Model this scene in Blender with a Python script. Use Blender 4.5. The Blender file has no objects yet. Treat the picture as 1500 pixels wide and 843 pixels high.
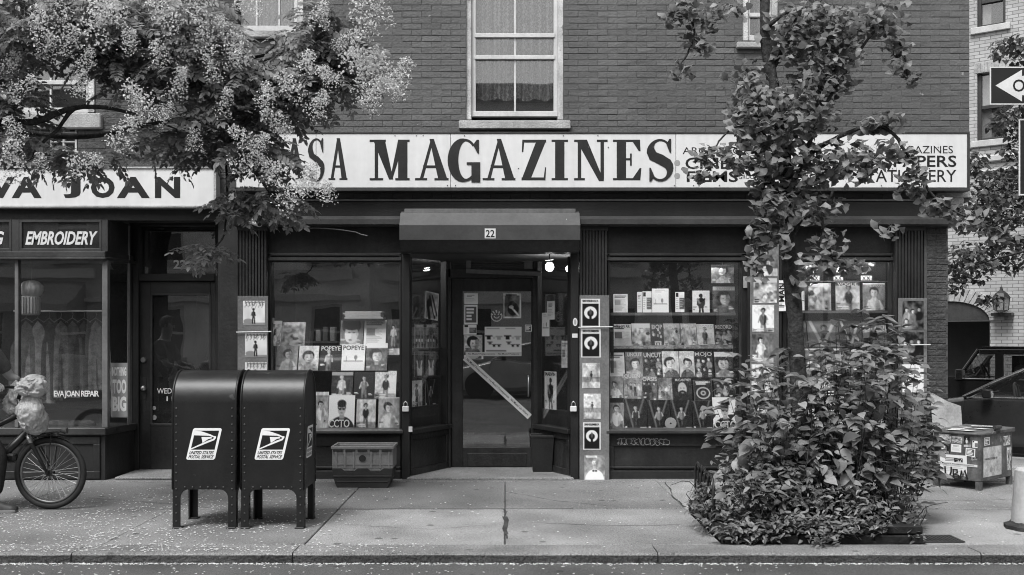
import bpy, bmesh, math, random
import numpy as np
from mathutils import Vector, Matrix, Euler

# ------------------------------------------------------------------ camera, world, sun, exposure
scene = bpy.context.scene
COL = scene.collection
F, CX, HZ, CAMY, CH = 1500.0, 740.0, 493.0, -11.11, 1.55

cam = bpy.data.cameras.new('camera')
cam_ob = bpy.data.objects.new('camera', cam)
COL.objects.link(cam_ob)
cam_ob.location = (0, CAMY, CH)
cam_ob.rotation_euler = (math.radians(90), 0, 0)
cam.sensor_width = 36.0
cam.lens = 36.0
cam.shift_x = (750 - CX) / 1500.0
cam.shift_y = (HZ - 421.5) / 1500.0
cam.clip_start = 0.05
cam.clip_end = 500
scene.camera = cam_ob

SUN_EL, SUN_AZ = 58.0, 206.0          # degrees; azimuth measured from +Y towards +X
world = bpy.data.worlds.new('World')
scene.world = world
world.use_nodes = True
wn = world.node_tree
wn.nodes.clear()
sky_n = wn.nodes.new('ShaderNodeTexSky')
sky_n.sky_type = 'NISHITA'
sky_n.sun_disc = False
sky_n.sun_elevation = math.radians(SUN_EL)
sky_n.sun_rotation = math.radians(SUN_AZ)
sky_n.dust_density = 4.0
bw = wn.nodes.new('ShaderNodeRGBToBW')          # black-and-white photograph: the sky gives neutral light
bg = wn.nodes.new('ShaderNodeBackground')
bg.inputs['Strength'].default_value = 0.15
wo = wn.nodes.new('ShaderNodeOutputWorld')
wn.links.new(sky_n.outputs[0], bw.inputs[0])
wn.links.new(bw.outputs[0], bg.inputs['Color'])
wn.links.new(bg.outputs[0], wo.inputs['Surface'])

sun = bpy.data.lights.new('sun', 'SUN')
sun.energy = 1.5
sun.angle = math.radians(20)
sun.color = (1, 1, 1)
sun_ob = bpy.data.objects.new('sun', sun)
COL.objects.link(sun_ob)
_e, _a = math.radians(SUN_EL), math.radians(SUN_AZ)
_d = Vector((math.sin(_a) * math.cos(_e), math.cos(_a) * math.cos(_e), math.sin(_e)))
sun_ob.rotation_euler = _d.to_track_quat('Z', 'Y').to_euler()
sun_ob.location = _d * 30

scene.view_settings.view_transform = 'Standard'
scene.view_settings.look = 'None'
scene.view_settings.gamma = 1.0
scene.view_settings.exposure = 0.9
scene.view_settings.use_curve_mapping = False
scene.cycles.use_denoising = True
scene.cycles.filter_width = 1.05
scene.cycles.max_bounces = 8
scene.cycles.transparent_max_bounces = 24
scene.cycles.caustics_reflective = False
scene.cycles.caustics_refractive = False

rng = random.Random(7)
nrng = np.random.default_rng(11)

# ------------------------------------------------------------------ measuring
def S(Y): return F / (Y - CAMY)
def X(px, Y=0.0): return (px - CX) / S(Y)
def Z(py, Y=0.0): return CH - (py - HZ) / S(Y)
def P(px, py, Y=0.0): return Vector((X(px, Y), Y, Z(py, Y)))

# ------------------------------------------------------------------ materials (all neutral greys)
MATS = {}
def mat(name, col, rough=0.6, spec=0.4, var=0.15, scale=3.0, fine=40.0, bump=0.0, bscale=60.0,
        metal=0.0, emit=0.0, streak=0.0, coat=0.0, chips=0.0, chip_col=0.4, transl=0.0, spots=0.0, objvar=0.0):
    if name in MATS: return MATS[name]
    m = bpy.data.materials.new(name); m.use_nodes = True
    nt = m.node_tree; N = nt.nodes; L = nt.links
    b = N['Principled BSDF']
    out = N['Material Output']
    b.inputs['Roughness'].default_value = rough
    b.inputs['Specular IOR Level'].default_value = spec
    b.inputs['Metallic'].default_value = metal
    if coat: b.inputs['Coat Weight'].default_value = coat; b.inputs['Coat Roughness'].default_value = 0.08
    geo = N.new('ShaderNodeNewGeometry')
    def noise(sc, det=4, vec=None):
        n = N.new('ShaderNodeTexNoise'); n.inputs['Scale'].default_value = sc; n.inputs['Detail'].default_value = det
        L.new(vec if vec else geo.outputs['Position'], n.inputs['Vector']); return n.outputs[0]
    def math_(op, a, c):
        n = N.new('ShaderNodeMath'); n.operation = op
        for i, v in enumerate((a, c)):
            if isinstance(v, (int, float)): n.inputs[i].default_value = v
            else: L.new(v, n.inputs[i])
        return n.outputs[0]
    val = None
    if var > 0:
        n1 = noise(scale); n2 = noise(fine, 3)
        s = math_('ADD', math_('MULTIPLY', n1, 1.3), math_('MULTIPLY', n2, 0.7))
        s = math_('SUBTRACT', s, 1.0)
        val = math_('MULTIPLY', math_('ADD', math_('MULTIPLY', s, 4.6 * var), 1.0), col)
    if streak > 0:
        mp = N.new('ShaderNodeMapping'); mp.inputs['Scale'].default_value = (14, 14, 0.8)
        L.new(geo.outputs['Position'], mp.inputs['Vector'])
        st = noise(1.0, 5, mp.outputs[0])
        st = math_('ADD', math_('MULTIPLY', math_('SUBTRACT', st, 0.5), 4.5 * streak), 1.0)
        val = math_('MULTIPLY', st, val if val is not None else col)
    if chips > 0:
        c1 = noise(9.0, 8)
        r = N.new('ShaderNodeValToRGB'); r.color_ramp.elements[0].position = 0.5 + 0.22 * (1 - chips)
        r.color_ramp.elements[1].position = r.color_ramp.elements[0].position + 0.03
        L.new(c1, r.inputs[0])
        mx = N.new('ShaderNodeMix'); mx.data_type = 'FLOAT'
        L.new(r.outputs[0], mx.inputs[0])
        if val is None: mx.inputs[2].default_value = col
        else: L.new(val, mx.inputs[2])
        mx.inputs[3].default_value = chip_col
        val = mx.outputs[0]
    if objvar > 0:
        oi = N.new('ShaderNodeObjectInfo'); val = math_('MULTIPLY', val, math_('ADD', math_('MULTIPLY', oi.outputs['Random'], 2 * objvar), 1 - objvar))
    if spots > 0:          # trodden-in gum and specks
        for vs_, th in ((3.2, .11), (26.0, .16)):
            vo = N.new('ShaderNodeTexVoronoi'); vo.inputs['Scale'].default_value = vs_; L.new(geo.outputs['Position'], vo.inputs['Vector'])
            mr = N.new('ShaderNodeMapRange'); mr.inputs['From Min'].default_value = th * .75; mr.inputs['From Max'].default_value = th; mr.inputs['To Min'].default_value = 1 - spots; mr.inputs['To Max'].default_value = 1.0
            L.new(vo.outputs['Distance'], mr.inputs[0]); val = math_('MULTIPLY', mr.outputs[0], val if val is not None else col)
        gn = noise(95.0, 3); val = math_('MULTIPLY', val, math_('ADD', math_('MULTIPLY', gn, 2.2), -.1))
    if val is None: b.inputs['Base Color'].default_value = (col, col, col, 1)
    else:
        val = math_('MAXIMUM', val, 0.003)
        cmb = N.new('ShaderNodeCombineColor')
        for i in range(3): L.new(val, cmb.inputs[i])
        L.new(cmb.outputs[0], b.inputs['Base Color'])
    if bump > 0:
        bn = noise(bscale, 6)
        bp = N.new('ShaderNodeBump'); bp.inputs['Strength'].default_value = min(1, bump); bp.inputs['Distance'].default_value = 0.02 * max(1, bump)
        L.new(bn, bp.inputs['Height']); L.new(bp.outputs[0], b.inputs['Normal'])
    if transl > 0:
        t = N.new('ShaderNodeBsdfTranslucent'); ms = N.new('ShaderNodeMixShader'); ms.inputs[0].default_value = transl
        if val is None: t.inputs[0].default_value = (col, col, col, 1)
        else: L.new(cmb.outputs[0], t.inputs[0])
        L.new(b.outputs[0], ms.inputs[1]); L.new(t.outputs[0], ms.inputs[2]); L.new(ms.outputs[0], out.inputs[0])
    if emit > 0:
        b.inputs['Emission Color'].default_value = (1, 1, 1, 1)
        b.inputs['Emission Strength'].default_value = emit
    MATS[name] = m
    return m

def glass_mat(name, ior=1.5, gain=1.6, tint=0.9, dirt=0.02, rough=0.0):
    if name in MATS: return MATS[name]
    m = bpy.data.materials.new(name); m.use_nodes = True
    nt = m.node_tree; N = nt.nodes; L = nt.links
    N.clear()
    out = N.new('ShaderNodeOutputMaterial')
    tr = N.new('ShaderNodeBsdfTransparent'); tr.inputs[0].default_value = (tint, tint, tint, 1)
    gl = N.new('ShaderNodeBsdfGlossy'); gl.inputs['Roughness'].default_value = rough; gl.inputs['Color'].default_value = (1, 1, 1, 1)
    # Schlick reflectance, the same from both sides of the thin pane
    fr = N.new('ShaderNodeLayerWeight'); fr.inputs[0].default_value = 0.5
    pw = N.new('ShaderNodeMath'); pw.operation = 'POWER'; pw.inputs[1].default_value = 5.0; L.new(fr.outputs['Facing'], pw.inputs[0])
    ma = N.new('ShaderNodeMath'); ma.operation = 'MULTIPLY_ADD'; ma.inputs[1].default_value = 0.96; ma.inputs[2].default_value = 0.04; L.new(pw.outputs[0], ma.inputs[0])
    mu = N.new('ShaderNodeMath'); mu.operation = 'MULTIPLY'; mu.inputs[1].default_value = gain; mu.use_clamp = True
    L.new(ma.outputs[0], mu.inputs[0])
    mx = N.new('ShaderNodeMixShader')
    L.new(mu.outputs[0], mx.inputs[0]); L.new(tr.outputs[0], mx.inputs[1]); L.new(gl.outputs[0], mx.inputs[2])
    df = N.new('ShaderNodeBsdfDiffuse'); df.inputs[0].default_value = (0.5, 0.5, 0.5, 1)
    geo = N.new('ShaderNodeNewGeometry'); nz = N.new('ShaderNodeTexNoise'); nz.inputs['Scale'].default_value = 5; nz.inputs['Detail'].default_value = 6
    L.new(geo.outputs['Position'], nz.inputs['Vector'])
    # old panes are not quite flat
    nb = N.new('ShaderNodeTexNoise'); nb.inputs['Scale'].default_value = 2.2; nb.inputs['Detail'].default_value = 1
    L.new(geo.outputs['Position'], nb.inputs['Vector'])
    bp = N.new('ShaderNodeBump'); bp.inputs['Strength'].default_value = 0.02; bp.inputs['Distance'].default_value = 0.05
    L.new(nb.outputs[0], bp.inputs['Height']); L.new(bp.outputs[0], gl.inputs['Normal'])
    m2 = N.new('ShaderNodeMath'); m2.operation = 'MULTIPLY'; m2.inputs[1].default_value = dirt * 2
    L.new(nz.outputs[0], m2.inputs[0])
    mx2 = N.new('ShaderNodeMixShader')
    L.new(m2.outputs[0], mx2.inputs[0]); L.new(mx.outputs[0], mx2.inputs[1]); L.new(df.outputs[0], mx2.inputs[2])
    L.new(mx2.outputs[0], out.inputs[0])
    MATS[name] = m
    return m

def print_mat():
    if 'print' in MATS: return MATS['print']
    m = bpy.data.materials.new('print'); m.use_nodes = True
    nt = m.node_tree; b = nt.nodes['Principled BSDF']
    a = nt.nodes.new('ShaderNodeVertexColor'); a.layer_name = 'Col'
    nt.links.new(a.outputs[0], b.inputs['Base Color'])
    b.inputs['Roughness'].default_value = 0.4; b.inputs['Specular IOR Level'].default_value = 0.35
    MATS['print'] = m
    return m

# ------------------------------------------------------------------ mesh builder
class MB:
    def __init__(s): s.v = []; s.f = []
    def add(s, verts, faces):
        o = len(s.v); s.v += [tuple(v) for v in verts]; s.f += [tuple(i + o for i in f) for f in faces]; return s
    def box(s, x0, x1, y0, y1, z0, z1):
        if x1 < x0: x0, x1 = x1, x0
        if y1 < y0: y0, y1 = y1, y0
        if z1 < z0: z0, z1 = z1, z0
        return s.add([(x0, y0, z0), (x1, y0, z0), (x1, y1, z0), (x0, y1, z0), (x0, y0, z1), (x1, y0, z1), (x1, y1, z1), (x0, y1, z1)],
                     [(0, 3, 2, 1), (4, 5, 6, 7), (0, 1, 5, 4), (1, 2, 6, 5), (2, 3, 7, 6), (3, 0, 4, 7)])
    def pbox(s, px0, py0, px1, py1, Y, depth):      # front face measured at depth Y, body going back by depth
        return s.box(X(px0, Y), X(px1, Y), Y, Y + depth, Z(py1, Y), Z(py0, Y))
    def prism(s, poly, axis, a, b):                 # poly of 2-tuples extruded along axis from a to b
        def mk(p, t):
            return (t, p[0], p[1]) if axis == 'x' else (p[0], t, p[1]) if axis == 'y' else (p[0], p[1], t)
        n = len(poly)
        vs = [mk(p, a) for p in poly] + [mk(p, b) for p in poly]
        fs = [tuple(range(n)), tuple(range(2 * n - 1, n - 1, -1))] + [(i, i + n, (i + 1) % n + n, (i + 1) % n) for i in range(n)]
        return s.add(vs, fs)
    def quad(s, a, b, c, d): return s.add([a, b, c, d], [(0, 1, 2, 3)])
    def tube(s, pts, rad, n=8, cap=True):
        pts = [Vector(p) for p in pts]
        if not hasattr(rad, '__len__'): rad = [rad] * len(pts)
        o = len(s.v); up = Vector((0, 0, 1)); prev = None
        for i, p in enumerate(pts):
            t = (pts[min(i + 1, len(pts) - 1)] - pts[max(i - 1, 0)])
            if t.length < 1e-9: t = Vector((0, 0, 1))
            t.normalize()
            if prev is None:
                a = t.cross(up if abs(t.z) < 0.9 else Vector((1, 0, 0))).normalized()
            else:
                a = (prev - t * prev.dot(t)).normalized()
            prev = a; b = t.cross(a)
            for k in range(n):
                an = 2 * math.pi * k / n
                s.v.append(tuple(p + (a * math.cos(an) + b * math.sin(an)) * rad[i]))
        for i in range(len(pts) - 1):
            for k in range(n):
                s.f.append((o + i * n + k, o + i * n + (k + 1) % n, o + (i + 1) * n + (k + 1) % n, o + (i + 1) * n + k))
        if cap:
            s.f.append(tuple(o + k for k in range(n - 1, -1, -1)))
            s.f.append(tuple(o + (len(pts) - 1) * n + k for k in range(n)))
        return s
    def lathe(s, prof, cx, cy, n=16, axis='z', c3=0.0):   # prof: (r, h)
        o = len(s.v)
        for r, h in prof:
            for k in range(n):
                an = 2 * math.pi * k / n
                if axis == 'z': s.v.append((cx + r * math.cos(an), cy + r * math.sin(an), h))
                elif axis == 'y': s.v.append((cx + r * math.cos(an), h, cy + r * math.sin(an)))
                else: s.v.append((h, cx + r * math.cos(an), cy + r * math.sin(an)))
        for i in range(len(prof) - 1):
            for k in range(n):
                s.f.append((o + i * n + k, o + i * n + (k + 1) % n, o + (i + 1) * n + (k + 1) % n, o + (i + 1) * n + k))
        s.f.append(tuple(o + k for k in range(n - 1, -1, -1)))
        s.f.append(tuple(o + (len(prof) - 1) * n + k for k in range(n)))
        return s
    def sphere(s, c, r, n=10, m=6, sx=1, sy=1, sz=1):
        prof = []
        o = len(s.v)
        for i in range(1, m):
            a = math.pi * i / m - math.pi / 2
            for k in range(n):
                b = 2 * math.pi * k / n
                s.v.append((c[0] + r * sx * math.cos(a) * math.cos(b), c[1] + r * sy * math.cos(a) * math.sin(b), c[2] + r * sz * math.sin(a)))
        bot = len(s.v); s.v.append((c[0], c[1], c[2] - r * sz)); top = len(s.v); s.v.append((c[0], c[1], c[2] + r * sz))
        for i in range(m - 2):
            for k in range(n):
                s.f.append((o + i * n + k, o + i * n + (k + 1) % n, o + (i + 1) * n + (k + 1) % n, o + (i + 1) * n + k))
        for k in range(n):
            s.f.append((bot, o + (k + 1) % n, o + k)); s.f.append((top, o + (m - 2) * n + k, o + (m - 2) * n + (k + 1) % n))
        return s
    def xform(s, M):
        s.v = [tuple(M @ Vector(v)) for v in s.v]; return s
    def mesh(s, name, bevel=0.0, smooth=False, seg=1, fixn=True):
        me = bpy.data.meshes.new(name)
        me.from_pydata(s.v, [], s.f)
        if bevel > 0 or fixn:
            bm = bmesh.new(); bm.from_mesh(me)
            if fixn: bmesh.ops.recalc_face_normals(bm, faces=bm.faces)
            if bevel > 0:
                ed = [e for e in bm.edges if len(e.link_faces) == 2 and e.calc_face_angle(0) > 0.5]
                try: bmesh.ops.bevel(bm, geom=ed, offset=bevel, segments=seg, affect='EDGES', clamp_overlap=True)
                except Exception: pass
            bm.to_mesh(me); bm.free()
        if smooth:
            for p in me.polygons: p.use_smooth = True
        return me
    def build(s, name, m, parent=None, bevel=0.0, smooth=False, seg=1, fixn=True, auto=None):
        me = s.mesh(name, bevel, smooth, seg, fixn)
        if auto is not None:
            for p in me.polygons: p.use_smooth = True
            me.set_sharp_from_angle(angle=math.radians(auto))
        return obj(name, me, m, parent)

def obj(name, me, m=None, parent=None, loc=None, rot=None, scl=None):
    if m is not None and len(me.materials) == 0: me.materials.append(m)
    o = bpy.data.objects.new(name, me)
    COL.objects.link(o)
    if parent is not None: o.parent = parent
    if loc is not None: o.location = loc
    if rot is not None: o.rotation_euler = rot
    if scl is not None: o.scale = scl
    return o

def tag(o, label=None, cat=None, group=None, kind=None):
    if label: o['label'] = label
    if cat: o['category'] = cat
    if group: o['group'] = group
    if kind: o['kind'] = kind
    return o

def thing(name, label, cat, group=None, loc=(0, 0, 0), rz=0.0):
    o = bpy.data.objects.new(name, None)
    o.empty_display_size = 0.1
    COL.objects.link(o)
    o.location = loc; o.rotation_euler = (0, 0, rz)
    return tag(o, label, cat, group)

def copy_tree(o, parent=None):
    c = o.copy(); COL.objects.link(c); c.parent = parent
    for ch in list(o.children): copy_tree(ch, c)
    return c

ORD = ['zeroth', 'first', 'second', 'third', 'fourth', 'fifth', 'sixth', 'seventh', 'eighth', 'ninth', 'tenth']

# ------------------------------------------------------------------ lettering (built-in font, and a hand-cut serif)
_tc = {}
def glyphs(s, bold=0.0, shear=0.0, space=1.0):
    key = (s, bold, shear, space)
    if key in _tc: return _tc[key]
    cu = bpy.data.curves.new('t', 'FONT'); cu.body = s; cu.offset = bold; cu.shear = shear; cu.space_character = space
    cu.resolution_u = 3
    o = bpy.data.objects.new('t', cu)
    me = o.to_mesh()
    v = np.array([tuple(q.co)[:2] for q in me.vertices]); f = [tuple(p.vertices) for p in me.polygons]
    o.to_mesh_clear(); bpy.data.objects.remove(o); bpy.data.curves.remove(cu)
    mn = v.min(0); mx = v.max(0)
    v = (v - mn) / (mx - mn)
    _tc[key] = (v, f)
    return _tc[key]

def text(name, s, x0, x1, z0, z1, Y, m, parent, bold=0.0, shear=0.0, space=1.0, M=None, up=False):
    v, f = glyphs(s, bold, shear, space)
    if up: vs = [(x0 + (1 - q[1]) * (x1 - x0), Y, z0 + q[0] * (z1 - z0)) for q in v]     # runs upwards
    else: vs = [(x0 + q[0] * (x1 - x0), Y, z0 + q[1] * (z1 - z0)) for q in v]
    if M is not None: vs = [tuple(M @ Vector(q)) for q in vs]
    mb = MB(); mb.add(vs, f)
    return mb.build(name, m, parent, fixn=False)

def ptext(name, s, px0, py0, px1, py1, Y, m, parent, **k):
    return text(name, s, X(px0, Y), X(px1, Y), Z(py1, Y), Z(py0, Y), Y, m, parent, **k)

def stroke(pts, wid):
    pts = [Vector((p[0], p[1])) for p in pts]; L_ = []; R_ = []
    for i, p in enumerate(pts):
        t = (pts[min(i + 1, len(pts) - 1)] - pts[max(i - 1, 0)]).normalized()
        n = Vector((-t.y, t.x)); w = wid[i] / 2
        L_.append(p + n * w); R_.append(p - n * w)
    return [[L_[i], L_[i + 1], R_[i + 1], R_[i]] for i in range(len(pts) - 1)]

def arc(cx, cy, rx, ry, a0, a1, n=16):
    return [(cx + rx * math.cos(math.radians(a0 + (a1 - a0) * i / n)), cy + ry * math.sin(math.radians(a0 + (a1 - a0) * i / n))) for i in range(n + 1)]

def serif_letter(ch, W, T, t, sh):
    """polygons in a box W wide and 1 high; T thick stem, t thin stem, sh serif height"""
    P_ = []
    R = lambda a, b, c, d: P_.append([(a, c), (b, c), (b, d), (a, d)])
    if ch == 'I':
        R(W / 2 - T / 2, W / 2 + T / 2, 0, 1); R(0, W, 0, sh); R(0, W, 1 - sh, 1)
    elif ch == 'M':
        a, b = 0.17 * W, 0.83 * W
        R(a - t / 2, a + t / 2, 0, 1); R(b - T / 2, b + T / 2, 0, 1)
        P_.append([(a - t, 1), (a + T * 0.9, 1), (W * .51 + T * .35, 0.02), (W * .51 - T * .1, 0.02)])
        P_.append([(b - T * .5, 1), (b + T * .2, 1), (W * .51 + T * .25, 0.02), (W * .51, 0.02)])
        R(0, 2 * a, 0, sh); R(b - T / 2 - .07 * W, W, 0, sh); R(0, a + T, 1 - sh, 1); R(b - T * .5, W, 1 - sh, 1)
    elif ch == 'A':
        c = W * .5
        P_.append([(c - .02, 1.02), (c + .05, 1.02), (W * .17 + t * .6, 0), (W * .17 - t * .4, 0)])
        P_.append([(c - T * .25, 1.02), (c + .05, 1.02), (W * .84 + T * .5, 0), (W * .84 - T * .5, 0)])
        R(W * .24, W * .74, 0.3, 0.3 + t * .8)
        R(0, W * .36, 0, sh); R(W * .58, W, 0, sh)
    elif ch == 'Z':
        R(0.03 * W, W, 1 - sh * 1.3, 1); R(0, W * .97, 0, sh * 1.3)
        P_.append([(W * .97 - T * .95, .98), (W, .98), (T * .95, .02), (0, .02)])
        P_.append([(0.03 * W, 1), (.03 * W + t * .6, 1), (.03 * W + t * .3, .7), (.01 * W, .7)])
        P_.append([(.97 * W, 0), (.97 * W - t * .6, 0), (W - t * .3, .32), (W, .32)])
    elif ch == 'N':
        a, b = .16 * W, .84 * W
        R(a - t / 2, a + t / 2, 0, 1); R(b - t / 2, b + t / 2, 0, 1)
        P_.append([(a - t, 1), (a + T * .8, 1), (b + t / 2, -.02), (b - T * .35, -.02)])
        R(0, 2 * a, 0, sh); R(0, a + T * .6, 1 - sh, 1); R(W - 2 * (W - b), W, 1 - sh, 1)
    elif ch == 'E':
        a = .08 * W
        R(a + .05 * W, a + .05 * W + T, 0, 1); R(0, W * .96, 0, sh); R(0, W * .95, 1 - sh, 1)
        R(a + T, W * .66, .49, .49 + sh); R(W * .6, W * .66, .36, .66)
        P_.append([(W * .96, 0), (W, .3), (W - t * .5, .3), (W * .7, sh)]); P_.append([(W * .95, 1), (W * .97, .72), (W * .97 - t * .5, .72), (W * .7, 1 - sh)])
    elif ch in 'GC':
        pts = arc(W * .53, .5, W * .53 - T * .5 + .01, .5 - t * .3, 45, 318, 26)
        w = [t * .7 + (T * 1.1 - t * .7) * max(0, -math.cos(math.radians(45 + 273 * i / 26))) ** .9 for i in range(27)]
        P_.extend(stroke(pts, w))
        P_.append([(W * .9, .98), (W * .97, .98), (W * .97, .66), (W * .93, .66), (W * .78, .86)])
        if ch == 'G':
            R(W * .73, W * .73 + T * .9, -.02, .45); R(W * .58, W * 1.0, .45 - sh, .45)
        else:
            P_.append([(W * .97, .32), (W * .92, .05), (W * .78, .12), (W * .93, .32)])
    elif ch == 'S':
        pts = arc(W * .5, .745, W * .38, .255 - t * .3, 30, 190, 12) + [(W * .2, .60), (W * .5, .52), (W * .78, .42)] + arc(W * .5, .265, W * .38, .265 - t * .3, 25, -160, 12)
        n = len(pts); w = []
        for i, p in enumerate(pts):
            f_ = i / (n - 1); w.append(t * .6 + (T * 1.05 - t * .6) * math.exp(-((f_ - .5) / .17) ** 2))
        P_.extend(stroke(pts, w))
        P_.append([(W * .86, 1.0), (W * .93, 1.0), (W * .93, .68), (W * .88, .68), (W * .74, .88)])
        P_.append([(W * .06, .0), (W * .13, .0), (W * .26, .12), (W * .11, .32), (W * .06, .32)])
    return P_

def serif(ch, px0, px1, py0, py1, Y, m, parent, T=.26, t=.1, sh=.055):
    x0, x1, z0, z1 = X(px0, Y), X(px1, Y), Z(py1, Y), Z(py0, Y)
    H = z1 - z0; W = (x1 - x0) / H
    mb = MB()
    for k, poly in enumerate(serif_letter(ch, W, T, t, sh)):
        th = 0.0012 + 0.00025 * k
        mb.prism([(x0 + p[0] * H, z0 + p[1] * H) for p in poly], 'y', Y - th, Y + .001)
    return mb.build('letter', m, parent)

# ------------------------------------------------------------------ leaves
def leaf_hex(w=0.36, fold=0.12, droop=0.15):
    v = [(0, 0, 0), (.3, w * .85, fold * .8), (.7, w * .7, fold * .5 - droop * .4), (1, 0, -droop), (.7, -w * .7, fold * .5 - droop * .4), (.3, -w * .85, fold * .8), (.5, 0, -droop * .1)]
    f = [(0, 6, 1), (1, 6, 2), (2, 6, 3), (3, 6, 4), (4, 6, 5), (5, 6, 0)]
    return np.array(v, float), f
def leaf_ovate(w=0.62, fold=0.12, droop=0.25):
    mid = [(0, 0, 0), (.3, 0, .03), (.6, 0, -droop * .25), (1, 0, -droop)]
    side = [(.06, w * .25), (.22, w * .46), (.45, w * .5), (.7, w * .32), (.88, w * .1)]
    zs = lambda x: -droop * x * x
    v = list(mid)
    Lf = []; Rt = []
    for x_, y_ in side:
        Lf.append(len(v)); v.append((x_, y_, zs(x_) + fold * y_ * 2)); Rt.append(len(v)); v.append((x_, -y_, zs(x_) + fold * y_ * 2))
    f = []
    for A, s in ((Lf, 1), (Rt, -1)):
        q = [(0, 1, A[1], A[0]), (1, 2, A[2], A[1]), (2, A[3], A[2]), (2, 3, A[4], A[3])]
        f += [t if s == -1 else tuple(reversed(t)) for t in q]
    return np.array(v, float), f
def leaf_fan(seed=0):
    r = random.Random(seed); v = [(0, 0, 0), (.38, .018, 0), (.38, -.018, 0)]; f = [(0, 2, 1)]
    n = 7; ring = []
    for i in range(n + 1):
        a = -1.15 + 2.3 * i / n
        rad = .62 * (1 - .12 * abs(math.sin(a * 1.0)) + r.uniform(-.04, .04)) * (.82 if i == n // 2 and r.random() < .6 else 1)
        ring.append(len(v)); v.append((.38 + rad * math.cos(a), rad * math.sin(a), .16 * math.cos(a * 2.2) * r.uniform(.3, 1.2) - .12))
    c = len(v); v.append((.38, 0, 0))
    for i in range(n): f.append((c, ring[i], ring[i + 1]))
    return np.array(v, float), f
def leaf_frond(seed=0, pairs=6):
    r = random.Random(seed); V = []; Fa = []
    lv, lf = leaf_hex(.34, .1, .12)
    def put(x, y, z, ang, ln, tilt):
        ca, sa = math.cos(ang), math.sin(ang); o = len(V)
        for q in lv:
            a, b, c = q * ln; c += a * tilt
            V.append((x + a * ca - b * sa, y + a * sa + b * ca, z + c))
        Fa.extend([tuple(i + o for i in t) for t in lf])
    zc = lambda t: -.28 * t * t + .08 * t
    for i in range(pairs):
        t = .2 + .72 * i / (pairs - 1); ln = .27 * (1.0 - .35 * abs(t - .5)) * r.uniform(.9, 1.1)
        for s in (1, -1): put(t, 0, zc(t), s * r.uniform(.9, 1.25), ln, r.uniform(-.35, .02))
    put(.96, 0, zc(.96), 0, .25, -.2)
    o = len(V); ts = [0, .33, .66, .97]
    for t in ts: V.append((t, .006, zc(t))); V.append((t, -.006, zc(t)))
    for i in range(3): Fa.append((o + 2 * i, o + 2 * i + 1, o + 2 * i + 3, o + 2 * i + 2))
    return np.array(V, float), Fa

def orient(dirv, nrm, size, loc):
    x = Vector(dirv).normalized(); z = Vector(nrm); z = (z - x * z.dot(x))
    if z.length < 1e-4: z = x.orthogonal()
    z.normalize(); y = z.cross(x)
    M = Matrix(((x.x * size, y.x * size, z.x * size, loc[0]), (x.y * size, y.y * size, z.y * size, loc[1]), (x.z * size, y.z * size, z.z * size, loc[2]), (0, 0, 0, 1)))
    return M

def scatter(parent, items, variants, m, nobj, name='leaf', rest='foliage'):
    """items: list of (matrix, variant index). The nobj nearest the street are objects of their own, the rest one part."""
    items = sorted(items, key=lambda it: (it[0].translation - cam_ob.location).length)
    meshes = []
    for i, (v, f) in enumerate(variants):
        me = bpy.data.meshes.new(name); me.from_pydata([tuple(q) for q in v], [], f); me.materials.append(m)
        for p in me.polygons: p.use_smooth = True
        meshes.append(me)
    pick = set(); step = 1
    near = items[:nobj * 2]
    for k in range(min(nobj, len(near))): pick.add(k * 2 if 2 * k < len(near) else k)
    vs = []; fs = []; o = 0
    for k, (M, vi) in enumerate(items):
        if k in pick:
            ob = bpy.data.objects.new(name, meshes[vi]); COL.objects.link(ob); ob.parent = parent; ob.matrix_local = M
        else:
            A = np.array(M); v = variants[vi][0]
            vs.append(v @ A[:3, :3].T + A[:3, 3]); fs.extend([tuple(i + o for i in t) for t in variants[vi][1]]); o += len(v)
    if vs:
        me = bpy.data.meshes.new(rest); me.from_pydata(np.concatenate(vs).tolist(), [], fs)
        for p in me.polygons: p.use_smooth = True
        ob = obj(rest, me, m, parent); ob['kind'] = 'stuff'

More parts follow.
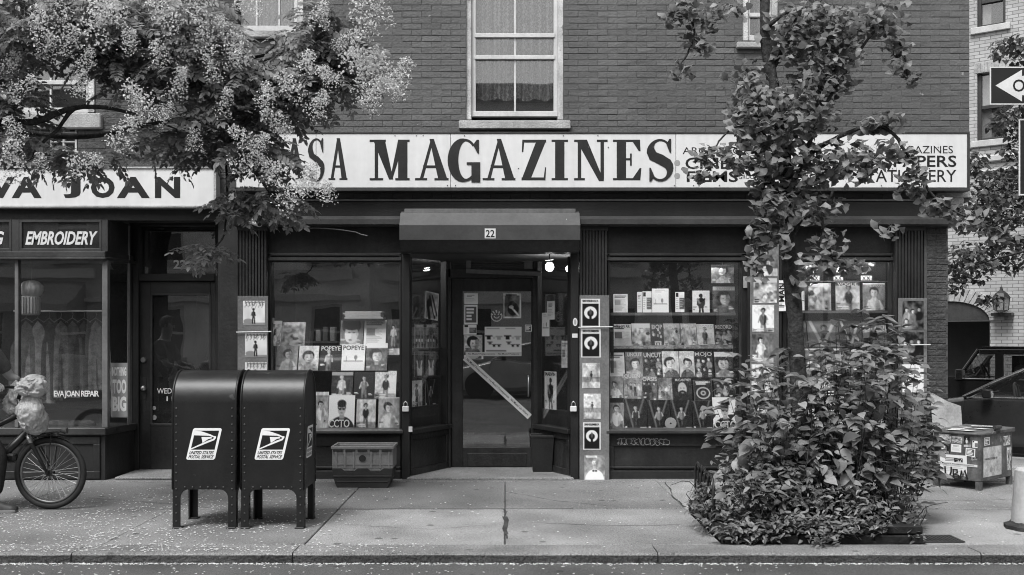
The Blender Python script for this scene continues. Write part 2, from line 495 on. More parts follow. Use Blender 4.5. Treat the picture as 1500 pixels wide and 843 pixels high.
def leaf_mat(name, lo, hi, rough=0.45, transl=0.3, spec=0.4):
    m = bpy.data.materials.new(name); m.use_nodes = True
    nt = m.node_tree; N = nt.nodes; L = nt.links; b = N['Principled BSDF']
    geo = N.new('ShaderNodeNewGeometry'); nz = N.new('ShaderNodeTexNoise'); nz.inputs['Scale'].default_value = 9; nz.inputs['Detail'].default_value = 3
    L.new(geo.outputs['Position'], nz.inputs['Vector'])
    ri = geo.outputs['Random Per Island']
    oi = N.new('ShaderNodeObjectInfo')
    ad = N.new('ShaderNodeMath'); ad.operation = 'ADD'; L.new(ri, ad.inputs[0]); L.new(oi.outputs['Random'], ad.inputs[1])
    fr = N.new('ShaderNodeMath'); fr.operation = 'FRACT'; L.new(ad.outputs[0], fr.inputs[0])
    mx = N.new('ShaderNodeMath'); mx.operation = 'MULTIPLY'; L.new(fr.outputs[0], mx.inputs[0]); L.new(nz.outputs[0], mx.inputs[1])
    mr = N.new('ShaderNodeMapRange'); mr.inputs['From Min'].default_value = 0; mr.inputs['From Max'].default_value = .6
    mr.inputs['To Min'].default_value = lo; mr.inputs['To Max'].default_value = hi
    L.new(mx.outputs[0], mr.inputs[0])
    c = N.new('ShaderNodeCombineColor')
    for i in range(3): L.new(mr.outputs[0], c.inputs[i])
    L.new(c.outputs[0], b.inputs['Base Color'])
    b.inputs['Roughness'].default_value = rough; b.inputs['Specular IOR Level'].default_value = spec
    t = N.new('ShaderNodeBsdfTranslucent'); L.new(c.outputs[0], t.inputs[0])
    ms = N.new('ShaderNodeMixShader'); ms.inputs[0].default_value = transl
    L.new(b.outputs[0], ms.inputs[1]); L.new(t.outputs[0], ms.inputs[2]); L.new(ms.outputs[0], N['Material Output'].inputs[0])
    return m
# ================================================================== the ground
M_road = mat('asphalt', .1, .85, .3, .3, 1.2, 90, .8, 180, spots=.4)
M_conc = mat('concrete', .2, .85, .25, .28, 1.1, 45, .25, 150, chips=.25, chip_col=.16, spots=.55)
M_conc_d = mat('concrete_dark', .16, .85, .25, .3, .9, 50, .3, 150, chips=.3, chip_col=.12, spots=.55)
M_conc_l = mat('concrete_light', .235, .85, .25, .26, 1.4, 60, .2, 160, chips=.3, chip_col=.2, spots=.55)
M_kerb = mat('kerb_granite', .19, .85, .25, .25, 2.0, 60, 1.0, 55, spots=.4)
M_kface = mat('kerb_face_shade', .055, .9, .2, .3, 3.0, 40, 1.0, 45, spots=.4)  # upright face darker than the top: its shade is put into the colour
M_dirt = mat('joint_dirt', .05, .95, .1, .3, 5, 60)
KY0, KY1 = -3.80, -3.49
ROADZ = -0.072

road = MB(); road.add([(-90, -40, ROADZ), (90, -40, ROADZ), (90, KY0 + .05, ROADZ), (-90, KY0 + .05, ROADZ)], [(0, 1, 2, 3)])
tag(road.build('road', M_road), kind='structure')
base = MB(); base.add([(-250, -250, -1.2), (250, -250, -1.2), (250, 250, -1.2), (-250, 250, -1.2)], [(0, 1, 2, 3)])
tag(base.build('ground', M_road), kind='structure')

sw = MB(); sw.add([(-40, KY1, -.03), (16, KY1, -.03), (5.8, .2, -.03), (5.8, 1.4, -.03), (-40, 1.4, -.03)], [(0, 1, 2, 3, 4)])
sidewalk = tag(sw.build('sidewalk', M_dirt), kind='structure')
def slab(x0, x1, y0, y1, m, g=.003, z=0.0, tilt=0.0):
    mb = MB(); mb.box(x0 + g, x1 - g, y0 + .013, y1 - .013, -.06, z)
    o = mb.build('slab', m, sidewalk, bevel=.006)
    return o
JX = [-12, -10.5, -9, -7.5, -6.0, -4.5, -3.0, -1.5, 0.0, 1.62, 3.15, 4.7, 6.3, 7.9]
JY = [KY1, -1.92, -.2]
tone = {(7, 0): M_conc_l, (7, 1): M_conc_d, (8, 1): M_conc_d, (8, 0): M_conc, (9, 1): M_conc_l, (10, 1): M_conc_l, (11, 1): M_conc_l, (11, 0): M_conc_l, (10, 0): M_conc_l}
PITX0, PITX1, PITY1 = 1.62, 3.15, -2.05
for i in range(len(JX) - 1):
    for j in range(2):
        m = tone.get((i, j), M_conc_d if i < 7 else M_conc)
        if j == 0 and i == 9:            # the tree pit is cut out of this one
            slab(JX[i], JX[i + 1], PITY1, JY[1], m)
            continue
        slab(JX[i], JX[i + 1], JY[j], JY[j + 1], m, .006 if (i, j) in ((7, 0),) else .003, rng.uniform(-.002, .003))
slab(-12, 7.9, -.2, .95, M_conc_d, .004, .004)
# worn patch of the far right corner, then the panel sloping down to the side street
TD = Vector((-.8, .6, 0)); ND = Vector((.6, .8, 0))
def SP(t, n, z): q = TD * t + ND * n; return (q.x, q.y, z)
sl = MB()
sl.add([SP(30, 2.9, -.004), SP(-3.6, 2.9, -.004), (7.9, .2, -.004), SP(-14.5, 6.4, -.06), SP(-5, 6.4, -.17), SP(30, 6.4, -.17)], [(0, 1, 2, 3, 4, 5)])
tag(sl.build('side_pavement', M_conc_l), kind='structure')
sk = MB()
for a, b in ((30, -5), (-5, -14.5)):
    za, zb = (-.17, -.17) if a == 30 else (-.17, -.06)
    sk.add([SP(a, 6.4, za), SP(b, 6.4, zb), SP(b, 6.6, zb), SP(a, 6.6, za), SP(a, 6.6, za - .4), SP(b, 6.6, zb - .4)], [(0, 1, 2, 3), (3, 2, 5, 4)])
tag(sk.build('side_kerb', M_kerb), kind='structure')
ss = MB(); ss.add([SP(40, 6.6, -.35), SP(-5, 6.6, -.32), SP(-16, 6.6, -.09), SP(-16, 13, -.09), SP(-5, 13, -.34), SP(40, 13, -.36)], [(0, 1, 4, 5), (1, 2, 3, 4)])
tag(ss.build('side_street', M_road), kind='structure')
os_ = MB(); os_.add([SP(40, 12.6, -.2), SP(-16, 12.6, -.2), SP(-16, 15.2, -.18), SP(40, 15.2, -.18), SP(40, 12.6, -.4), SP(-16, 12.6, -.4)], [(0, 1, 2, 3), (4, 5, 1, 0)])
tag(os_.build('far_pavement', M_conc), kind='structure')
# cracks and broken joint edges in the slabs
cq = MB(); r3 = random.Random(21)
def crack(pts, w0):
    out = []
    for i in range(len(pts) - 1):
        a, b = pts[i], pts[i + 1]; n_ = 8
        for k in range(n_): u = k / n_; out.append((a[0] + (b[0] - a[0]) * u + r3.uniform(-.012, .012), a[1] + (b[1] - a[1]) * u + r3.uniform(-.012, .012)))
    for i in range(len(out) - 1):
        a, b = out[i], out[i + 1]; w_ = w0 * r3.uniform(.4, 1.4); d = Vector((b[0] - a[0], b[1] - a[1])); n2 = Vector((-d.y, d.x)).normalized() * w_
        cq.add([(a[0] - n2.x, a[1] - n2.y, .0045), (b[0] - n2.x, b[1] - n2.y, .0045), (b[0] + n2.x, b[1] + n2.y, .0045), (a[0] + n2.x, a[1] + n2.y, .0045)], [(0, 1, 2, 3)])
crack([(-.0, -1.95), (.01, -3.47)], .016); crack([(1.7, -.25), (1.62, -1.3), (1.63, -1.9)], .008); crack([(-1.5, -1.94), (.9, -1.92)], .007); crack([(0, -.9), (.5, -1.5), (1.1, -1.88)], .004)
crack([(-4.0, -1.3), (-3.2, -1.6), (-2.6, -1.9)], .005); crack([(.2, -2.6), (.9, -2.75), (1.5, -2.7)], .0035); crack([(3.3, -1.2), (4.2, -1.5), (5.2, -1.3)], .005); crack([(-1.3, -2.7), (-.6, -2.9), (-.1, -2.7)], .003)
cq.build('cracks', M_dirt, sidewalk, fixn=False)['kind'] = 'stuff'
# kerb: long granite stones
kerb = tag(MB().box(-40, 16, KY0 + .04, KY1 - .02, -.3, -.012).build('kerb', M_dirt), kind='structure')
kx = [-9, -7.1, -4.9, -3.1, -1.52, 1.09, 3.4, 5.6, 7.8]
for i in range(len(kx) - 1):
    mb = MB()
    n = 10; x0, x1 = kx[i] + .004, kx[i + 1] - .004
    top = []
    for k in range(n + 1):
        x = x0 + (x1 - x0) * k / n; j = rng.uniform(-.006, .006)
        top.append((x, j))
    for k in range(n):
        (xa, ja), (xb, jb) = top[k], top[k + 1]
        mb.add([(xa, KY0 + ja, -.25), (xb, KY0 + jb, -.25), (xb, KY0 + jb, -.014), (xa, KY0 + ja, -.014), (xb, KY0 + .02, .002), (xa, KY0 + .02, .002), (xb, KY1 - .008, .002), (xa, KY1 - .008, .002)],
               [(0, 1, 2, 3), (3, 2, 4, 5), (5, 4, 6, 7)])
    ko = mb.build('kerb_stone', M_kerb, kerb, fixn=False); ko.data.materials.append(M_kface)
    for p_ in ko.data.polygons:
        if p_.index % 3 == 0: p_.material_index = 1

# ================================================================== shared building materials
M_brick = mat('painted_brick', .09, .6, .35, .13, 1.1, 22, .35, 38, streak=.07, chips=.09, chip_col=.24, objvar=.1)
M_brick2 = mat('painted_brick_dark', .055, .65, .3, .22, 1.6, 14, 1.0, 28, streak=.08)
M_mort = mat('mortar_painted', .08, .8, .2, .2, 2, 40)
M_mortl = mat('mortar_bare', .5, .9, .2, .3, 4, 60)
M_white = mat('white_trim', .5, .5, .4, .12, 2, 50, .1, 60, streak=.05)
M_peel = mat('peeling_trim', .45, .7, .3, .25, 4, 60, .4, 80, streak=.2, chips=.35, chip_col=.22)
M_stone = mat('sill_stone', .33, .8, .3, .25, 3, 70, .4, 60, streak=.1)
M_blk = mat('black_paint', .013, .42, .45, .3, 3, 40, .12, 40, streak=.12)
M_blk2 = mat('charcoal_paint', .02, .45, .4, .3, 2.4, 30, .15, 40, streak=.15)
M_dk = mat('dark_grey_paint', .035, .45, .4, .25, 3, 30, .1, 50, streak=.12)
M_mid = mat('mid_grey_paint', .12, .5, .4, .2, 3, 30, .08, 50, streak=.1)
M_wood = mat('dark_wood', .02, .4, .4, .35, 4, 40, .25, 30, streak=.35)
M_sign = mat('sign_white', .6, .45, .4, .05, 1.2, 12, streak=.05)
M_ink = mat('sign_ink', .012, .4, .4, .25, 5, 40)
M_inkl = mat('sign_ink_grey', .014, .45, .4, .3, 5, 40)
M_wht = mat('white_print', .6, .5, .3, .06, 8, 60)
M_gry = mat('grey_print', .3, .5, .3, .1, 8, 60)
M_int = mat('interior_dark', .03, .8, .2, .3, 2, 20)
M_intf = mat('interior_floor', .06, .6, .3, .3, 2, 20)
M_lace = mat('lace_curtain', .42, .9, .1, .2, 14, 60, transl=.3)
G_shop = glass_mat('shop_glass', 1.5, 2.0, .97, .008)
G_win = glass_mat('window_glass', 1.5, 2.2, .9, .02)
G_car = glass_mat('car_glass', 1.5, 1.6, .55, .01)

BL, BH, BJ, VJ = .2085, .0596, .0064, .0038     # brick length, height, joint
def brick_wall(parent, x0, x1, z0, z1, Y, openings, m, n_obj=0, pick=lambda x, z: True, xf=None, depth=.0036):
    """running-bond bricks proud of the mortar plane at Y+depth; parent is the wall part"""
    course = BH + BJ; nrow = int((z1 - z0) / course); rects = []
    for r in range(nrow):
        za = z0 + r * course; zb = za + BH
        x = x0 - (BL + VJ) * (.5 if r % 2 else 0) + rng.uniform(-.004, .004)
        while x < x1:
            a, b = max(x, x0), min(x + BL, x1)
            if b - a > .025:
                segs = [(a, b)]
                for (ox0, ox1, oz0, oz1) in openings:
                    if zb > oz0 and za < oz1:
                        ns = []
                        for (s0, s1) in segs:
                            if s1 <= ox0 or s0 >= ox1: ns.append((s0, s1)); continue
                            if s0 < ox0 - .02: ns.append((s0, ox0 - .003))
                            if s1 > ox1 + .02: ns.append((ox1 + .003, s1))
                        segs = ns
                for s_ in segs: rects.append((s_[0], s_[1], za, zb))
            x += BL + VJ
    full = [r for r in rects if abs(r[1] - r[0] - BL) < .004]
    cand = [r for r in full if pick((r[0] + r[1]) / 2, (r[2] + r[3]) / 2)]
    rng.shuffle(cand)
    chosen = set(cand[:n_obj])
    def corners(w, h):
        j = lambda: rng.uniform(-.0024, .0024)
        return [(-w / 2 + j(), j() * .7, -h / 2 + j()), (w / 2 + j(), j() * .7, -h / 2 + j()), (w / 2 + j(), j() * .7, h / 2 + j()), (-w / 2 + j(), j() * .7, h / 2 + j())]
    def brick_mb(mb, cx, cz, w, h, dy=0):
        c = corners(w, h); e = .0035
        fr = [(cx + p[0] * (1 - 2 * e / w), Y + dy + p[1], cz + p[2] * (1 - 2 * e / h)) for p in c]
        mi = [(cx + p[0], Y + dy + p[1] + e, cz + p[2]) for p in c]
        bk = [(cx + p[0], Y + depth + .004, cz + p[2]) for p in c]
        mb.add(fr + mi + bk, [(0, 1, 2, 3)] + [(i, i + 4, (i + 1) % 4 + 4, (i + 1) % 4) for i in range(4)] + [(i + 4, i + 8, (i + 1) % 4 + 8, (i + 1) % 4 + 4) for i in range(4)])
    var = []
    if n_obj:
        for k in range(10):
            mb = MB(); brick_mb(mb, 0, 0, BL, BH); me = mb.mesh('brick', fixn=True); me.materials.append(m); var.append(me)
    rest = MB()
    for r in rects:
        cx, cz = (r[0] + r[1]) / 2, (r[2] + r[3]) / 2; dy = rng.uniform(-.0015, .002)
        if r in chosen:
            o = bpy.data.objects.new('brick', rng.choice(var)); COL.objects.link(o); o.parent = parent; o.location = (cx, dy, cz)
        else: brick_mb(rest, cx, cz, r[1] - r[0], r[3] - r[2], dy)
    if rest.v:
        o = rest.build('brickwork', m, parent); o['kind'] = 'stuff'

def wall_panel(mb, x0, x1, z0, z1, y0, y1, openings):
    """solid wall with rectangular holes"""
    xs = sorted({x0, x1} | {v for o in openings for v in o[:2]}); zs = sorted({z0, z1} | {v for o in openings for v in o[2:]})
    xs = [x for x in xs if x0 <= x <= x1]; zs = [z for z in zs if z0 <= z <= z1]
    for i in range(len(xs) - 1):
        for j in range(len(zs) - 1):
            cx, cz = (xs[i] + xs[i + 1]) / 2, (zs[j] + zs[j + 1]) / 2
            if any(o[0] < cx < o[1] and o[2] < cz < o[3] for o in openings): continue
            mb.box(xs[i], xs[i + 1], y0, y1, zs[j], zs[j + 1])

def curtain(parent, px0, px1, py0, py1, Y, m, folds=9, amp=.018, scallop=.012):
    x0, x1, z1, z0 = X(px0, Y), X(px1, Y), Z(py0, Y), Z(py1, Y)
    n = folds * 8; vs = []; fs = []
    for i in range(n + 1):
        u = i / n; x = x0 + (x1 - x0) * u
        y = Y + amp * math.sin(u * folds * 2 * math.pi + math.sin(u * 9)) + amp * .5 * math.sin(u * 31)
        zb = z0 + scallop * math.sin(u * folds * math.pi * .9 + 1)
        vs += [(x, y, zb), (x, y, zb + .09), (x, y, z1)]
    for i in range(n): fs += [(3 * i, 3 * i + 3, 3 * i + 4, 3 * i + 1), (3 * i + 1, 3 * i + 4, 3 * i + 5, 3 * i + 2)]
    mb = MB(); mb.add(vs, fs)
    return mb.build('curtain', m, parent, smooth=True, fixn=False)

# lace: a wave pattern let through
def lace_mat():
    m = bpy.data.materials.new('lace'); m.use_nodes = True
    nt = m.node_tree; N = nt.nodes; L = nt.links; b = N['Principled BSDF']
    b.inputs['Base Color'].default_value = (.27, .27, .27, 1); b.inputs['Roughness'].default_value = .9
    geo = N.new('ShaderNodeNewGeometry'); wv = N.new('ShaderNodeTexWave'); wv.bands_direction = 'X'
    wv.inputs['Scale'].default_value = 7; wv.inputs['Distortion'].default_value = 5; wv.inputs['Detail'].default_value = 1; wv.inputs['Detail Scale'].default_value = 5
    L.new(geo.outputs['Position'], wv.inputs['Vector'])
    mr = N.new('ShaderNodeMapRange'); mr.inputs['To Min'].default_value = .25; mr.inputs['To Max'].default_value = .75
    L.new(wv.outputs[1], mr.inputs[0])
    tr = N.new('ShaderNodeBsdfTransparent'); ms = N.new('ShaderNodeMixShader')
    L.new(mr.outputs[0], ms.inputs[0]); L.new(tr.outputs[0], ms.inputs[1]); L.new(b.outputs[0], ms.inputs[2]); L.new(ms.outputs[0], N['Material Output'].inputs[0])
    return m
M_lace = lace_mat()

# ================================================================== the corner building
bld = thing('corner_building', 'dark painted brick corner building with the magazine shop on its ground floor', 'building')
WX0, WX1 = X(346), X(1420)
Zs = lambda py: Z(py, 0)
ops = [(X(683), X(825), Zs(178), 5.9), (X(300), X(444), Zs(48), 5.9), (X(1088), X(1140), Zs(62), 5.9)]
wl = MB(); wall_panel(wl, WX0, WX1, Zs(296), 9.0, .0036, .32, ops)
upper = wl.build('upper_wall', M_mort, bld)
SIGN_Y = -.17
def pick_b(x, z):
    px = CX + x * S(0); py = HZ - (z - CH) * S(0)
    return 2 < py < 190 and (600 < px < 1075 or 1225 < px < 1416)
brick_wall(upper, WX0, WX1, Zs(194.5), 5.75, 0, ops, M_brick, 236, pick_b)
# strip of bare-jointed bricks between signboard and fascia
strip = MB().box(X(346), X(1388), .006, .1, Zs(294), Zs(262)).build('brick_strip', M_mortl, bld)
brick_wall(strip, X(346), X(1388), Zs(292.5), Zs(264), -.004, [], M_brick, 0, depth=.008)
# side wall along the side street, roof
sd = MB(); a = (WX1, .33); b_ = (WX1 - .8 * 9, .33 + .6 * 9)
sd.prism([(WX1 - .02, .32), (WX1 - .02 - .8 * 9, .32 + 5.4), (WX1 - .3 - .8 * 9, .32 + 5.3), (WX1 - .45, .32)], 'z', 2.9, 9.0)
sd.build('side_wall', M_brick, bld)
MB().prism([(WX0, .3), (WX1 - .3, .3), (WX1 - 7.4, 5.5), (WX0, 5.5)], 'z', 8.7, 8.95).build('roof', M_blk, bld)
cor = MB().box(WX0, WX1 + .1, -.25, .3, 9.0, 9.35); cor.build('roof_cornice', M_dk, bld, bevel=.03)

def sash_window(parent, Y, casing, glass, rails, muntins, sill=None, cas_m=M_peel, rail_m=M_white, rail_h=5, frame=True, curt=None):
    """casing (px0,px1,py0,py1), glass rect in px, rails = y centres px, muntins = x centres px"""
    c = MB(); cx0, cx1, cy0, cy1 = casing; gx0, gx1, gy0, gy1 = glass
    for a, b in ((cx0, cx0 + 9), (cx1 - 9, cx1)): c.pbox(a, cy0, b, cy1, Y, .2)
    c.pbox(cx0 + 9, cy0 - 9, cx1 - 9, cy0, Y, .2)
    w = c.build('window', cas_m, parent, bevel=.006)
    Yi = Y + .05
    for a, b in ((cx0 + 9, gx0), (gx1, cx1 - 9)): MB().pbox(a, cy0, b, cy1 - 6, Yi, .06).build('jamb', M_white, w, bevel=.004)
    for k, ry in enumerate(rails):
        r = MB(); r.pbox(gx0 - 2, ry - 3, gx1 + 2, ry + 3, Yi - .012, .05); r.build('rail', rail_m, w, bevel=.004)
    r = MB(); r.pbox(cx0 + 9, gy1, cx1 - 9, gy1 + 8, Yi - .012, .06); r.build('bottom_rail', rail_m, w, bevel=.004)
    for mx in muntins:
        r = MB(); r.pbox(mx - 1.4, gy0, mx + 1.4, gy1, Yi + .012, .03); r.build('muntin', rail_m, w, bevel=.003)
    p = MB(); p.pbox(gx0 - 1, gy0, gx1 + 1, gy1 + 1, Yi + .03, .006); p.build('pane', G_win, w)
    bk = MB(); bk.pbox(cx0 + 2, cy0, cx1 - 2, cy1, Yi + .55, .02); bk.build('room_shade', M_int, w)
    if curt:
        cc = curtain(w, gx0, gx1, gy0, curt, Yi + .14, M_lace)
    if sill:
        q = MB(); q.pbox(sill[0], sill[2], sill[1], sill[3], Y - .09, .3); q.build('sill', M_stone, w, bevel=.01)
    return w
sash_window(bld, .03, (681.5, 826, -100, 176), (697, 811, -100, 163), [52, 84], [754.5], (672, 836, 176.5, 189), curt=147)
w2 = sash_window(bld, .03, (304, 445, -100, 46), (318, 431, -100, 38), [], [342, 376, 409], (296, 452, 46, 55), curt=60)
sash_window(bld, .03, (1087, 1140, -100, 60), (1099, 1129, -100, 52), [22], [], (1080, 1147, 61, 70), curt=70)

# shopfront ------------------------------------------------------------
lg = MB(); lg.box(X(346), X(1390), -.07, .02, Zs(296), Zs(293.2)); lg.build('ledge', M_mid, bld, bevel=.003)
MB().box(X(346), X(1390), -.05, .1, Zs(325), Zs(296.2)).build('fascia', M_blk, bld, bevel=.004)
mo = MB(); mo.prism([(-.13, Zs(333)), (-.16, Zs(331)), (-.16, Zs(324)), (-.10, Zs(318.5)), (.0, Zs(318.5)), (.0, Zs(333))], 'x', X(347), X(1388))
mo.build('cornice', M_dk, bld)
for a, b in ((392, 588), (848, 1094), (1144, 1310)):
    tp = MB(); tp.pbox(a, 333, b, 384, .05, .06); t = tp.build('transom_panel', M_blk2, bld)
    t2 = MB(); t2.pbox(a, 371, b, 375, .02, .04); t2.pbox(a, 377.5, b, 382, .0, .06); t2.build('head_trim', M_dk, t, bevel=.004)
# flutes: ribbed pilasters, a timber board behind
def pilaster(px0, px1, Y=-.05):
    x0, x1 = X(px0, Y), X(px1, Y); n = 9; prof = []
    w = (x1 - x0) / n
    for k in range(n):
        xa = x0 + k * w
        prof += [(xa, Y + .018), (xa + w * .18, Y), (xa + w * .78, Y), (xa + w * .92, Y + .018)]
    poly = [(x0, Y + .17)] + prof + [(x1, Y + .17)]
    p = MB(); p.prism(poly, 'z', 0.0, Z(330, Y)); o = p.build('pilaster', M_blk2, bld)
    c = MB(); c.box(x0 - .005, x1 + .005, Y - .012, Y + .1, Z(338, Y), Z(332, Y)); c.box(x0 - .006, x1 + .006, Y - .01, Y + .1, .0, .12); c.build('capital', M_dk, o, bevel=.004)
    return o
for a, b in ((350, 391), (849, 890), (1096, 1146), (1311, 1353)): pilaster(a, b)
# jamb strips, one per window edge
for (a, b) in ((391, 397), (585, 588.5), (1086, 1096), (1146, 1152), (1306, 1311), (890, 893.5)):
    q = MB(); q.pbox(a, 372, b, 702, .02, .12); q.build('window_jamb', M_blk, bld, bevel=.004)
for (a, b) in ((397, 585), (893.5, 1086), (1152, 1306)):
    sil = MB(); sil.prism([(-.06, Zs(636)), (-.08, Zs(634)), (-.08, Zs(631)), (-.03, Zs(628.5)), (.16, Zs(628.5)), (.16, Zs(636))], 'x', X(a - 6), X(b + 6))
    so = sil.build('window_sill', M_dk, bld)
    bp = MB(); bp.pbox(a - 6, 637, b + 6, 703, .03, .08); bo = bp.build('base_panel', M_blk2, bld)
    fr = MB(); fr.pbox(a - 2, 637, b + 2, 654, .005, .03); fr.pbox(a - 2, 684, b + 2, 687, .0, .035); fr.pbox(a - 2, 690, b + 2, 703, -.01, .045)
    fr.pbox(a - 2, 654, a + 6, 690, .008, .03); fr.pbox(b - 6, 654, b + 2, 690, .008, .03)
    fr.build('moulding', M_blk2, bo, bevel=.005)
    gl = MB(); gl.pbox(a - 1, 380, b + 1, 630, .09, .008); g = gl.build('shop_window', G_shop, bld)
# brick pier at the corner, with the corbelled end under the sign
pr = MB(); pr.box(X(1353.5), X(1388), -.006, .5, -.02, Zs(300)); pier = pr.build('corner_pier', M_mort, bld)
brick_wall(pier, X(1357), X(1388), .02, Zs(316), -.012, [], M_brick2, 56)
cb = MB()
for k, (xr, ya, yb) in enumerate(((1420, 270, 290), (1411, 290, 300), (1400, 300, 310), (1392, 310, 317))):
    cb.box(X(1372), X(xr), -.02 + k * .004, .3, Zs(yb), Zs(ya))
cb.build('corbel', M_stone, bld, bevel=.006)

# entrance: posts, splayed side windows, door --------------------------
for a, b in ((588.5, 600), (836, 848)):
    p = MB(); p.pbox(a, 368, b, 703, -.05, .12); p.build('post', M_blk, bld, bevel=.006)
DY = .75
dxl, dxr = X(656, DY), X(785, DY)
def splay(xa, ya, xb, yb, nm):
    d = Vector((xb - xa, yb - ya, 0)); L_ = d.length; ang = math.atan2(d.y, d.x)
    Mx = Matrix.Translation((xa, ya, 0)) @ Matrix.Rotation(ang, 4, 'Z')
    z_s, z_t = Zs(630), Zs(376)
    p = MB().box(0, L_, 0, .06, 0, z_s - .05).xform(Mx); o = p.build('splay_panel', M_wood, bld)
    q = MB()
    for (u0, u1, v0, v1) in ((.0, L_, 0, .1), (.0, L_, z_s - .12, z_s - .05), (.0, .06, .1, z_s - .12), (L_ - .06, L_, .1, z_s - .12)): q.box(u0, u1, -.02, .03, v0, v1)
    q.xform(Mx).build('moulding', M_wood, o, bevel=.004)
    s_ = MB().box(-.02, L_ + .02, -.05, .09, z_s - .05, z_s).xform(Mx); s_.build('splay_sill', M_blk2, bld, bevel=.005)
    g = MB().box(.03, L_ - .03, .03, .036, z_s, z_t).xform(Mx); g.build('splay_window', G_shop, bld)
    f = MB().box(L_ - .05, L_ + .01, -.01, .07, z_s, z_t).box(0.0, .035, 0, .06, z_s, z_t).xform(Mx); f.build('splay_frame', M_blk, bld, bevel=.004)
    return Mx, L_
MxL, LL = splay(X(600), .06, dxl, DY, 'l')
MxR, LR = splay(dxr, DY, X(836), .06, 'r')
ZD = lambda py: Z(py, DY)
df = MB(); df.box(dxl - .02, dxl + .035, DY - .02, DY + .12, 0, Zs(376)); df.box(dxr - .035, dxr + .02, DY - .02, DY + .12, 0, Zs(376)); df.pbox(656, 394, 785, 407, DY - .02, .12)
df.build('door_frame', M_wood, bld, bevel=.006)
dr = MB(); Yd = DY + .03
for (a, c, b, d) in ((661, 407.5, 678, 690), (778, 407.5, 781, 690), (678, 407.5, 778, 427), (678, 656, 778, 690)): dr.pbox(a, c, b, d, Yd, .05)
door = dr.build('door', M_wood, bld, bevel=.005)
dp = MB(); dp.pbox(684, 664, 772, 684, Yd - .008, .02); dp.build('kick_panel', M_wood, door, bevel=.006)
dg = MB(); dg.pbox(677, 426, 779, 657, Yd + .02, .006); dg.build('pane', glass_mat('door_glass', 1.5, 3.0, .85, .01), door)
hd = MB(); q = P(774, 566, Yd - .03); hd.tube([(q.x, q.y + .03, q.z - .12), (q.x, q.y, q.z - .1), (q.x, q.y, q.z + .1), (q.x, q.y + .03, q.z + .12)], .011); hd.build('handle', mat('steel', .5, .3, .5, .1, metal=1.0), door, smooth=True)
# transom over the door: grille in a pale frame, sagging board
tr = MB(); tr.pbox(683, 382, 690, 394, DY - .03, .06); tr.pbox(768, 382, 780, 394, DY - .03, .06); t = tr.build('transom_grille', M_mid, bld)
for k in range(3):
    q = MB(); q.pbox(690, 384 + k * 3.2, 768, 386 + k * 3.2, DY - .02, .02); q.build('slat', M_dk, t)
sb = MB(); sb.add([(X(683, DY), DY - .06, ZD(395)), (X(792, DY), DY - .06, ZD(399)), (X(792, DY), DY - .06, ZD(405)), (X(683, DY), DY - .06, ZD(401)), (X(683, DY), DY, ZD(393)), (X(792, DY), DY, ZD(397))], [(0, 1, 2, 3), (4, 5, 1, 0)])
sb.build('transom_board', M_mid, bld, fixn=False)
# shop interior
inn = MB(); inn.prism([(WX0 + .05, 2.9), (1.2, 2.9), (1.2, 3.0), (WX0 + .05, 3.0)], 'z', 0, 3.0)
inn.prism([(1.2, 2.9), (X(1388) - .1, .5), (X(1388) - .05, .55), (1.25, 3.0)], 'z', 0, 3.0); inn.box(WX0 - .02, WX0 + .05, .12, 3, 0, 3.0)
inn.build('interior_wall', M_int, bld)
MB().prism([(WX0, .1), (X(1385), .1), (1.2, 3), (WX0, 3)], 'z', Zs(360), Zs(356)).build('interior_ceiling', mat('interior_ceiling', .25, .8, .2, .1), bld)
MB().prism([(WX0, .98), (3.8, .98), (1.2, 3), (WX0, 3)], 'z', 0.002, .01).build('interior_floor', M_intf, bld)
for (a, b, y1) in ((397, 585, .62), (893.5, 1086, .62), (1152, 1306, .45)):
    MB().box(X(a - 3), X(b + 3), .11, y1, Zs(637), Zs(629.5)).build('display_floor', M_wood, bld)
stp = MB(); stp.prism([(X(597), -.1), (X(840), -.1), (X(838), .06), (dxr, DY + .2), (dxl, DY + .2), (X(599), .06)], 'z', 0, .03); stp.build('door_step', M_conc, bld, bevel=.008)

# the sagging cable under the fascia
cable = MB(); pts = []
for k in range(13):
    u = k / 12; pts.append((X(440 + 100 * u), -.1 - .02 * math.sin(u * 3), Z(336 + 9 * u - 3 * math.sin(u * math.pi) + (2 if k > 10 else 0))))
cable.tube(pts, .006, 6)
tag(cable.build('cable', M_mid), 'slack pale cable hanging under the dark cornice left of the shutter housing', 'cable')

# ------------------------------------------------------------------ signboard
sg = thing('signboard', 'long white signboard with big dark serif capitals above the magazine shop', 'sign')
panels = [346, 463, 660, 990, 1176, 1417]
for i in range(len(panels) - 1):
    q = MB(); q.pbox(panels[i] + .3, 196, panels[i + 1] - .3, 275, SIGN_Y, .03); q.build('panel', M_sign, sg, bevel=.002)
q = MB(); q.pbox(346, 193.5, 1421, 196, SIGN_Y - .008, .18); q.pbox(346, 275, 1421, 280, SIGN_Y - .012, .18); q.pbox(1417, 196, 1421, 275, SIGN_Y - .008, .17)
q.build('frame', M_dk, sg, bevel=.003)
LY = SIGN_Y
for ch, a, b in (('M', 541.5, 600), ('A', 608, 657), ('G', 657, 703), ('A', 707, 755), ('Z', 764, 800), ('I', 808, 832), ('N', 841, 890), ('E', 898, 939.5), ('S', 949, 985.5)):
    r = ch in 'GS'
    serif(ch, a, b, 204 if r else 205, 266 if r else 264.5, LY, M_inkl, sg, T=.23, t=.085, sh=.055)
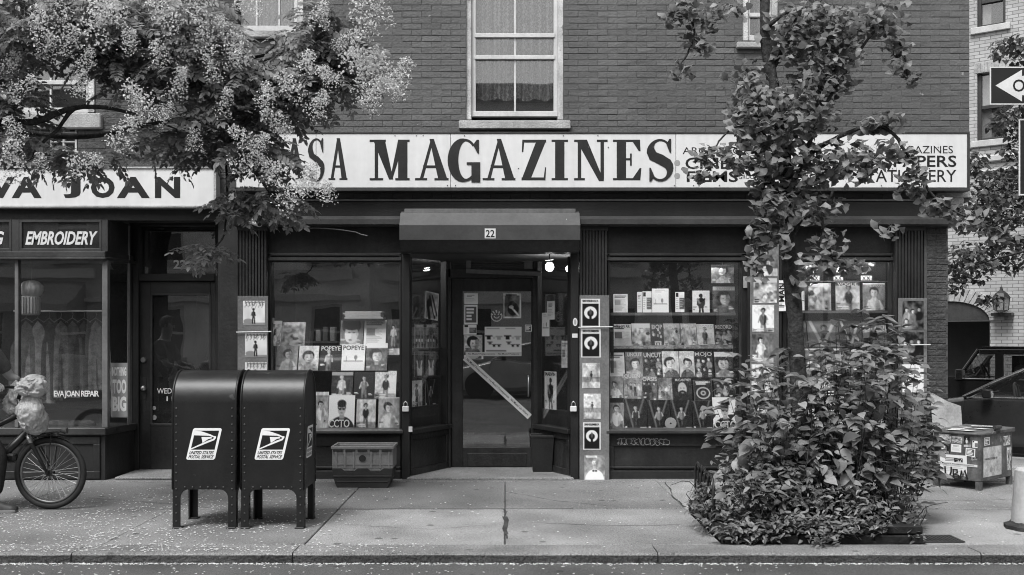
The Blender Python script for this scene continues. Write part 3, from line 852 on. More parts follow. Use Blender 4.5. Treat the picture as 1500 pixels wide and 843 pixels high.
for ch, a, b in (('C', 379, 411), ('A', 415, 446), ('S', 452, 475), ('A', 481, 509)):
    serif(ch, a, b, 203 if ch in 'CS' else 204, 266 if ch in 'CS' else 264, LY, M_inkl, sg, T=.13, t=.07, sh=.045)
LYt = SIGN_Y - .0015
for s_, a, b, c, d, bo in (('ARCHITECTURE', 1000, 1128, 216, 226, .0), ('CINEMA', 1004, 1112, 231, 248, .014), ('FILMS', 1006, 1081, 251, 267, .018), ('GROOMING', 1082, 1124, 256.5, 262.5, .005),
                       ('MAGAZINES', 1303, 1396, 214, 225, .0), ('NEWSPAPERS', 1229, 1401, 228, 245, .016), ('STATIONERY', 1258, 1401, 249, 267, .004)):
    ptext('lettering', s_, a, c, b, d, LYt, M_ink, sg, bold=bo)
for yy in (239, 258):
    q = MB(); c = P(992, yy, LYt); q.lathe([(.032, LYt - .0005), (.032, LYt + .001)], c.x, c.z, 14, 'y'); q.build('dot', M_gry, sg)
for i in range(26):       # fixing screws and rust points
    c = P(rng.uniform(480, 1410), rng.choice([199, 216, 247, 272]), LYt); q = MB(); q.sphere(c, .007, 6, 4); q.build('screw', M_mid, sg)

# ------------------------------------------------------------------ shutter housing over the door
aw = thing('shutter_housing', 'grey roller shutter housing with sloped top over the shop door', 'shutter housing')
x0, x1 = X(585, -.34), X(850, -.34)
Za = lambda py: Z(py, -.34)
q = MB(); q.prism([(.0, Za(306)), (-.2, Za(308)), (-.34, Za(330)), (-.335, Za(352)), (-.27, Za(366)), (-.25, Za(369)), (.0, Za(369))], 'x', x0 + .006, x1 - .006)
q.build('roll', M_blk2, aw)
q = MB(); q.prism([(-.23, Za(311.5)), (-.345, Za(330)), (-.338, Za(329.9)), (-.225, Za(310.5))], 'x', x0, x1); q.build('top_flap', mat('flap_lit', .055, .55, .4, .15, 4, 30, .05, 60, streak=.06, chips=.12, chip_col=.7), aw)  # lighter tone: the light on the sloping face is put into its colour
q = MB(); q.prism([(-.347, Za(330.4)), (-.347, Za(352)), (-.336, Za(352)), (-.336, Za(330.4))], 'x', x0, x1); q.build('front_flap', mat('flap_shaded', .042, .55, .4, .15, 4, 30, .05, 60), aw, bevel=.002)  # darker tone: the weaker light on the upright face is in its colour
q = MB(); q.box(x0 + .04, x1 - .04, -.22, .0, Za(311), Za(304)); q.build('top_lip', M_mid, aw, bevel=.004)
q = MB(); q.pbox(710, 335, 726, 349.5, -.3495, .002); q.build('number_sticker', M_wht, aw)
ptext('number', '22', 711.5, 337, 724.5, 348, -.3505, M_ink, aw, bold=.02)

# security camera
cmx = thing('security_camera', 'white bullet security camera under the signboard at the left end', 'camera')
c = P(375, 326, -.3)
q = MB(); d = Vector((.75, -.55, -.3)).normalized(); q.tube([c - d * .075, c - d * .07, c + d * .06, c + d * .062], [.03, .037, .037, .03], 14); q.build('body', M_wht, cmx, smooth=True)
q = MB(); q.tube([c + d * .055, c + d * .064], .029, 12); q.build('lens', M_blk, cmx)
q = MB(); q.tube([c - d * .02, c + Vector((-.03, .12, .05)), c + Vector((-.03, .18, .05))], .012, 8); q.build('bracket', M_wht, cmx)

# ================================================================== the neighbouring building
nb = thing('neighbour_building', 'dark building with the repair shop and a glazed street door', 'building')
NX0, NX1 = -9.0, X(345.6)
nops = [(X(20), X(140), Zs(166), 6.4), (X(72), X(114), Zs(226), Zs(190)), (X(-330), X(-190), Zs(166), 6.4)]
q = MB(); wall_panel(q, NX0, NX1, Zs(322), 9.6, .0036, .3, nops); nup = q.build('upper_wall', M_mort, nb)
brick_wall(nup, X(-60), NX1 - .002, Zs(262), 5.6, 0, nops, M_brick2, 60, lambda x, z: x > X(0))
sash_window(nb, .03, (20, 138, -110, 165), (34, 126, -110, 158), [121], [74], (10, 147, 166, 188), curt=100)
q = MB()
for a in (74, 93, 111): q.pbox(a - 1.5, 190, a + 1.5, 226, .02, .05)
for a in (194, 208, 222): q.pbox(74, a - 1, 112, a + 1, .025, .04)
fo = q.build('window', M_white, nb, bevel=.003)
q = MB(); q.pbox(74, 190, 112, 226, .07, .006); q.build('pane', G_win, fo)
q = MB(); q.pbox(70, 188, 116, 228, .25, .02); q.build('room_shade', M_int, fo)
MB().box(NX0, X(320), -.03, .1, Zs(324), Zs(304)).build('fascia', M_blk2, nb, bevel=.005)
# pier between the two shops
q = MB(); q.pbox(319, 304, 349.5, 704, -.02, .5); q.build('pier', M_blk2, nb, bevel=.01)
# bay window
BY = -.1
def bay():
    za, zb, zc, zd = Z(704, BY), Z(637, BY), Z(627, BY), Z(381, BY)
    xr = X(154, BY); xs = X(189, .35)
    q = MB(); q.prism([(NX0, BY), (xr, BY), (xs, .35), (xs, .5), (NX0, .5)], 'z', 0, zb); b0 = q.build('bay_base', M_blk2, nb)
    q = MB()
    for a, b in ((-8.9, -7.4), (-7.3, -5.75), (-5.65, xr - .05)):
        q.box(a, b, BY - .02, BY + .01, .02, .1); q.box(a, b, BY - .02, BY + .01, zb - .1, zb - .02); q.box(a, a + .07, BY - .02, BY + .01, .1, zb - .1); q.box(b - .07, b, BY - .02, BY + .01, .1, zb - .1)
    q.build('moulding', M_blk2, b0, bevel=.004)
    q = MB(); q.prism([(NX0, BY - .05), (xr + .02, BY - .05), (xs + .03, .33), (xs + .03, .5), (NX0, .5)], 'z', zb, zc); q.build('bay_sill', M_dk, nb, bevel=.006)
    zt = Z(369, BY)
    q = MB(); q.prism([(NX0, BY - .05), (xr + .02, BY - .05), (xs + .03, .33), (xs + .03, .5), (NX0, .5)], 'z', zd, zd + .03); q.prism([(NX0, BY - .03), (xr + .01, BY - .03), (xs + .01, .34), (xs, .5), (NX0, .5)], 'z', zd + .03, zt); q.build('bay_head', M_dk, nb, bevel=.006)
    for px_ in (-260, -118, 24, 153.5):
        q = MB(); w = .02 if px_ < 150 else .03
        q.box(X(px_, BY) - w, X(px_, BY) + w, BY, BY + .07, zc, zd); q.build('mullion', M_mid if px_ > 0 else M_dk, nb, bevel=.005)
    q = MB(); q.box(NX0, xr, BY + .03, BY + .037, zc, zd); q.build('bay_pane', G_shop, nb)
    q = MB(); q.add([(xr + .02, BY + .05, zc), (xs, .33, zc), (xs, .33, zd), (xr + .02, BY + .05, zd)], [(0, 1, 2, 3)]); q.build('side_pane', G_shop, nb, fixn=False)
    q = MB(); q.tube([(xs, .34, zc), (xs, .34, Z(325, BY))], .017, 6); q.build('corner_strip', M_mid, nb)
    # transom lights above
    zt2 = Z(322, BY)
    for (a, b) in ((-120, 17), (28, 149)):
        q = MB()
        for (c0, c1, r0, r1) in ((a, b, 322, 326), (a, b, 364, 369), (a, a + 4, 326, 364), (b - 4, b, 326, 364)): q.pbox(c0, r0, c1, r1, BY, .05)
        t = q.build('transom_light', M_dk, nb, bevel=.004)
        q = MB(); q.pbox(a + 4, 326, b - 4, 364, BY + .02, .006); q.build('pane', glass_mat('transom_glass', 1.5, 1.6, .3, .05), t)
        q = MB(); q.pbox(a + 2, 324, b - 2, 366, BY + .06, .01); q.build('backing', M_blk, t)
    q = MB(); q.pbox(17, 322, 28, 369, BY + .005, .05); q.build('transom_post', M_dk, nb, bevel=.004)
    q = MB(); q.pbox(149, 322, 158, 369, BY + .005, .05); q.build('transom_post', M_dk, nb, bevel=.004)
    q = MB(); q.add([(xr + .02, BY + .06, zt), (xs, .34, zt), (xs, .34, zt2), (xr + .02, BY + .06, zt2)], [(0, 1, 2, 3)]); q.build('side_transom', M_dk, nb, fixn=False)
    ptext('lettering', 'EMBROIDERY', 37, 339, 143, 359, BY + .018, M_wht, nb, bold=.03, shear=.3)
    ptext('lettering', 'TAILORING', -95, 339, 6, 359, BY + .018, M_wht, nb, bold=.03, shear=.3)
    ptext('lettering', 'EVA JOAN REPAIR', 79, 572.5, 145, 584, BY + .028, M_wht, nb, bold=.02, space=.85)
bay()
# door
NY = .55
q = MB(); q.pbox(193, 322, 203, 692, NY - .05, .12); q.pbox(315, 322, 322, 692, NY - .05, .12); q.pbox(203, 401, 315, 412, NY - .04, .12); q.pbox(203, 318, 315, 331, NY - .04, .12); q.build('door_frame', M_blk, nb, bevel=.006)
q = MB(); q.pbox(205, 331, 316, 401, NY + .02, .006); q.build('transom_pane', G_win, nb)
q = MB()
for (a, c, b, d) in ((204, 412.5, 221, 692), (308, 412.5, 316, 692), (221, 412.5, 308, 432), (221, 622, 308, 692)): q.pbox(a, c, b, d, NY, .05)
nd = q.build('door', M_blk2, nb, bevel=.005)
q = MB()
for (a, c, b, d) in ((221, 430, 308, 433), (221, 621, 308, 624), (220, 432, 223, 622), (306, 432, 309, 622)): q.pbox(a, c, b, d, NY - .008, .02)
q.build('glazing_bead', M_dk, nd, bevel=.003)
q = MB(); q.pbox(221, 432, 308, 622, NY + .02, .006); q.build('pane', G_win, nd)
M_steel = MATS['steel']
q = MB(); c = P(210.5, 527.5, NY); q.lathe([(.03, NY - .02), (.034, NY - .004), (.034, NY)], c.x, c.z, 14, 'y'); q.build('deadbolt', M_steel, nd)
q = MB(); q.pbox(205, 553, 214, 586, NY - .006, .01); q.build('lock_plate', M_dk, nd, bevel=.002)
q = MB(); c = P(210, 569, NY - .03); q.sphere(c, .033, 12, 8); q.build('knob', M_steel, nd, smooth=True)
ptext('lettering', 'WEDNESDAY', 230, 569, 288, 577, NY + .018, M_wht, nd, bold=.01)
ptext('lettering', '11 - 7', 244, 581, 276, 588, NY + .018, M_wht, nd, bold=.01)
ptext('number', '22', 254, 381, 273, 394, NY + .018, M_wht, nb, bold=.03)
for py_, r_ in ((598, .022), (612, .028)):
    c = P(226, py_, NY + .018); q = MB(); q.lathe([(r_, NY + .016), (r_, NY + .019)], c.x, c.z, 12, 'y'); q.build('sticker', M_gry, nd)
q = MB(); q.box(X(188, .3), X(320, .3), -.1, NY + .1, 0.005, .035); q.build('door_step', M_conc, nb, bevel=.008)
q = MB(); q.box(NX0, NX1, 2.9, 3.0, 0, 3.2); q.box(NX1 - .08, NX1 - .02, .5, 3, 0, 3.2); q.box(X(192, .5) - .02, X(192, .5) + .02, .5, 3, 0, 3.2); q.build('interior_wall', M_int, nb)
MB().box(NX0, NX1, .0, 3, 3.0, 3.1).build('interior_ceiling', MATS['interior_ceiling'], nb)
MB().box(NX0, X(189, .4), .0, 3, .52, .55).build('display_floor', M_wood, nb)
MB().box(NX0, NX1, -.2, .3, 9.6, 10).build('roof_cornice', M_dk, nb, bevel=.03)

# its sign
s2 = thing('shop_sign', 'white signboard with bold dark capitals over the repair shop', 'sign')
q = MB(); q.pbox(-420, 247, 313, 301.5, -.15, .03); q.build('panel', M_sign, s2)
q = MB(); q.pbox(-424, 244.5, 316.5, 247, -.165, .16); q.pbox(-424, 301.5, 316.5, 304.5, -.165, .16); q.pbox(313, 247, 316.5, 301.5, -.165, .16); q.build('frame', M_stone, s2, bevel=.003)
for ch, a, b in (('E', -52, -24), ('V', -18, 22), ('A', 17, 61), ('J', 93, 118), ('O', 133, 168), ('A', 171, 219.5), ('N', 227, 264)):
    ptext('letter', ch, a, 259.5, b, 290.5, -.1515, M_ink, s2, bold=.045)

# repair-shop window display: lantern, leaning sign, garments on a rail
lt = thing('paper_lantern', 'pale striped onion-shaped paper lantern hanging in the repair shop window', 'lantern')
LYn = .12; c = P(46, 424, LYn)
zz = lambda py: Z(py, LYn); r_ = .125
n = 20; prof_d = [(.03, zz(411)), (.08, zz(413)), (r_, zz(419)), (r_ * 1.02, zz(425)), (.11, zz(431)), (.085, zz(434))]
q = MB(); o0 = len(q.v)
for r0, h in prof_d:
    for k in range(60):
        an = 2 * math.pi * k / 60; rr = r0 * (1 - .07 * abs(math.sin(an * 7))); q.v.append((c.x + rr * math.cos(an), LYn + rr * math.sin(an), h))
for i in range(len(prof_d) - 1):
    for k in range(60): q.f.append((i * 60 + k, i * 60 + (k + 1) % 60, (i + 1) * 60 + (k + 1) % 60, (i + 1) * 60 + k))
q.build('dome', mat('lantern_paper', .5, .8, .2, .1, 10, 60, transl=.3), lt, smooth=True)
q = MB(); q.lathe([(.085, zz(434)), (.095, zz(436)), (.098, zz(460)), (.085, zz(462))], c.x - .01, LYn, 20); q.build('drum', MATS['lantern_paper'], lt, auto=40)
q = MB()
for k in range(20):
    an = 2 * math.pi * k / 20; q.tube([(c.x - .01 + .1 * math.cos(an), LYn + .1 * math.sin(an), zz(436)), (c.x - .01 + .1 * math.cos(an), LYn + .1 * math.sin(an), zz(460))], .004, 4)
q.build('ribs', M_mid, lt)
q = MB(); q.tube([(c.x, LYn, zz(411)), (c.x, LYn, 3.0)], .004, 5); q.build('cord', M_mid, lt)

tb = thing('leaning_sign', 'small grey shop sign with white shadowed words leaning in the narrow side pane', 'sign', loc=(0, 0, 0))
ys = .1
q = MB(); q.pbox(162.5, 532, 187, 612, ys - .03, .02); sgn_xf = None
q.build('board', mat('sign_grey', .2, .6, .3, .1), tb, bevel=.003)
for s_, a, b, c_, d in (('NOTHING', 164.5, 185, 538, 551), ('TOO', 165, 185, 556, 577), ('BIG', 165, 185, 581, 603)):
    ptext('lettering', s_, a, c_, b, d, ys - .0315, M_wht, tb, bold=.05)
def garment(px, Yg, h, w, m, label):
    c = P(px, 470, Yg); vs = []; fs = []; n = 10; mrows = 6
    for j in range(mrows + 1):
        v = j / mrows; hw = w * (.28 + .5 * min(1, v * 3.5) + .25 * v)
        for i in range(n + 1):
            u = i / n * 2 - 1
            zt = c.z - v * h - (.06 * abs(u) if v < .2 else 0)
            vs.append((c.x + u * hw * .5, Yg + .02 * math.sin(u * 8 + px) * v + .015 * abs(u), zt))
    for j in range(mrows):
        for i in range(n): fs.append((j * (n + 1) + i, j * (n + 1) + i + 1, (j + 1) * (n + 1) + i + 1, (j + 1) * (n + 1) + i))
    t = thing('garment', label, 'garment', 'garments in the repair shop window')
    q = MB(); q.add(vs, fs); q.build('cloth', m, t, smooth=True, fixn=False)
    q = MB(); q.tube([(c.x - w * .2, Yg, c.z - .02), (c.x, Yg, c.z + .03), (c.x + w * .2, Yg, c.z - .02)], .006, 5); q.tube([(c.x, Yg, c.z + .03), (c.x + .01, Yg, c.z + .07), (c.x, Yg, c.z + .1)], .003, 4); q.build('hanger', M_mid, t)
tones = [.10, .2, .06, .15, .09, .05, .13]
names = ['grey patterned garment hanging nearest the lantern', 'lighter long garment hanging right of the lantern', 'dark garment hanging third from the window mullion', 'mid grey coat hanging in the middle of the repair shop window', 'dark narrow garment hanging left of the tree reflection', 'near black jacket hanging behind the painted shop name', 'grey shirt hanging last on the rail by the corner post']
for k in range(7):
    garment(38 + k * 17, .5, rng.uniform(.7, .95), rng.uniform(.3, .42), mat('cloth%d' % k, tones[k], .9, .1, .4, 12, 60), names[k])
rl = MB(); rl.tube([P(20, 456, .5), P(160, 456, .5)], .012, 8); tag(rl.build('clothes_rail', M_steel), 'thin metal clothes rail behind the repair shop window', 'rail')
q = MB(); 
for k in range(5): q.sphere(P(70 + k * 14 + rng.uniform(-3, 3), 622, .2), .1, 10, 6, 1.2, .8, .5)
tag(q.build('folded_cloths', mat('cloth_dark', .05, .9, .1, .4, 12, 60), smooth=True), 'dark folded cloths piled along the repair shop window sill', 'cloth')
# ================================================================== printed matter
class Art:
    """a small picture built up from simple shapes; sampled at the vertices of a page"""
    def __init__(s, w, h, bg, seed, aspect):
        s.W, s.H = w * 3, h * 3; s.w, s.h = w, h; s.asp = aspect
        y, x = np.mgrid[0:s.H, 0:s.W]; s.u = (x + .5) / s.W; s.v = (y + .5) / s.H
        s.a = np.full((s.H, s.W), float(bg)); s.r = np.random.default_rng(seed)
    def ell(s, cx, cy, rx, ry, val, rot=0):
        dx = s.u - cx; dy = (s.v - cy)
        if rot: c, q = math.cos(rot), math.sin(rot); dx, dy = dx * c + dy * q, -dx * q + dy * c
        s.a[(dx / rx) ** 2 + (dy / ry) ** 2 < 1] = val; return s
    def rect(s, x0, y0, x1, y1, val): s.a[(s.u > x0) & (s.u < x1) & (s.v > y0) & (s.v < y1)] = val; return s
    def line(s, x0, y0, x1, y1, wd, val):
        d = np.array([x1 - x0, y1 - y0]); L2 = (d ** 2).sum() + 1e-9
        t = np.clip(((s.u - x0) * d[0] + (s.v - y0) * d[1]) / L2, 0, 1)
        s.a[np.hypot(s.u - x0 - t * d[0], (s.v - y0 - t * d[1])) < wd / 2] = val; return s
    def noise(s, amt, n=6, region=None):
        g = s.r.uniform(-1, 1, (n + 1, n + 1)); gx = s.u * n; gy = s.v * n; ix = np.minimum(gx.astype(int), n - 1); iy = np.minimum(gy.astype(int), n - 1)
        fx = gx - ix; fy = gy - iy
        val = (g[iy, ix] * (1 - fx) + g[iy, ix + 1] * fx) * (1 - fy) + (g[iy + 1, ix] * (1 - fx) + g[iy + 1, ix + 1] * fx) * fy
        s.a = np.clip(s.a * (1 + amt * val), .004, .85); return s
    def rows(s, y0, y1, n, val, x0=.1, x1=.9, th=.45):
        for k in range(n):
            ya = y0 + (y1 - y0) * k / n; e = x0 + (x1 - x0) * s.r.uniform(.55, 1)
            s.rect(x0, ya, e, ya + (y1 - y0) / n * th, val)
        return s
    def head(s, cx, cy, r, skin, hair, shade=.5, long=False):
        ry = r / s.asp if False else r * s.asp
        k = s.r.uniform(-.22, .22); tl = s.r.uniform(-.25, .25)
        if long: s.ell(cx + k * r, cy + ry * .3, r * 1.4, ry * 1.5, hair)
        s.ell(cx - k * r, cy - ry * .22, r * 1.08, ry * 1.05, hair, tl)
        s.ell(cx + k * r * .5, cy + ry * .12, r * .8, ry * 1.0, skin, tl)
        sh = ((s.u - cx - k * r * .5) / (r * .8)) ** 2 + ((s.v - cy - ry * .12) / (ry * 1.0)) ** 2 < 1
        s.a[sh & (s.u > cx + r * s.r.uniform(.0, .35))] = skin * shade
        s.ell(cx - k * r, cy - ry * .85, r * .85, ry * .33, hair, tl)
        for sx in (-.32, .36): s.ell(cx + (sx + k * .6) * r, cy + ry * .02, r * .17, ry * .09, skin * .3)
        s.ell(cx + k * r * .7, cy + ry * .3, r * .1, ry * .2, skin * .65)
        s.ell(cx + k * r * .6, cy + ry * .66, r * .24, ry * .07, skin * .42)
        s.ell(cx, cy + ry * 1.08, r * .5, ry * .12, skin * .5)
        return s
    def body(s, cx, cy, r, top, skin, hair, legs=None, pose=0):
        A = s.asp
        s.line(cx - r * 1.15, cy + r * A * 2.2, cx - r * (1.7 + .5 * pose), cy + r * A * 4.9, r * .6, skin * .9)
        if pose > .3: s.line(cx + r * 1.15, cy + r * A * 2.2, cx + r * 1.9, cy + r * A * 3.6, r * .6, skin); s.line(cx + r * 1.9, cy + r * A * 3.6, cx + r * .3, cy + r * A * 4.2, r * .55, skin)
        else: s.line(cx + r * 1.15, cy + r * A * 2.2, cx + r * 1.6, cy + r * A * 4.9, r * .6, skin)
        if legs is not None:
            s.line(cx - r * .5, cy + r * A * 5, cx - r * .8, cy + r * A * 11, r * 1.1, legs); s.line(cx + r * .5, cy + r * A * 5, cx + r * (.8 + .6 * pose), cy + r * A * 11, r * 1.1, legs * .8)
        s.ell(cx, cy + r * A * 3.7, r * 1.45, r * A * 2.5, top)
        m_ = (((s.u - cx) / (r * 1.45)) ** 2 + ((s.v - cy - r * A * 3.7) / (r * A * 2.5)) ** 2 < 1) & (s.u > cx + r * .3)
        s.a[m_] *= .6
        s.ell(cx, cy + r * A * 1.5, r * .5, r * A * .9, skin * .8)
        return s.head(cx, cy, r, skin, hair)
    def soften(s):
        """grain, light fall-off and a little optical blur, as in a printed photograph"""
        for _ in range(2):
            p = np.pad(s.a, 1, mode='edge'); s.a = (p[:-2, 1:-1] + p[2:, 1:-1] + p[1:-1, :-2] + p[1:-1, 2:] + 2 * p[1:-1, 1:-1]) / 6
        ang = s.r.uniform(0, 6.28); s.a = s.a * (1 + .45 * ((s.u - .5) * math.cos(ang) + (s.v - .5) * math.sin(ang)))
        return s
    def out(s): return s.a.reshape(s.h, 3, s.w, 3).mean((1, 3))

def art(kind, w, h, seed, asp):
    """asp = page width / height; returns h x w grey values (linear)"""
    r = random.Random(seed); U = r.uniform
    if kind == 'face':
        A = Art(w, h, U(.3, .6) if r.random() < .5 else U(.08, .2), seed, asp)
        A.ell(.5 + U(-.05, .05), 1.05, .46, .36, U(.03, .5)); A.rect(.42, .55, .58, .78, .3); A.head(.5 + U(-.08, .08), .46, U(.25, .33), U(.42, .6), U(.01, .03), U(.4, .65), r.random() < .12)
    elif kind == 'bigface':
        A = Art(w, h, .16, seed, asp); A.ell(.48, .25, .42, .3, .015); A.rect(.4, .72, .75, 1, .3); A.ell(.5, .55, .27, .33, .42); A.ell(.35, .55, .14, .28, .52)
        A.ell(.5, .22, .4, .2, .015); A.ell(.74, .55, .06, .08, .35); A.ell(.4, .5, .06, .02, .04); A.ell(.6, .5, .06, .02, .04); A.ell(.45, .76, .08, .025, .1)
    elif kind == 'glasses':
        A = Art(w, h, .68, seed, asp); A.noise(.1, 3); A.ell(.5, 1.05, .5, .42, .022); A.rect(.42, .5, .6, .7, .25); A.ell(.5, .42, .15, .18, .32)
        A.ell(.5, .26, .17, .12, .015); A.rect(.34, .26, .38, .4, .03); A.rect(.62, .26, .66, .4, .03); A.ell(.44, .42, .06, .035, .08); A.ell(.57, .42, .06, .035, .08); A.line(.36, .4, .64, .4, .015, .02); A.ell(.5, .53, .05, .012, .1)
    elif kind == 'beard':
        A = Art(w, h, .06, seed, asp); A.noise(.5); A.ell(.5, 1.1, .5, .3, .03); A.ell(.5, .45, .34, .4, .03); A.ell(.5, .5, .22, .28, .36); A.ell(.5, .68, .2, .13, .06); A.ell(.5, .66, .07, .02, .25); A.ell(.42, .46, .05, .02, .04); A.ell(.58, .46, .05, .02, .04)
    elif kind == 'figure':
        lt = r.random() < .55; A = Art(w, h, U(.38, .6) if lt else U(.06, .16), seed, asp); A.rect(0, U(.7, .85), 1, 1, U(.2, .35)); A.body(.5 + U(-.1, .1), .22, .105, U(.03, .12) if lt else U(.4, .65), U(.2, .3) if lt else U(.4, .55), .015, U(.05, .2) if lt else U(.2, .5), U(-.5, .9))
        A.rows(.84, .96, 2, .7, .1, .6)
    elif kind == 'half':
        A = Art(w, h, U(.1, .3), seed, asp); A.body(.5 + U(-.06, .06),   .34, .19, U(.4, .68), U(.4, .58), .012, None, U(-.2, .9)); A.rect(0, 0, 1, U(.0, .12), U(.4, .6))
    elif kind == 'darkfig':
        A = Art(w, h, .02, seed, asp); A.noise(.5); A.body(.5 + U(-.1, .1), .25, .1, U(.08, .3), U(.3, .5), .012, U(.1, .3), U(-.3, .8))
    elif kind == 'multi':
        A = Art(w, h, U(.02, .12), seed, asp); A.noise(.6)
        for k in range(r.choice([4, 5, 6])):
            cx, cy = .2 + .3 * (k % 3) + U(-.05, .05), .34 + .33 * (k // 3) + U(-.05, .05); A.ell(cx, cy + .22, .15, .16, U(.02, .3)); A.head(cx, cy, .09, U(.3, .55), .02)
    elif kind == 'band':
        A = Art(w, h, U(.1, .3), seed, asp); A.noise(.4)
        for k in range(4): A.body(.17 + .22 * k, .42 + U(-.05, .05), .055, U(.05, .5), U(.35, .55), .02, U(.05, .4), U(-.3, .5))
    elif kind == 'vdark':
        A = Art(w, h, .018, seed, asp); A.line(.08, .02, .4, 1, .07, .14); A.line(.4, 1, .85, .02, .07, .14); A.body(.5, .3, .085, U(.06, .25), .4, .01, .06, U(0, 1)); A.rect(.04, .9, .12, .97, .6); A.rect(.68, .93, .95, .97, .5)
    elif kind == 'vlight':
        A = Art(w, h, U(.14, .26), seed, asp); A.noise(.3); A.body(.55, .3, .1, .06, .3, .02, .2, .6); A.line(.12, .05, .45, .98, .1, .75); A.line(.45, .98, .8, .2, .1, .75)
    elif kind == 'text':
        A = Art(w, h, U(.4, .62), seed, asp); A.rows(.1, .24, 2, U(.04, .1), .1, .9, .6); A.rows(.3, .92, r.choice([13, 15, 17]), U(.14, .28), .12, .88, .4); A.rect(.12, .34, .5, .6, U(.1, .3)); A.noise(.2, 5)
    elif kind == 'notice':
        A = Art(w, h, .5, seed, asp); A.rows(.15, .35, 3, .1, .2, .8, .5); A.rows(.45, .85, 5, .28, .12, .88, .3)
    elif kind == 'cover_white':
        A = Art(w, h, .62, seed, asp); A.rect(.1, .62, .9, .66, .2); A.line(.22, .45, .22, .64, .02, .15); A.ell(.6, .5, .07, .09, .18); A.line(.6, .55, .6, .64, .03, .15); A.rows(.07, .2, 2, .4, .2, .8)
    elif kind == 'block':
        A = Art(w, h, .55, seed, asp); A.rect(.45, .3, .98, .85, .12); A.rows(.35, .8, 4, .25, .5, .95); A.rect(.08, .05, .35, .25, .06); A.rows(.3, .9, 6, .35, .08, .36)
    elif kind == 'fan':
        A = Art(w, h, .42, seed, asp); A.rows(.05, .13, 1, .16, .1, .9, .8); A.rect(.08, .18, .92, .96, .035); A.ell(.5, .5, .32, .32 * asp, .45); A.ell(.5, .52, .17, .17 * asp, .03); A.rect(.43, .52, .57, .9, .035); A.ell(.5, .47, .06, .1, .1)
    elif kind == 'beach':
        A = Art(w, h, .4, seed, asp); A.rect(0, .55, 1, .75, .22); A.rect(0, .75, 1, 1, .33); A.noise(.3); A.body(.5, .36, .045, .1, .16, .03, .12, .6); A.rows(.05, .14, 1, .6, .2, .8, .8)
    elif kind == 'sil':
        A = Art(w, h, .45, seed, asp); A.noise(.15, 4); A.rect(0, .88, 1, 1, .2); A.ell(.25, .82, .22, .1, .2); A.body(.48, .36, .055, .09, .08, .05, .07, .3)
        for k in range(6): x = .12 + .15 * k; A.line(x, .04, x + U(-.08, .08), .2, .05, .12); A.line(x, .1, x + .1, .06, .05, .14); A.line(x + .05, .15, x - .03, U(.25, .35), .03, .18)
        A.line(.1, .55, .5, .25, .015, .4)
    elif kind == 'bowtie':
        A = Art(w, h, .22, seed, asp); A.noise(.2); A.ell(.5, 1.0, .44, .42, .68); A.rect(.43, .4, .57, .62, .35); A.head(.5, .3, .13, .45, .25); A.ell(.44, .64, .06, .04, .012); A.ell(.57, .64, .06, .04, .012); A.rect(.47, .7, .53, 1, .55); A.rows(.03, .12, 1, .5, .1, .9, .9)
    elif kind == 'tees':
        A = Art(w, h, .52, seed, asp)
        for bx in (.02, .52):
            A.rows(.06, .12, 1, .2, bx + .04, bx + .42, .6)
            for i, (x, y, s_) in enumerate(((.1, .4, .1), (.24, .42, .05), (.37, .42, .09), (.13, .62, .07), (.24, .72, .06), (.37, .72, .06))):
                vv = [.03, .4, .28, .12, .02, .08][i]; A.rect(bx + x - s_ * .55, y - s_ * .7, bx + x + s_ * .55, y + s_ * 1.0, vv); A.rect(bx + x - s_, y - s_ * .7, bx + x + s_, y - s_ * .1, vv)
        A.rows(.9, .97, 1, .1, .04, .96, .8)
    elif kind == 'bottles':
        A = Art(w, h, .16, seed, asp); A.noise(.4); A.rows(.06, .16, 1, .5, .1, .9, .8)
        for k in range(3): x = .22 + .28 * k; A.rect(x - .07, .45, x + .07, .95, .04); A.rect(x - .03, .3, x + .03, .45, .05); A.rect(x - .06, .62, x + .06, .74, .5)
    elif kind == 'tank':
        A = Art(w, h, .1, seed, asp); A.noise(.3); A.ell(.5, .2, .14, .16, .12); A.ell(.5, .75, .34, .4, .14); A.line(.28, .4, .38, .62, .1, .6); A.line(.75, .4, .62, .62, .1, .6); A.rect(.27, .6, .76, .95, .6); A.ell(.5, .56, .12, .12, .14)
    elif kind == 'emblem':
        A = Art(w, h, .1, seed, asp); A.rect(.05, .05, .95, .95, .05); A.rows(.1, .26, 2, .5, .15, .85, .7); A.ell(.5, .62, .36, .27, .35); A.ell(.5, .62, .3, .22, .06); A.ell(.5, .62, .14, .11, .3); A.ell(.5, .62, .07, .05, .06)
    elif kind == 'sticker':
        A = Art(w, h, .6, seed, asp); A.rect(.1, .1, .9, .9, .12); A.rows(.18, .85, 4, .6, .18, .82, .6)
    elif kind == 'bulldog':
        A = Art(w, h, .5, seed, asp); A.rect(.1, .1, .9, .93, .16); A.noise(.3, 5); A.ell(.55, .62, .3, .26, .06); A.ell(.5, .42, .16, .12, .09); A.ell(.45, .55, .13, .06, .5); A.line(.5, .6, .85, .88, .08, .5); A.rows(.04, .11, 1, .12, .15, .85, .8)
    elif kind == 'trombone':
        A = Art(w, h, .38, seed, asp); A.rect(.06, .06, .94, .94, .22); A.line(.3, .2, .75, .9, .12, .05); A.line(.5, .15, .9, .8, .1, .06); A.ell(.3, .4, .2, .14, .05); A.line(.2, .5, .35, .95, .2, .06); A.line(.5, .35, .72, .8, .05, .4)
    elif kind == 'figtall':
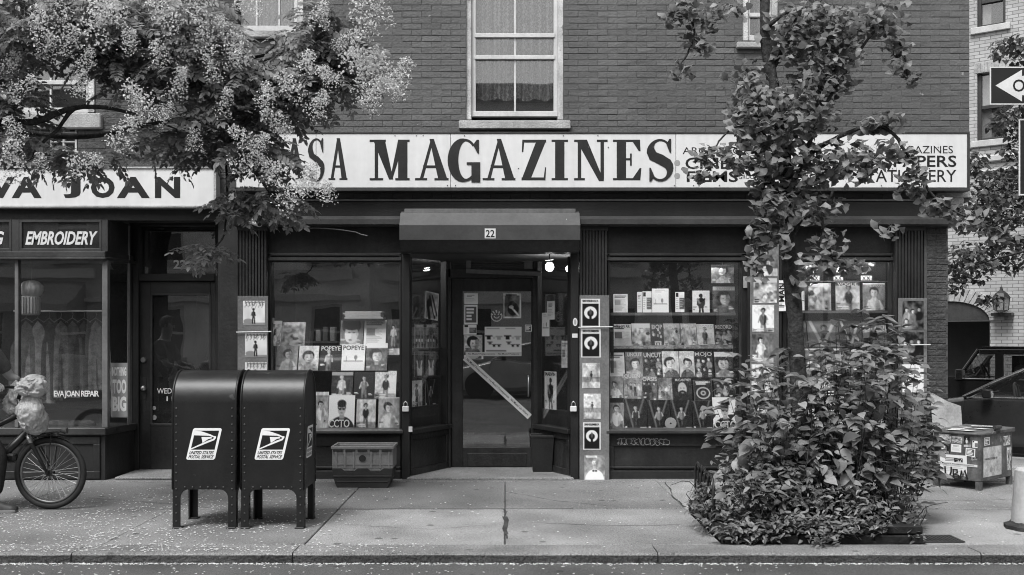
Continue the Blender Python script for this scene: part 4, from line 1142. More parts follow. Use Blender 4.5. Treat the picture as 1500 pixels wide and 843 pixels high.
        A = Art(w, h, .58, seed, asp); A.noise(.12); A.body(.5, .25, .1, .03, .08, .015, .05, .9); A.ell(.5, .55, .24, .22, .03); A.line(.3, .4, .55, .75, .1, .2); A.line(.7, .4, .45, .75, .1, .03); A.rect(.36, .6, .66, .8, .07)
    elif kind == 'comic':
        A = Art(w, h, .3, seed, asp); A.noise(.7, 9); A.rows(.04, .16, 1, .5, .1, .9, .8)
        for k in range(9): A.ell(U(.1, .9), U(.25, .95), U(.06, .16), U(.05, .13), U(.03, .6))
    elif kind == 'crowd':
        A = Art(w, h, .05, seed, asp); A.noise(.5)
        for k in range(8): A.ell(U(.1, .9), U(.1, .6), .07, .06, U(.2, .55))
        A.rect(.3, .72, .8, .95, .6); A.line(.38, .76, .5, .92, .05, .05); A.line(.5, .76, .38, .92, .05, .05); A.line(.58, .76, .7, .92, .05, .05); A.line(.7, .76, .58, .92, .05, .05)
    else:
        A = Art(w, h, U(.15, .5), seed, asp); A.noise(.8, 7); A.rows(.05, .16, 1, .6, .1, .9, .8)
    if kind in ('face', 'half', 'figure', 'darkfig', 'band', 'comic', 'multi', 'crowd', 'bulldog', 'trombone', 'abs', 'beach', 'bowtie', 'bottles', 'tank'):
        A.noise(.3, 3); A.noise(.25, 8); A.noise(.28, 17); A.soften()
        if r.random() < .5 and kind in ('face', 'half', 'figure', 'comic', 'multi'): A.rect(0, 0, 1, U(.12, .2), U(.02, .6))
    if kind in ('face', 'half', 'figure', 'darkfig', 'band', 'comic', 'multi', 'bigface', 'figtall'):
        for k in range(r.choice([2, 3, 4])):       # cover lines
            sx = r.choice([.05, .05, .72]); yy = U(.72, .92); vv = U(.45, .7) if A.a.mean() < .25 else U(.02, .1)
            A.rect(sx, yy, sx + U(.1, .22), yy + .022, vv); A.rect(sx, yy + .035, sx + U(.08, .2), yy + .052, vv)
    A.a = np.clip(.24 + (A.a - .2) * 1.75, .006, .85)
    return A.out()

DESC = {'face': 'portrait cover', 'bigface': 'large young face cover', 'glasses': 'white cover of a man in glasses', 'beard': 'bearded man cover', 'figure': 'standing figure cover',
        'half': 'half-length figure cover', 'darkfig': 'black cover with a lit figure', 'multi': 'many-heads cover', 'band': 'group of four cover', 'vdark': 'black cover with a grey V',
        'vlight': 'grey cover with a white V', 'text': 'text-filled cover', 'notice': 'printed notice', 'cover_white': 'plain white cover', 'block': 'white cover with dark block',
        'fan': 'dark poster with a pale horseshoe ring', 'beach': 'seaside poster', 'sil': 'pale poster with a small dark figure', 'bowtie': 'poster of a man in white with bow tie',
        'tees': 'wide poster of T-shirts', 'bottles': 'cover with dark bottles', 'tank': 'cover of a white vest', 'emblem': 'dark cover with a round emblem', 'sticker': 'small boxed sticker',
        'bulldog': 'framed animal poster', 'trombone': 'tilted poster of crossed dark bars', 'figtall': 'pale cover of a crouching dark figure', 'comic': 'busy patterned cover', 'crowd': 'dark crowd cover', 'abs': 'abstract cover'}

_seed = [100]
def page(kind, Wm, Hm, thick, seed=None, res=None):
    """a sheet or a magazine: front face in the XZ plane facing -Y, origin at bottom centre of the front"""
    _seed[0] += 1; sd_ = seed if seed is not None else _seed[0]
    asp = Wm / Hm
    w = res or 34; h = max(8, int(round(w / asp)));
    if asp > 1.2: w = 56; h = int(56 / asp)
    g = art(kind, w, h, sd_, asp)
    xs = np.linspace(-Wm / 2, Wm / 2, w); zs = np.linspace(Hm, 0, h)
    vs = [(x, 0.0, z) for z in zs for x in xs]; fs = [(j * w + i, (j + 1) * w + i, (j + 1) * w + i + 1, j * w + i + 1) for j in range(h - 1) for i in range(w - 1)]
    cols = list(g.reshape(-1)); o = len(vs)
    e = 0.0
    vs += [(-Wm / 2, 0, 0), (Wm / 2, 0, 0), (Wm / 2, 0, Hm), (-Wm / 2, 0, Hm), (-Wm / 2, thick, 0), (Wm / 2, thick, 0), (Wm / 2, thick, Hm), (-Wm / 2, thick, Hm)]
    cols += [.5] * 8
    fs += [(o + i, o + (i + 1) % 4, o + (i + 1) % 4 + 4, o + i + 4) for i in range(4)] + [(o + 7, o + 6, o + 5, o + 4)]
    me = bpy.data.meshes.new('page'); me.from_pydata(vs, [], [tuple(reversed(f)) if k >= (h - 1) * (w - 1) else f for k, f in enumerate(fs)])
    ca = me.color_attributes.new('Col', 'FLOAT_COLOR', 'POINT')
    arr = np.ones((len(vs), 4), np.float32); c = np.clip(np.array(cols, np.float32), .004, .85); arr[:, 0] = c; arr[:, 1] = c; arr[:, 2] = c
    ca.data.foreach_set('color', arr.reshape(-1))
    return me

def put_page(name, label, cat, group, px0, py0, px1, py1, Y, kind, head=None, tilt=0.0, thick=.006, roll=0.0, hcol='w', hbox=None, M=None, size=None, hbold=.02, seed=None):
    """place by its photographed rectangle at depth Y; or with a matrix M and a size"""
    if M is None:
        s_ = S(Y); Wm = (px1 - px0) / s_; Hm = (py1 - py0) / s_ / max(.5, math.cos(tilt))
        loc = Vector((X((px0 + px1) / 2, Y), Y, Z(py1, Y)))
        Mx = Matrix.Translation(loc) @ Matrix.Rotation(-tilt, 4, 'X') @ Matrix.Rotation(roll, 4, 'Y')
    else: Mx = M; Wm, Hm = size
    o = obj(name, page(kind, Wm, Hm, thick, seed), print_mat())
    o.matrix_world = Mx
    tag(o, label, cat, group)
    if head:
        hb = hbox or (.06, .94, .84, .97)
        t = text('masthead', head, -Wm / 2 + hb[0] * Wm, -Wm / 2 + hb[1] * Wm, hb[2] * Hm, hb[3] * Hm, -.0012, {'w': M_wht, 'k': M_ink, 'g': M_gry}[hcol], o, bold=hbold)
    return o

def shelf_for(label, px0, px1, py, Y, dep=.06, back=None, name='display_shelf'):
    """ledge under a row, with its backing board"""
    t = thing(name, label, 'shelf', 'display shelves in the shop windows')
    q = MB(); q.box(X(px0, Y), X(px1, Y), Y - .012, Y + dep, Z(py, Y) - .012, Z(py, Y) - .001); q.build('board', M_wood, t, bevel=.002)
    q = MB()
    for xx in (X(px0, Y) + .02, X(px1, Y) - .02): q.box(xx - .01, xx + .01, Y + dep - .02, Y + dep, Zs(629.5), Z(py, Y) - .012)
    q.build('bracket', M_blk, t)
    return t

def row(where, rowname, Y, items, tilt=.34, thick=.007, shelf=True, grp=None, cat='magazine', name='magazine'):
    n = len(items)
    if shelf:
        shelf_for('dark ledge under the %s row of magazines in the %s' % (rowname, where), min(i[0] for i in items) - 2, max(i[2] for i in items) + 2, max(i[3] for i in items), Y)
    for k, it in enumerate(items):
        a, b, c, d, kind = it[:5]; opt = it[5] if len(it) > 5 else {}
        pos = 'leftmost' if k == 0 else ('rightmost' if k == n - 1 else ORD[k + 1] + ' from left')
        lab = '%s, %s, %s row, %s' % (DESC[kind], pos, rowname, where)
        put_page(name, lab, cat, grp or 'magazines in the ' + where, a + .4, b, c - .4, d, Y + (k % 3) * .0005, kind, tilt=tilt, thick=thick, **opt)

W1 = 'left shop window'; W2 = 'middle shop window'; W3 = 'right shop window'
hw = lambda s_, **k: dict(head=s_, **k)
# left window, from the back row (top) to the front row (bottom)
row(W1, 'top', .47, [(394, 470, 411, 507, 'comic'), (411, 472, 446, 507, 'comic'), (497, 467, 531, 508, 'bigface'), (532, 469, 565, 507, 'text', hw('THE PEOPLE')), (564, 468, 588, 520, 'figure')])
row(W1, 'second', .36, [(403, 507, 435, 543, 'half'), (436, 507, 466, 543, 'face'), (467, 506, 499, 543, 'darkfig', hw('POPEYE', hbox=(.05, .95, .78, .96))), (499, 505, 534, 543, 'cover_white', hw('POPEYE', hcol='k', hbox=(.05, .95, .78, .96))), (535, 503, 567, 543, 'face')])
row(W1, 'third', .25, [(484, 544, 516, 584, 'figure'), (517, 545, 548, 584, 'darkfig'), (548, 544, 580, 584, 'figure', hw('PURNO', hbox=(.04, .96, .83, .97)))])
row(W1, 'bottom', .14, [(446, 578, 459, 628, 'half'), (459, 575, 480, 628, 'half'), (480, 580, 519, 628, 'glasses', hw('CCTO', hbox=(.02, .82, .03, .27))), (521, 586, 550, 628, 'figure'), (553, 583, 588, 628, 'half')], tilt=.24)
# pile of papers and a price label
q = MB(); yb = .47; zt = Z(467, yb)
for k in range(5): q.box(X(504 + rng.uniform(-2, 2), yb), X(559 + rng.uniform(-2, 2), yb), yb, yb + .28, zt + k * .017, zt + k * .017 + .015)
pile = thing('paper_pile', 'pale pile of papers on top of the left window display', 'papers')
q.build('sheets', mat('paper', .5, .8, .2, .1, 6, 60), pile)
q = MB(); q.box(X(500, yb), X(563, yb), yb - .01, yb + .3, zt - .02, zt - .001); q.build('tray', M_wood, pile); q = MB(); q.box(X(503, yb), X(508, yb), yb + .2, yb + .24, Zs(629.5), zt - .02); q.box(X(556, yb), X(561, yb), yb + .2, yb + .24, Zs(629.5), zt - .02); q.build('leg', M_wood, pile)
lb = MB(); lb.pbox(417, 545, 452, 552.5, .2, .002); tag(lb.build('price_strip', M_wht), 'white price strip above the mailbox in the left window', 'label')
lb = MB(); lb.pbox(393, 466, 402, 473, .085, .002); tag(lb.build('window_sticker', M_gry), 'small pale sticker at the left edge of the left window', 'sticker')
# back shelves and clutter inside the left window
t = thing('back_shelf', 'short dim shelf behind the comics in the left window', 'shelf')
q = MB(); q.pbox(397, 500, 495, 503, 1.1, .3); q.build('board', M_mid, t)
for a in (397, 491): q = MB(); q.pbox(a, 503, a + 4, 640, 1.35, .04); q.build('upright', M_blk, t)
for j in range(9):
    px = 400 + j * 10.4; wq = rng.uniform(4, 8); q = MB(); q.pbox(px, 500 - rng.uniform(8, 24), px + wq, 499.8, 1.13, .12); o = q.build('carton', rng.choice([M_mid, M_gry, M_dk, M_stone]), None, bevel=.004)
    tag(o, '%s small carton from the left on the short dim back shelf' % ORD[j + 1], 'carton', 'cartons on the back shelf')

# middle window
t = thing('display_shelf', 'long glass-edged shelf carrying upright books in the middle window', 'shelf', 'display shelves in the shop windows')
q = MB(); q.pbox(894, 458.5, 1078, 462.5, .22, .02); q.build('edge', M_mid, t, bevel=.002); q = MB(); q.box(X(894, .24), X(1078, .24), .24, .4, Z(462, .24), Z(459, .24)); q.build('board', G_win, t)
q = MB(); q.pbox(894.5, 462.5, 899, 629, .38, .03); q.pbox(1074, 462.5, 1078, 629, .38, .03); q.build('upright', M_blk, t)
row(W2, 'shelf', .26, [(898, 431, 920, 458, 'text'), (933, 428, 941, 458, 'notice'), (941, 427, 955, 458, 'block'), (955, 423, 980, 458, 'cover_white'), (989, 428, 1003, 457.5, 'block'), (1014, 426, 1040, 458, 'figtall'), (1044, 420, 1077, 458, 'face', hw('TRANSIT', hbox=(.15, .9, .86, .97)))], tilt=.04, shelf=False)
put_page('poster', 'dim photographic poster hung high at the right of the middle window', 'poster', None, 1042, 388, 1075, 415, .2, 'half', thick=.002)
q = MB(); q.tube([(X(1058, .2), .2, Z(388, .2)), (X(1058, .2), .2, Zs(362))], .002, 4); tag(q.build('hanging_thread', M_mid), 'thin thread holding the poster high in the middle window', 'thread')
row(W2, 'top', .47, [(898, 475, 926, 510, 'text', hw('WIRE ON AIR', hcol='k')), (926, 474, 954, 510, 'comic'), (954, 474, 973, 510, 'crowd', hw('DOP', hbox=(.1, .95, .76, .95))), (973, 474, 998, 510, 'comic', hw('POP', hbox=(.05, .8, .76, .95))), (998, 474, 1022, 510, 'comic', hw('POP', hbox=(.05, .8, .76, .95))), (1022, 475, 1048, 510, 'figure', hw('RECORD', hbox=(.05, .95, .8, .96))), (1048, 475, 1076, 510, 'multi', hw('RECORD', hbox=(.05, .95, .8, .96)))], tilt=.36)
row(W2, 'second', .36, [(891, 517, 916, 554, 'text'), (917, 516, 943, 553, 'face', hw('UNCUT', hbox=(.1, .95, .82, .97))), (943, 516, 971, 553, 'multi', hw('UNCUT', hbox=(.03, .97, .78, .97))), (971, 515, 996, 553, 'face'), (996, 515, 1019, 553, 'face', hw('MOJO', hbox=(.02, .98, .78, .96))), (1019, 515, 1046, 553, 'multi', hw('MOJO', hbox=(.02, .98, .78, .96))), (1048, 516, 1078, 553, 'face')])
row(W2, 'third', .25, [(892, 552, 914, 588, 'half'), (914, 548, 942, 586, 'band', hw('QUEEN', hbox=(.05, .9, .8, .97))), (942, 552, 964, 587, 'multi', hw('OASIS', hbox=(.0, 1, .8, .97))), (964, 554, 986, 586, 'band'), (986, 554, 1015, 587, 'beard', hw('McCARTNEY', hbox=(.15, .98, .84, .95))), (1017, 557, 1045, 588, 'emblem', hw('GRATEFUL DEAD', hbox=(.1, .9, .84, .93))), (1047, 555, 1079, 588, 'multi')])
row(W2, 'bottom', .14, [(892, 584, 915, 629, 'half'), (915, 585, 949, 629, 'vdark'), (949.5, 587, 983, 629, 'vdark'), (983.5, 587, 1015, 629, 'vdark'), (1016, 588, 1045, 629, 'vdark'), (1045, 583, 1081, 629, 'glasses', hw('CCTO', hbox=(.05, .95, .03, .26)))], tilt=.24)
dsc = MB(); c = P(982.5, 620.5, .125); dsc.lathe([(.062, .123), (.064, .125), (.064, .128)], c.x, c.z, 28, 'y')
d0 = tag(dsc.build('paper_disc', mat('disc', .45, .5, .3, .1, 6, 60)), 'round pale disc leaning before the black covers in the middle window', 'disc')
q = MB(); q.lathe([(.01, .1222), (.01, .124)], c.x, c.z, 12, 'y'); q.build('hub', M_blk, d0)
# clear wrap lying over the foot of the top row
q = MB(); yw = .45; q.add([(X(897, yw), yw, Z(511, yw)), (X(1076, yw), yw, Z(511, yw)), (X(1076, yw), yw + .05, Z(503, yw)), (X(897, yw), yw + .05, Z(504, yw))], [(0, 1, 2, 3)])
tag(q.build('plastic_wrap', mat('plastic_wrap', .24, .25, .5, .4, 20, 60, .6, 40), fixn=False), 'crumpled pale plastic strip along the foot of the leaning covers in the middle window', 'wrap')

# right window, partly behind the shrub
row(W3, 'uppermost', .3, [(1178, 384, 1206, 412, 'crowd'), (1213, 384, 1240, 412, 'crowd'), (1252, 384, 1283, 412, 'crowd')], tilt=0, shelf=False, thick=.003, cat='poster', name='poster')
t = thing('display_shelf', 'upper shelf carrying three framed covers in the right window', 'shelf', 'display shelves in the shop windows')
q = MB(); q.pbox(1152, 411.6, 1300, 413.2, .295, .05); q.pbox(1152, 455.5, 1305, 458.5, .2, .2); q.build('board', M_mid, t)
q = MB(); q.pbox(1152.5, 413.2, 1155, 629, .36, .03); q.pbox(1302, 413.2, 1305, 629, .36, .03); q.build('upright', M_blk, t)
row(W3, 'shelf', .24, [(1156, 412, 1172, 455, 'text', {}), (1174, 415, 1179, 455, 'cover_white'), (1184, 415, 1218, 455, 'comic'), (1224, 413, 1260, 455, 'figure', hw('VOGUE', hbox=(.08, .92, .86, .97))), (1264, 415, 1297, 455, 'half', hw('THE WAKE', hbox=(.1, .9, .87, .95)))], tilt=.04, shelf=False)
row(W3, 'second', .44, [(1152, 470, 1184, 508, 'vlight'), (1185, 470, 1231, 508, 'vlight'), (1232, 470, 1265, 508, 'vlight'), (1266, 470, 1302, 508, 'figure')])
row(W3, 'third', .34, [(1154, 511, 1180, 543, 'half'), (1180, 511, 1205, 543, 'half'), (1205, 511, 1235, 543, 'half'), (1236, 511, 1268, 543, 'half'), (1270, 511, 1302, 543, 'face')])
row(W3, 'fourth', .235, [(1154, 544, 1198, 575, 'half'), (1200, 543, 1231, 575, 'half'), (1233, 543, 1268, 575, 'darkfig'), (1270, 544, 1302, 575, 'figure')])
row(W3, 'bottom', .13, [(1154, 578, 1188, 628, 'face'), (1190, 578, 1226, 628, 'figure'), (1228, 578, 1264, 628, 'half'), (1266, 578, 1302, 628, 'face')], tilt=.2)

# poster boards wired to the pilasters
def board(px0, px1, py0, py1, lab, sheets, Y=-.075, m=None, wires=(), grp='poster boards on the pilasters'):
    t = thing('poster_board', lab, 'poster board', grp)
    q = MB(); z0 = max(.0, Z(py1, Y)); q.box(X(px0, Y), X(px1, Y), Y, Y + .012, z0, Z(py0, Y)); q.build('backing', m or mat('clear_board', .15, .35, .5, .25, 3, 40, .2, 30), t, bevel=.002)
    for wy in wires:
        q = MB(); q.tube([P(px0 - 2, wy, Y - .018), P(px1 + 5, wy - 1, Y - .022)], .006, 6); q.build('tie', M_wht, t)
    for k, (a, b, c, d, kind, l2, opt) in enumerate(sheets):
        put_page('poster', l2, 'poster', 'posters on the pilaster boards', a, b, c, d, Y - .003, kind, thick=.002, **opt)
board(348, 392.5, 434, 703, 'tall poster board on the pilaster behind the mailboxes', [
    (356, 441, 388, 477, 'sil', 'topmost pale figure poster on the board behind the mailboxes', {}),
    (359, 489, 391, 524, 'sil', 'second pale figure poster on the board behind the mailboxes', {}),
    (359, 531, 391, 567, 'sil', 'third pale figure poster just above the left mailboxes', {})], wires=(487,))
board(849, 892.5, 433, 704, 'tall poster board beside the shop entrance', [
    (851, 438, 879, 479, 'fan', 'topmost horseshoe ring poster on the board beside the entrance', hw('SKI CLIMBER', hcol='k', hbox=(.08, .92, .88, .96))),
    (851, 482, 880, 524, 'fan', 'second horseshoe ring poster on the board beside the entrance', hw('SKI CLIMBER', hcol='k', hbox=(.08, .92, .88, .96))),
    (853, 532, 879, 569, 'beach', 'pale landscape poster third from the top beside the entrance', hw('YOLO', hbox=(.25, .75, .86, .96))),
    (855, 577, 880, 614, 'beach', 'seaside poster fourth from the top beside the entrance', {}),
    (854, 619, 880, 659, 'fan', 'lowest horseshoe ring poster on the board beside the entrance', hw('SKI CLIMBER', hcol='k', hbox=(.08, .92, .88, .96))),
    (856, 667, 886, 703, 'bowtie', 'poster of a man in white with a bow tie near the pavement', {})], wires=(480,))
board(1099, 1141, 358, 680, 'tall poster board left of the street tree trunk', [
    (1108, 362, 1139, 405, 'figure', 'topmost figure poster left of the tree trunk', {}),
    (1104, 408, 1138, 444, 'comic', 'second poster from the top left of the tree trunk', {}),
    (1102, 447, 1134, 487, 'figure', 'third poster of a leaning figure left of the tree trunk', {}),
    (1101, 490, 1133, 531, 'figure', 'fourth poster of a posing figure left of the tree trunk', {}),
    (1101, 534, 1133, 575, 'figure', 'fifth poster left of the tree trunk, half behind leaves', {}),
    (1101, 580, 1133, 622, 'face', 'lowest poster left of the tree trunk, deep behind the shrub', {})])
board(1316, 1358, 437, 690, 'tall poster board on the pilaster next to the corner pier', [
    (1322, 441, 1353, 483, 'multi', 'top poster of many heads by the corner pier', {}),
    (1320, 487, 1353, 530, 'multi', 'second poster of many heads by the corner pier', {}),
    (1322, 534, 1353, 575, 'notice', 'third pale poster by the corner pier', {})], wires=(506,))
q = MB(); q.pbox(1089, 405, 1100, 422, -.0, .012); tag(q.build('price_card', M_gry), 'small grey card fixed left of the tall poster board by the tree', 'card')
t = put_page('poster', 'upright narrow poster with vertical lettering beside the tree trunk', 'poster', None, 1139, 411, 1151, 456, -.07, 'text', thick=.002)
text('masthead', 'I MAN', -.03, .03, .05, .3, -.0015, M_ink, t, up=True, bold=.02)

# door sheets ------------------------------------------------------------
DG = DY + .047
for (a, b, c, d, kind, lab, opt) in ((680, 430, 700, 446, 'notice', 'small grey notice at the top left of the door glass', {}),
    (680, 447, 699.5, 475.5, 'sticker', 'boxed sticker second from the top on the door glass', {}),
    (679, 476, 698, 490.5, 'block', 'small two-part card third from the top on the door glass', {}),
    (680, 491, 706.5, 517, 'face', 'small boxed portrait sheet at the left of the door glass', {}),
    (737, 430, 763.5, 466.5, 'bulldog', 'framed animal poster at the top right of the door glass', {}),
    (710, 479, 764, 516.5, 'tees', 'wide poster of T-shirts in the middle of the door glass', {}),
    (680, 520.5, 708, 526.5, 'sticker', 'thin pale label under the portrait sheet on the door', {})):
    put_page('poster' if kind in ('tees', 'bulldog', 'face') else 'notice', lab, 'poster' if kind in ('tees', 'bulldog', 'face') else 'notice', 'sheets on the shop door', a, b, c, d, DG, kind, thick=.001, **opt)
put_page('sticker', 'small square sticker on the right stile of the shop door', 'sticker', None, 769, 476, 779, 486, DY - .023, 'sticker', thick=.001)
def strip(p0, p1, wpx, Y, label, s_, name='tape_banner'):
    a, b = P(p0[0], p0[1], Y), P(p1[0], p1[1], Y); d = (b - a); L_ = d.length; ang = math.atan2(d.z, d.x); w = wpx / S(Y)
    q = MB(); q.box(0, L_, -.0015, 0, -w / 2, w / 2); o = q.build(name, M_wht); o.location = a; o.rotation_euler = (0, -ang, 0)
    tag(o, label, 'banner')
    text('lettering', s_, .03, L_ - .03, -w * .24, w * .24, -.003, M_ink, o, bold=.015)
strip((682, 519), (764, 519), 6, DG - .004, 'pale horizontal lettered strip across the shop door glass', 'No Music? Postponements    No Music? Postpone')
strip((681, 524), (776, 611), 9, DY + .018, 'white lettered strip running diagonally down the shop door', 'No Music? Postponements   No Music? Consequences   No Music? Go Where')
# hand-drawn smile on the glass
q = MB(); c = P(727.5, 463, DG - .002)
ring = [(c.x + .062 * math.cos(a), c.y, c.z + .062 * math.sin(a)) for a in [math.pi * (1.05 + 1.0 * k / 14 - .08) for k in range(16)]]
q.tube(ring, .007, 6); q.tube([(c.x + .03 * math.cos(a), c.y, c.z + .004 + .03 * math.sin(a)) for a in [math.pi * (1.05 + .9 * k / 8) for k in range(9)]], .006, 6)
for k in range(5): a = math.pi * (.12 + .19 * k); q.tube([(c.x + .045 * math.cos(a), c.y, c.z + .035 * math.sin(a)), (c.x + .07 * math.cos(a + .1), c.y, c.z + .065 * math.sin(a))], .008, 5)
for sx in (-.02, .02): q.sphere((c.x + sx, c.y, c.z + .018), .009, 6, 4)
tag(q.build('smile_decal', M_wht), 'white drawn smiling face decal on the shop door glass', 'decal')

# splayed side windows -----------------------------------------------------
def on_splay(Mx, u, z, Wm, Hm, kind, name, lab, dep=.05, roll=0, **k):
    M = Mx @ Matrix.Translation((u, dep, z)) @ Matrix.Rotation(roll, 4, 'Y')
    put_page(name, lab, 'magazine' if name == 'magazine' else 'poster', 'sheets in the splayed entrance windows', 0, 0, 0, 0, 0, kind, M=M, size=(Wm, Hm), thick=.004, **k)
zb = Zs(630)
for sh_z, lab in ((1.42, 'upper'), (1.1, 'middle'), (.77, 'lower'), (zb, 'floor')):
    if lab != 'floor':
        q = MB(); q.box(.05, LL - .06, .045, .12, sh_z - .015, sh_z - .001).xform(MxL); tag(q.build('wire_ledge', M_blk), '%s ledge in the splayed window left of the door' % lab, 'shelf', 'ledges in the splayed window')
on_splay(MxL, .26, 1.42, .2, .27, 'bottles', 'magazine', 'bottle cover nearest the post on the upper ledge left of the door', head='ETIQUETTE', hbox=(.1, .9, .86, .96))
on_splay(MxL, .5, 1.42, .2, .27, 'bottles', 'magazine', 'bottle cover nearest the door on the upper ledge left of the door', head='CHARMED', hbox=(.1, .9, .86, .96))
on_splay(MxL, .26, 1.1, .2, .28, 'tank', 'magazine', 'white vest cover nearest the post on the middle ledge')
on_splay(MxL, .5, 1.1, .2, .28, 'tank', 'magazine', 'white vest cover nearest the door on the middle ledge')
on_splay(MxL, .22, .77, .2, .29, 'figure', 'magazine', 'pale cover on the lower ledge left of the door', head='MARVIN', hbox=(.1, .9, .86, .96))
on_splay(MxL, .5, .77, .22, .29, 'vdark', 'magazine', 'black V cover on the lower ledge left of the door')
q = MB(); q.box(.1, LL - .05, .07, .1, zb, .755).xform(MxL); tag(q.build('ledge_support', M_wood), 'dark panel carrying the ledges in the left splayed window', 'panel')
on_splay(MxL, .46, 1.74, .27, .31, 'trombone', 'poster', 'tilted framed poster hung high in the left splayed window', roll=.09, dep=.02)
on_splay(MxR, .3, 1.74, .17, .21, 'notice', 'notice', 'typed notice taped high in the splayed window right of the door', dep=.026)
on_splay(MxR, .18, 1.55, .17, .27, 'cover_white', 'notice', 'blank pale sheet below the notice right of the door', dep=.027)
on_splay(MxR, .58, 1.2, .16, .3, 'text', 'poster', 'narrow poster against the right post', dep=.05)
on_splay(MxR, .25, .72, .27, .43, 'figtall', 'magazine', 'large pale cover of a crouching dark figure right of the door', head='MARVIN', hcol='k', hbox=(.08, .92, .88, .98), hbold=.04)
q = MB(); q.box(.05, LR - .05, .045, .16, zb, .718).xform(MxR); tag(q.build('display_box', M_wood), 'dark box carrying the large cover right of the door', 'box')

# lit bulbs inside the entrance, tube light in the left window -------------
def bulb(px, py, Y, r, label, w):
    t = thing('light_bulb', label, 'light bulb', 'lit bulbs behind the entrance window'); c = P(px, py, Y)
    q = MB(); q.sphere(c, r, 14, 10, 1, 1, 1.15); q.build('globe', mat('bulb_lit', .9, .3, .3, 0, emit=14), t, smooth=True)
    q = MB(); q.lathe([(r * .45, c.z + r), (r * .5, c.z + r * 1.8), (.008, c.z + r * 2)], c.x, c.y, 10); q.tube([(c.x, c.y, c.z + r * 1.8), (c.x, c.y, Zs(360))], .006, 5); q.build('socket', M_blk, t)
bulb(805, 391, 1.2, .05, 'large lit round bulb left of the two behind the entrance glass', 1)
bulb(833, 394, 1.5, .035, 'small lit bulb nearer the post behind the entrance glass', 1)
for (a_, b_2, lab) in ((412, 560, 'left'), (905, 1070, 'middle'), (1165, 1295, 'added to brighten the right')):  # middle and right tubes are added, out of view, to brighten the displays
    t = thing('tube_light', 'fluorescent tube under the ceiling, %s shop window' % lab, 'light', 'tube lights in the shop windows')
    q = MB(); q.tube([P(a_, 378, .16), P(b_2, 378, .16)], .013, 8); q.build('tube', mat('tube_lit', .9, .3, .3, 0, emit=42), t)
    q = MB(); q.box(X(a_ - 4, .16), X(b_2 + 4, .16), .13, .19, Zs(374), Zs(360)); q.build('fitting', M_mid, t)
# padlocks, stickers on posts
def padlock(px, py, label):
    t = thing('padlock', label, 'padlock', 'padlocks on the entrance posts'); Y = -.075; c = P(px, py, Y)
    q = MB(); q.box(c.x - .035, c.x + .035, Y - .012, Y + .02, c.z - .04, c.z + .02); q.build('body', M_sign, t, bevel=.006)
    q = MB(); q.tube([(c.x - .02, Y, c.z + .015), (c.x - .02, Y, c.z + .05), (c.x, Y, c.z + .072), (c.x + .02, Y, c.z + .05), (c.x + .02, Y, c.z + .015)], .007, 6); q.build('shackle', M_steel, t, smooth=True)
padlock(594, 598, 'pale padlock hanging on the left entrance post'); padlock(840, 598, 'pale padlock hanging on the right entrance post')
for (a, b, c, d, lab) in ((598.5, 625, 604, 633, 'small white sticker low on the left entrance post'), (838, 489, 846, 495, 'small white sticker below the oval one on the right post')):
    q = MB(); q.pbox(a, b, c, d, -.053, .002); tag(q.build('sticker', M_wht), lab, 'sticker')
q = MB(); c = P(842.5, 472, -.053); q.add([(c.x + .025 * math.cos(k * math.pi / 8), -.053, c.z + .045 * math.sin(k * math.pi / 8)) for k in range(16)], [tuple(range(16))]); so = tag(q.build('sticker', M_wht, fixn=False), 'oval white sticker on the right entrance post', 'sticker')
q = MB(); q.add([(c.x + .012 * math.cos(k * math.pi / 8), -.0538, c.z + .03 * math.sin(k * math.pi / 8)) for k in range(16)], [tuple(range(16))]); q.build('print', M_gry, so, fixn=False)
# scrawled tag on the base panel
gr = MB(); r2 = random.Random(4)
for k in range(11):
    cx0 = 908 + k * 6.8; pts = []
    for i in range(13):
        a = 2 * math.pi * i / 12 * r2.uniform(.8, 1.1) + r2.uniform(0, 2); pts.append(P(cx0 + 4.6 * math.cos(a) + r2.uniform(-1, 1), 647 + 5.2 * math.sin(a) + .02 * k * k * .5, .0025))
    gr.tube(pts, .0035, 4)
tag(gr.build('graffiti_tag', M_gry), 'pale scrawled graffiti tag on the base panel under the middle window', 'graffiti')
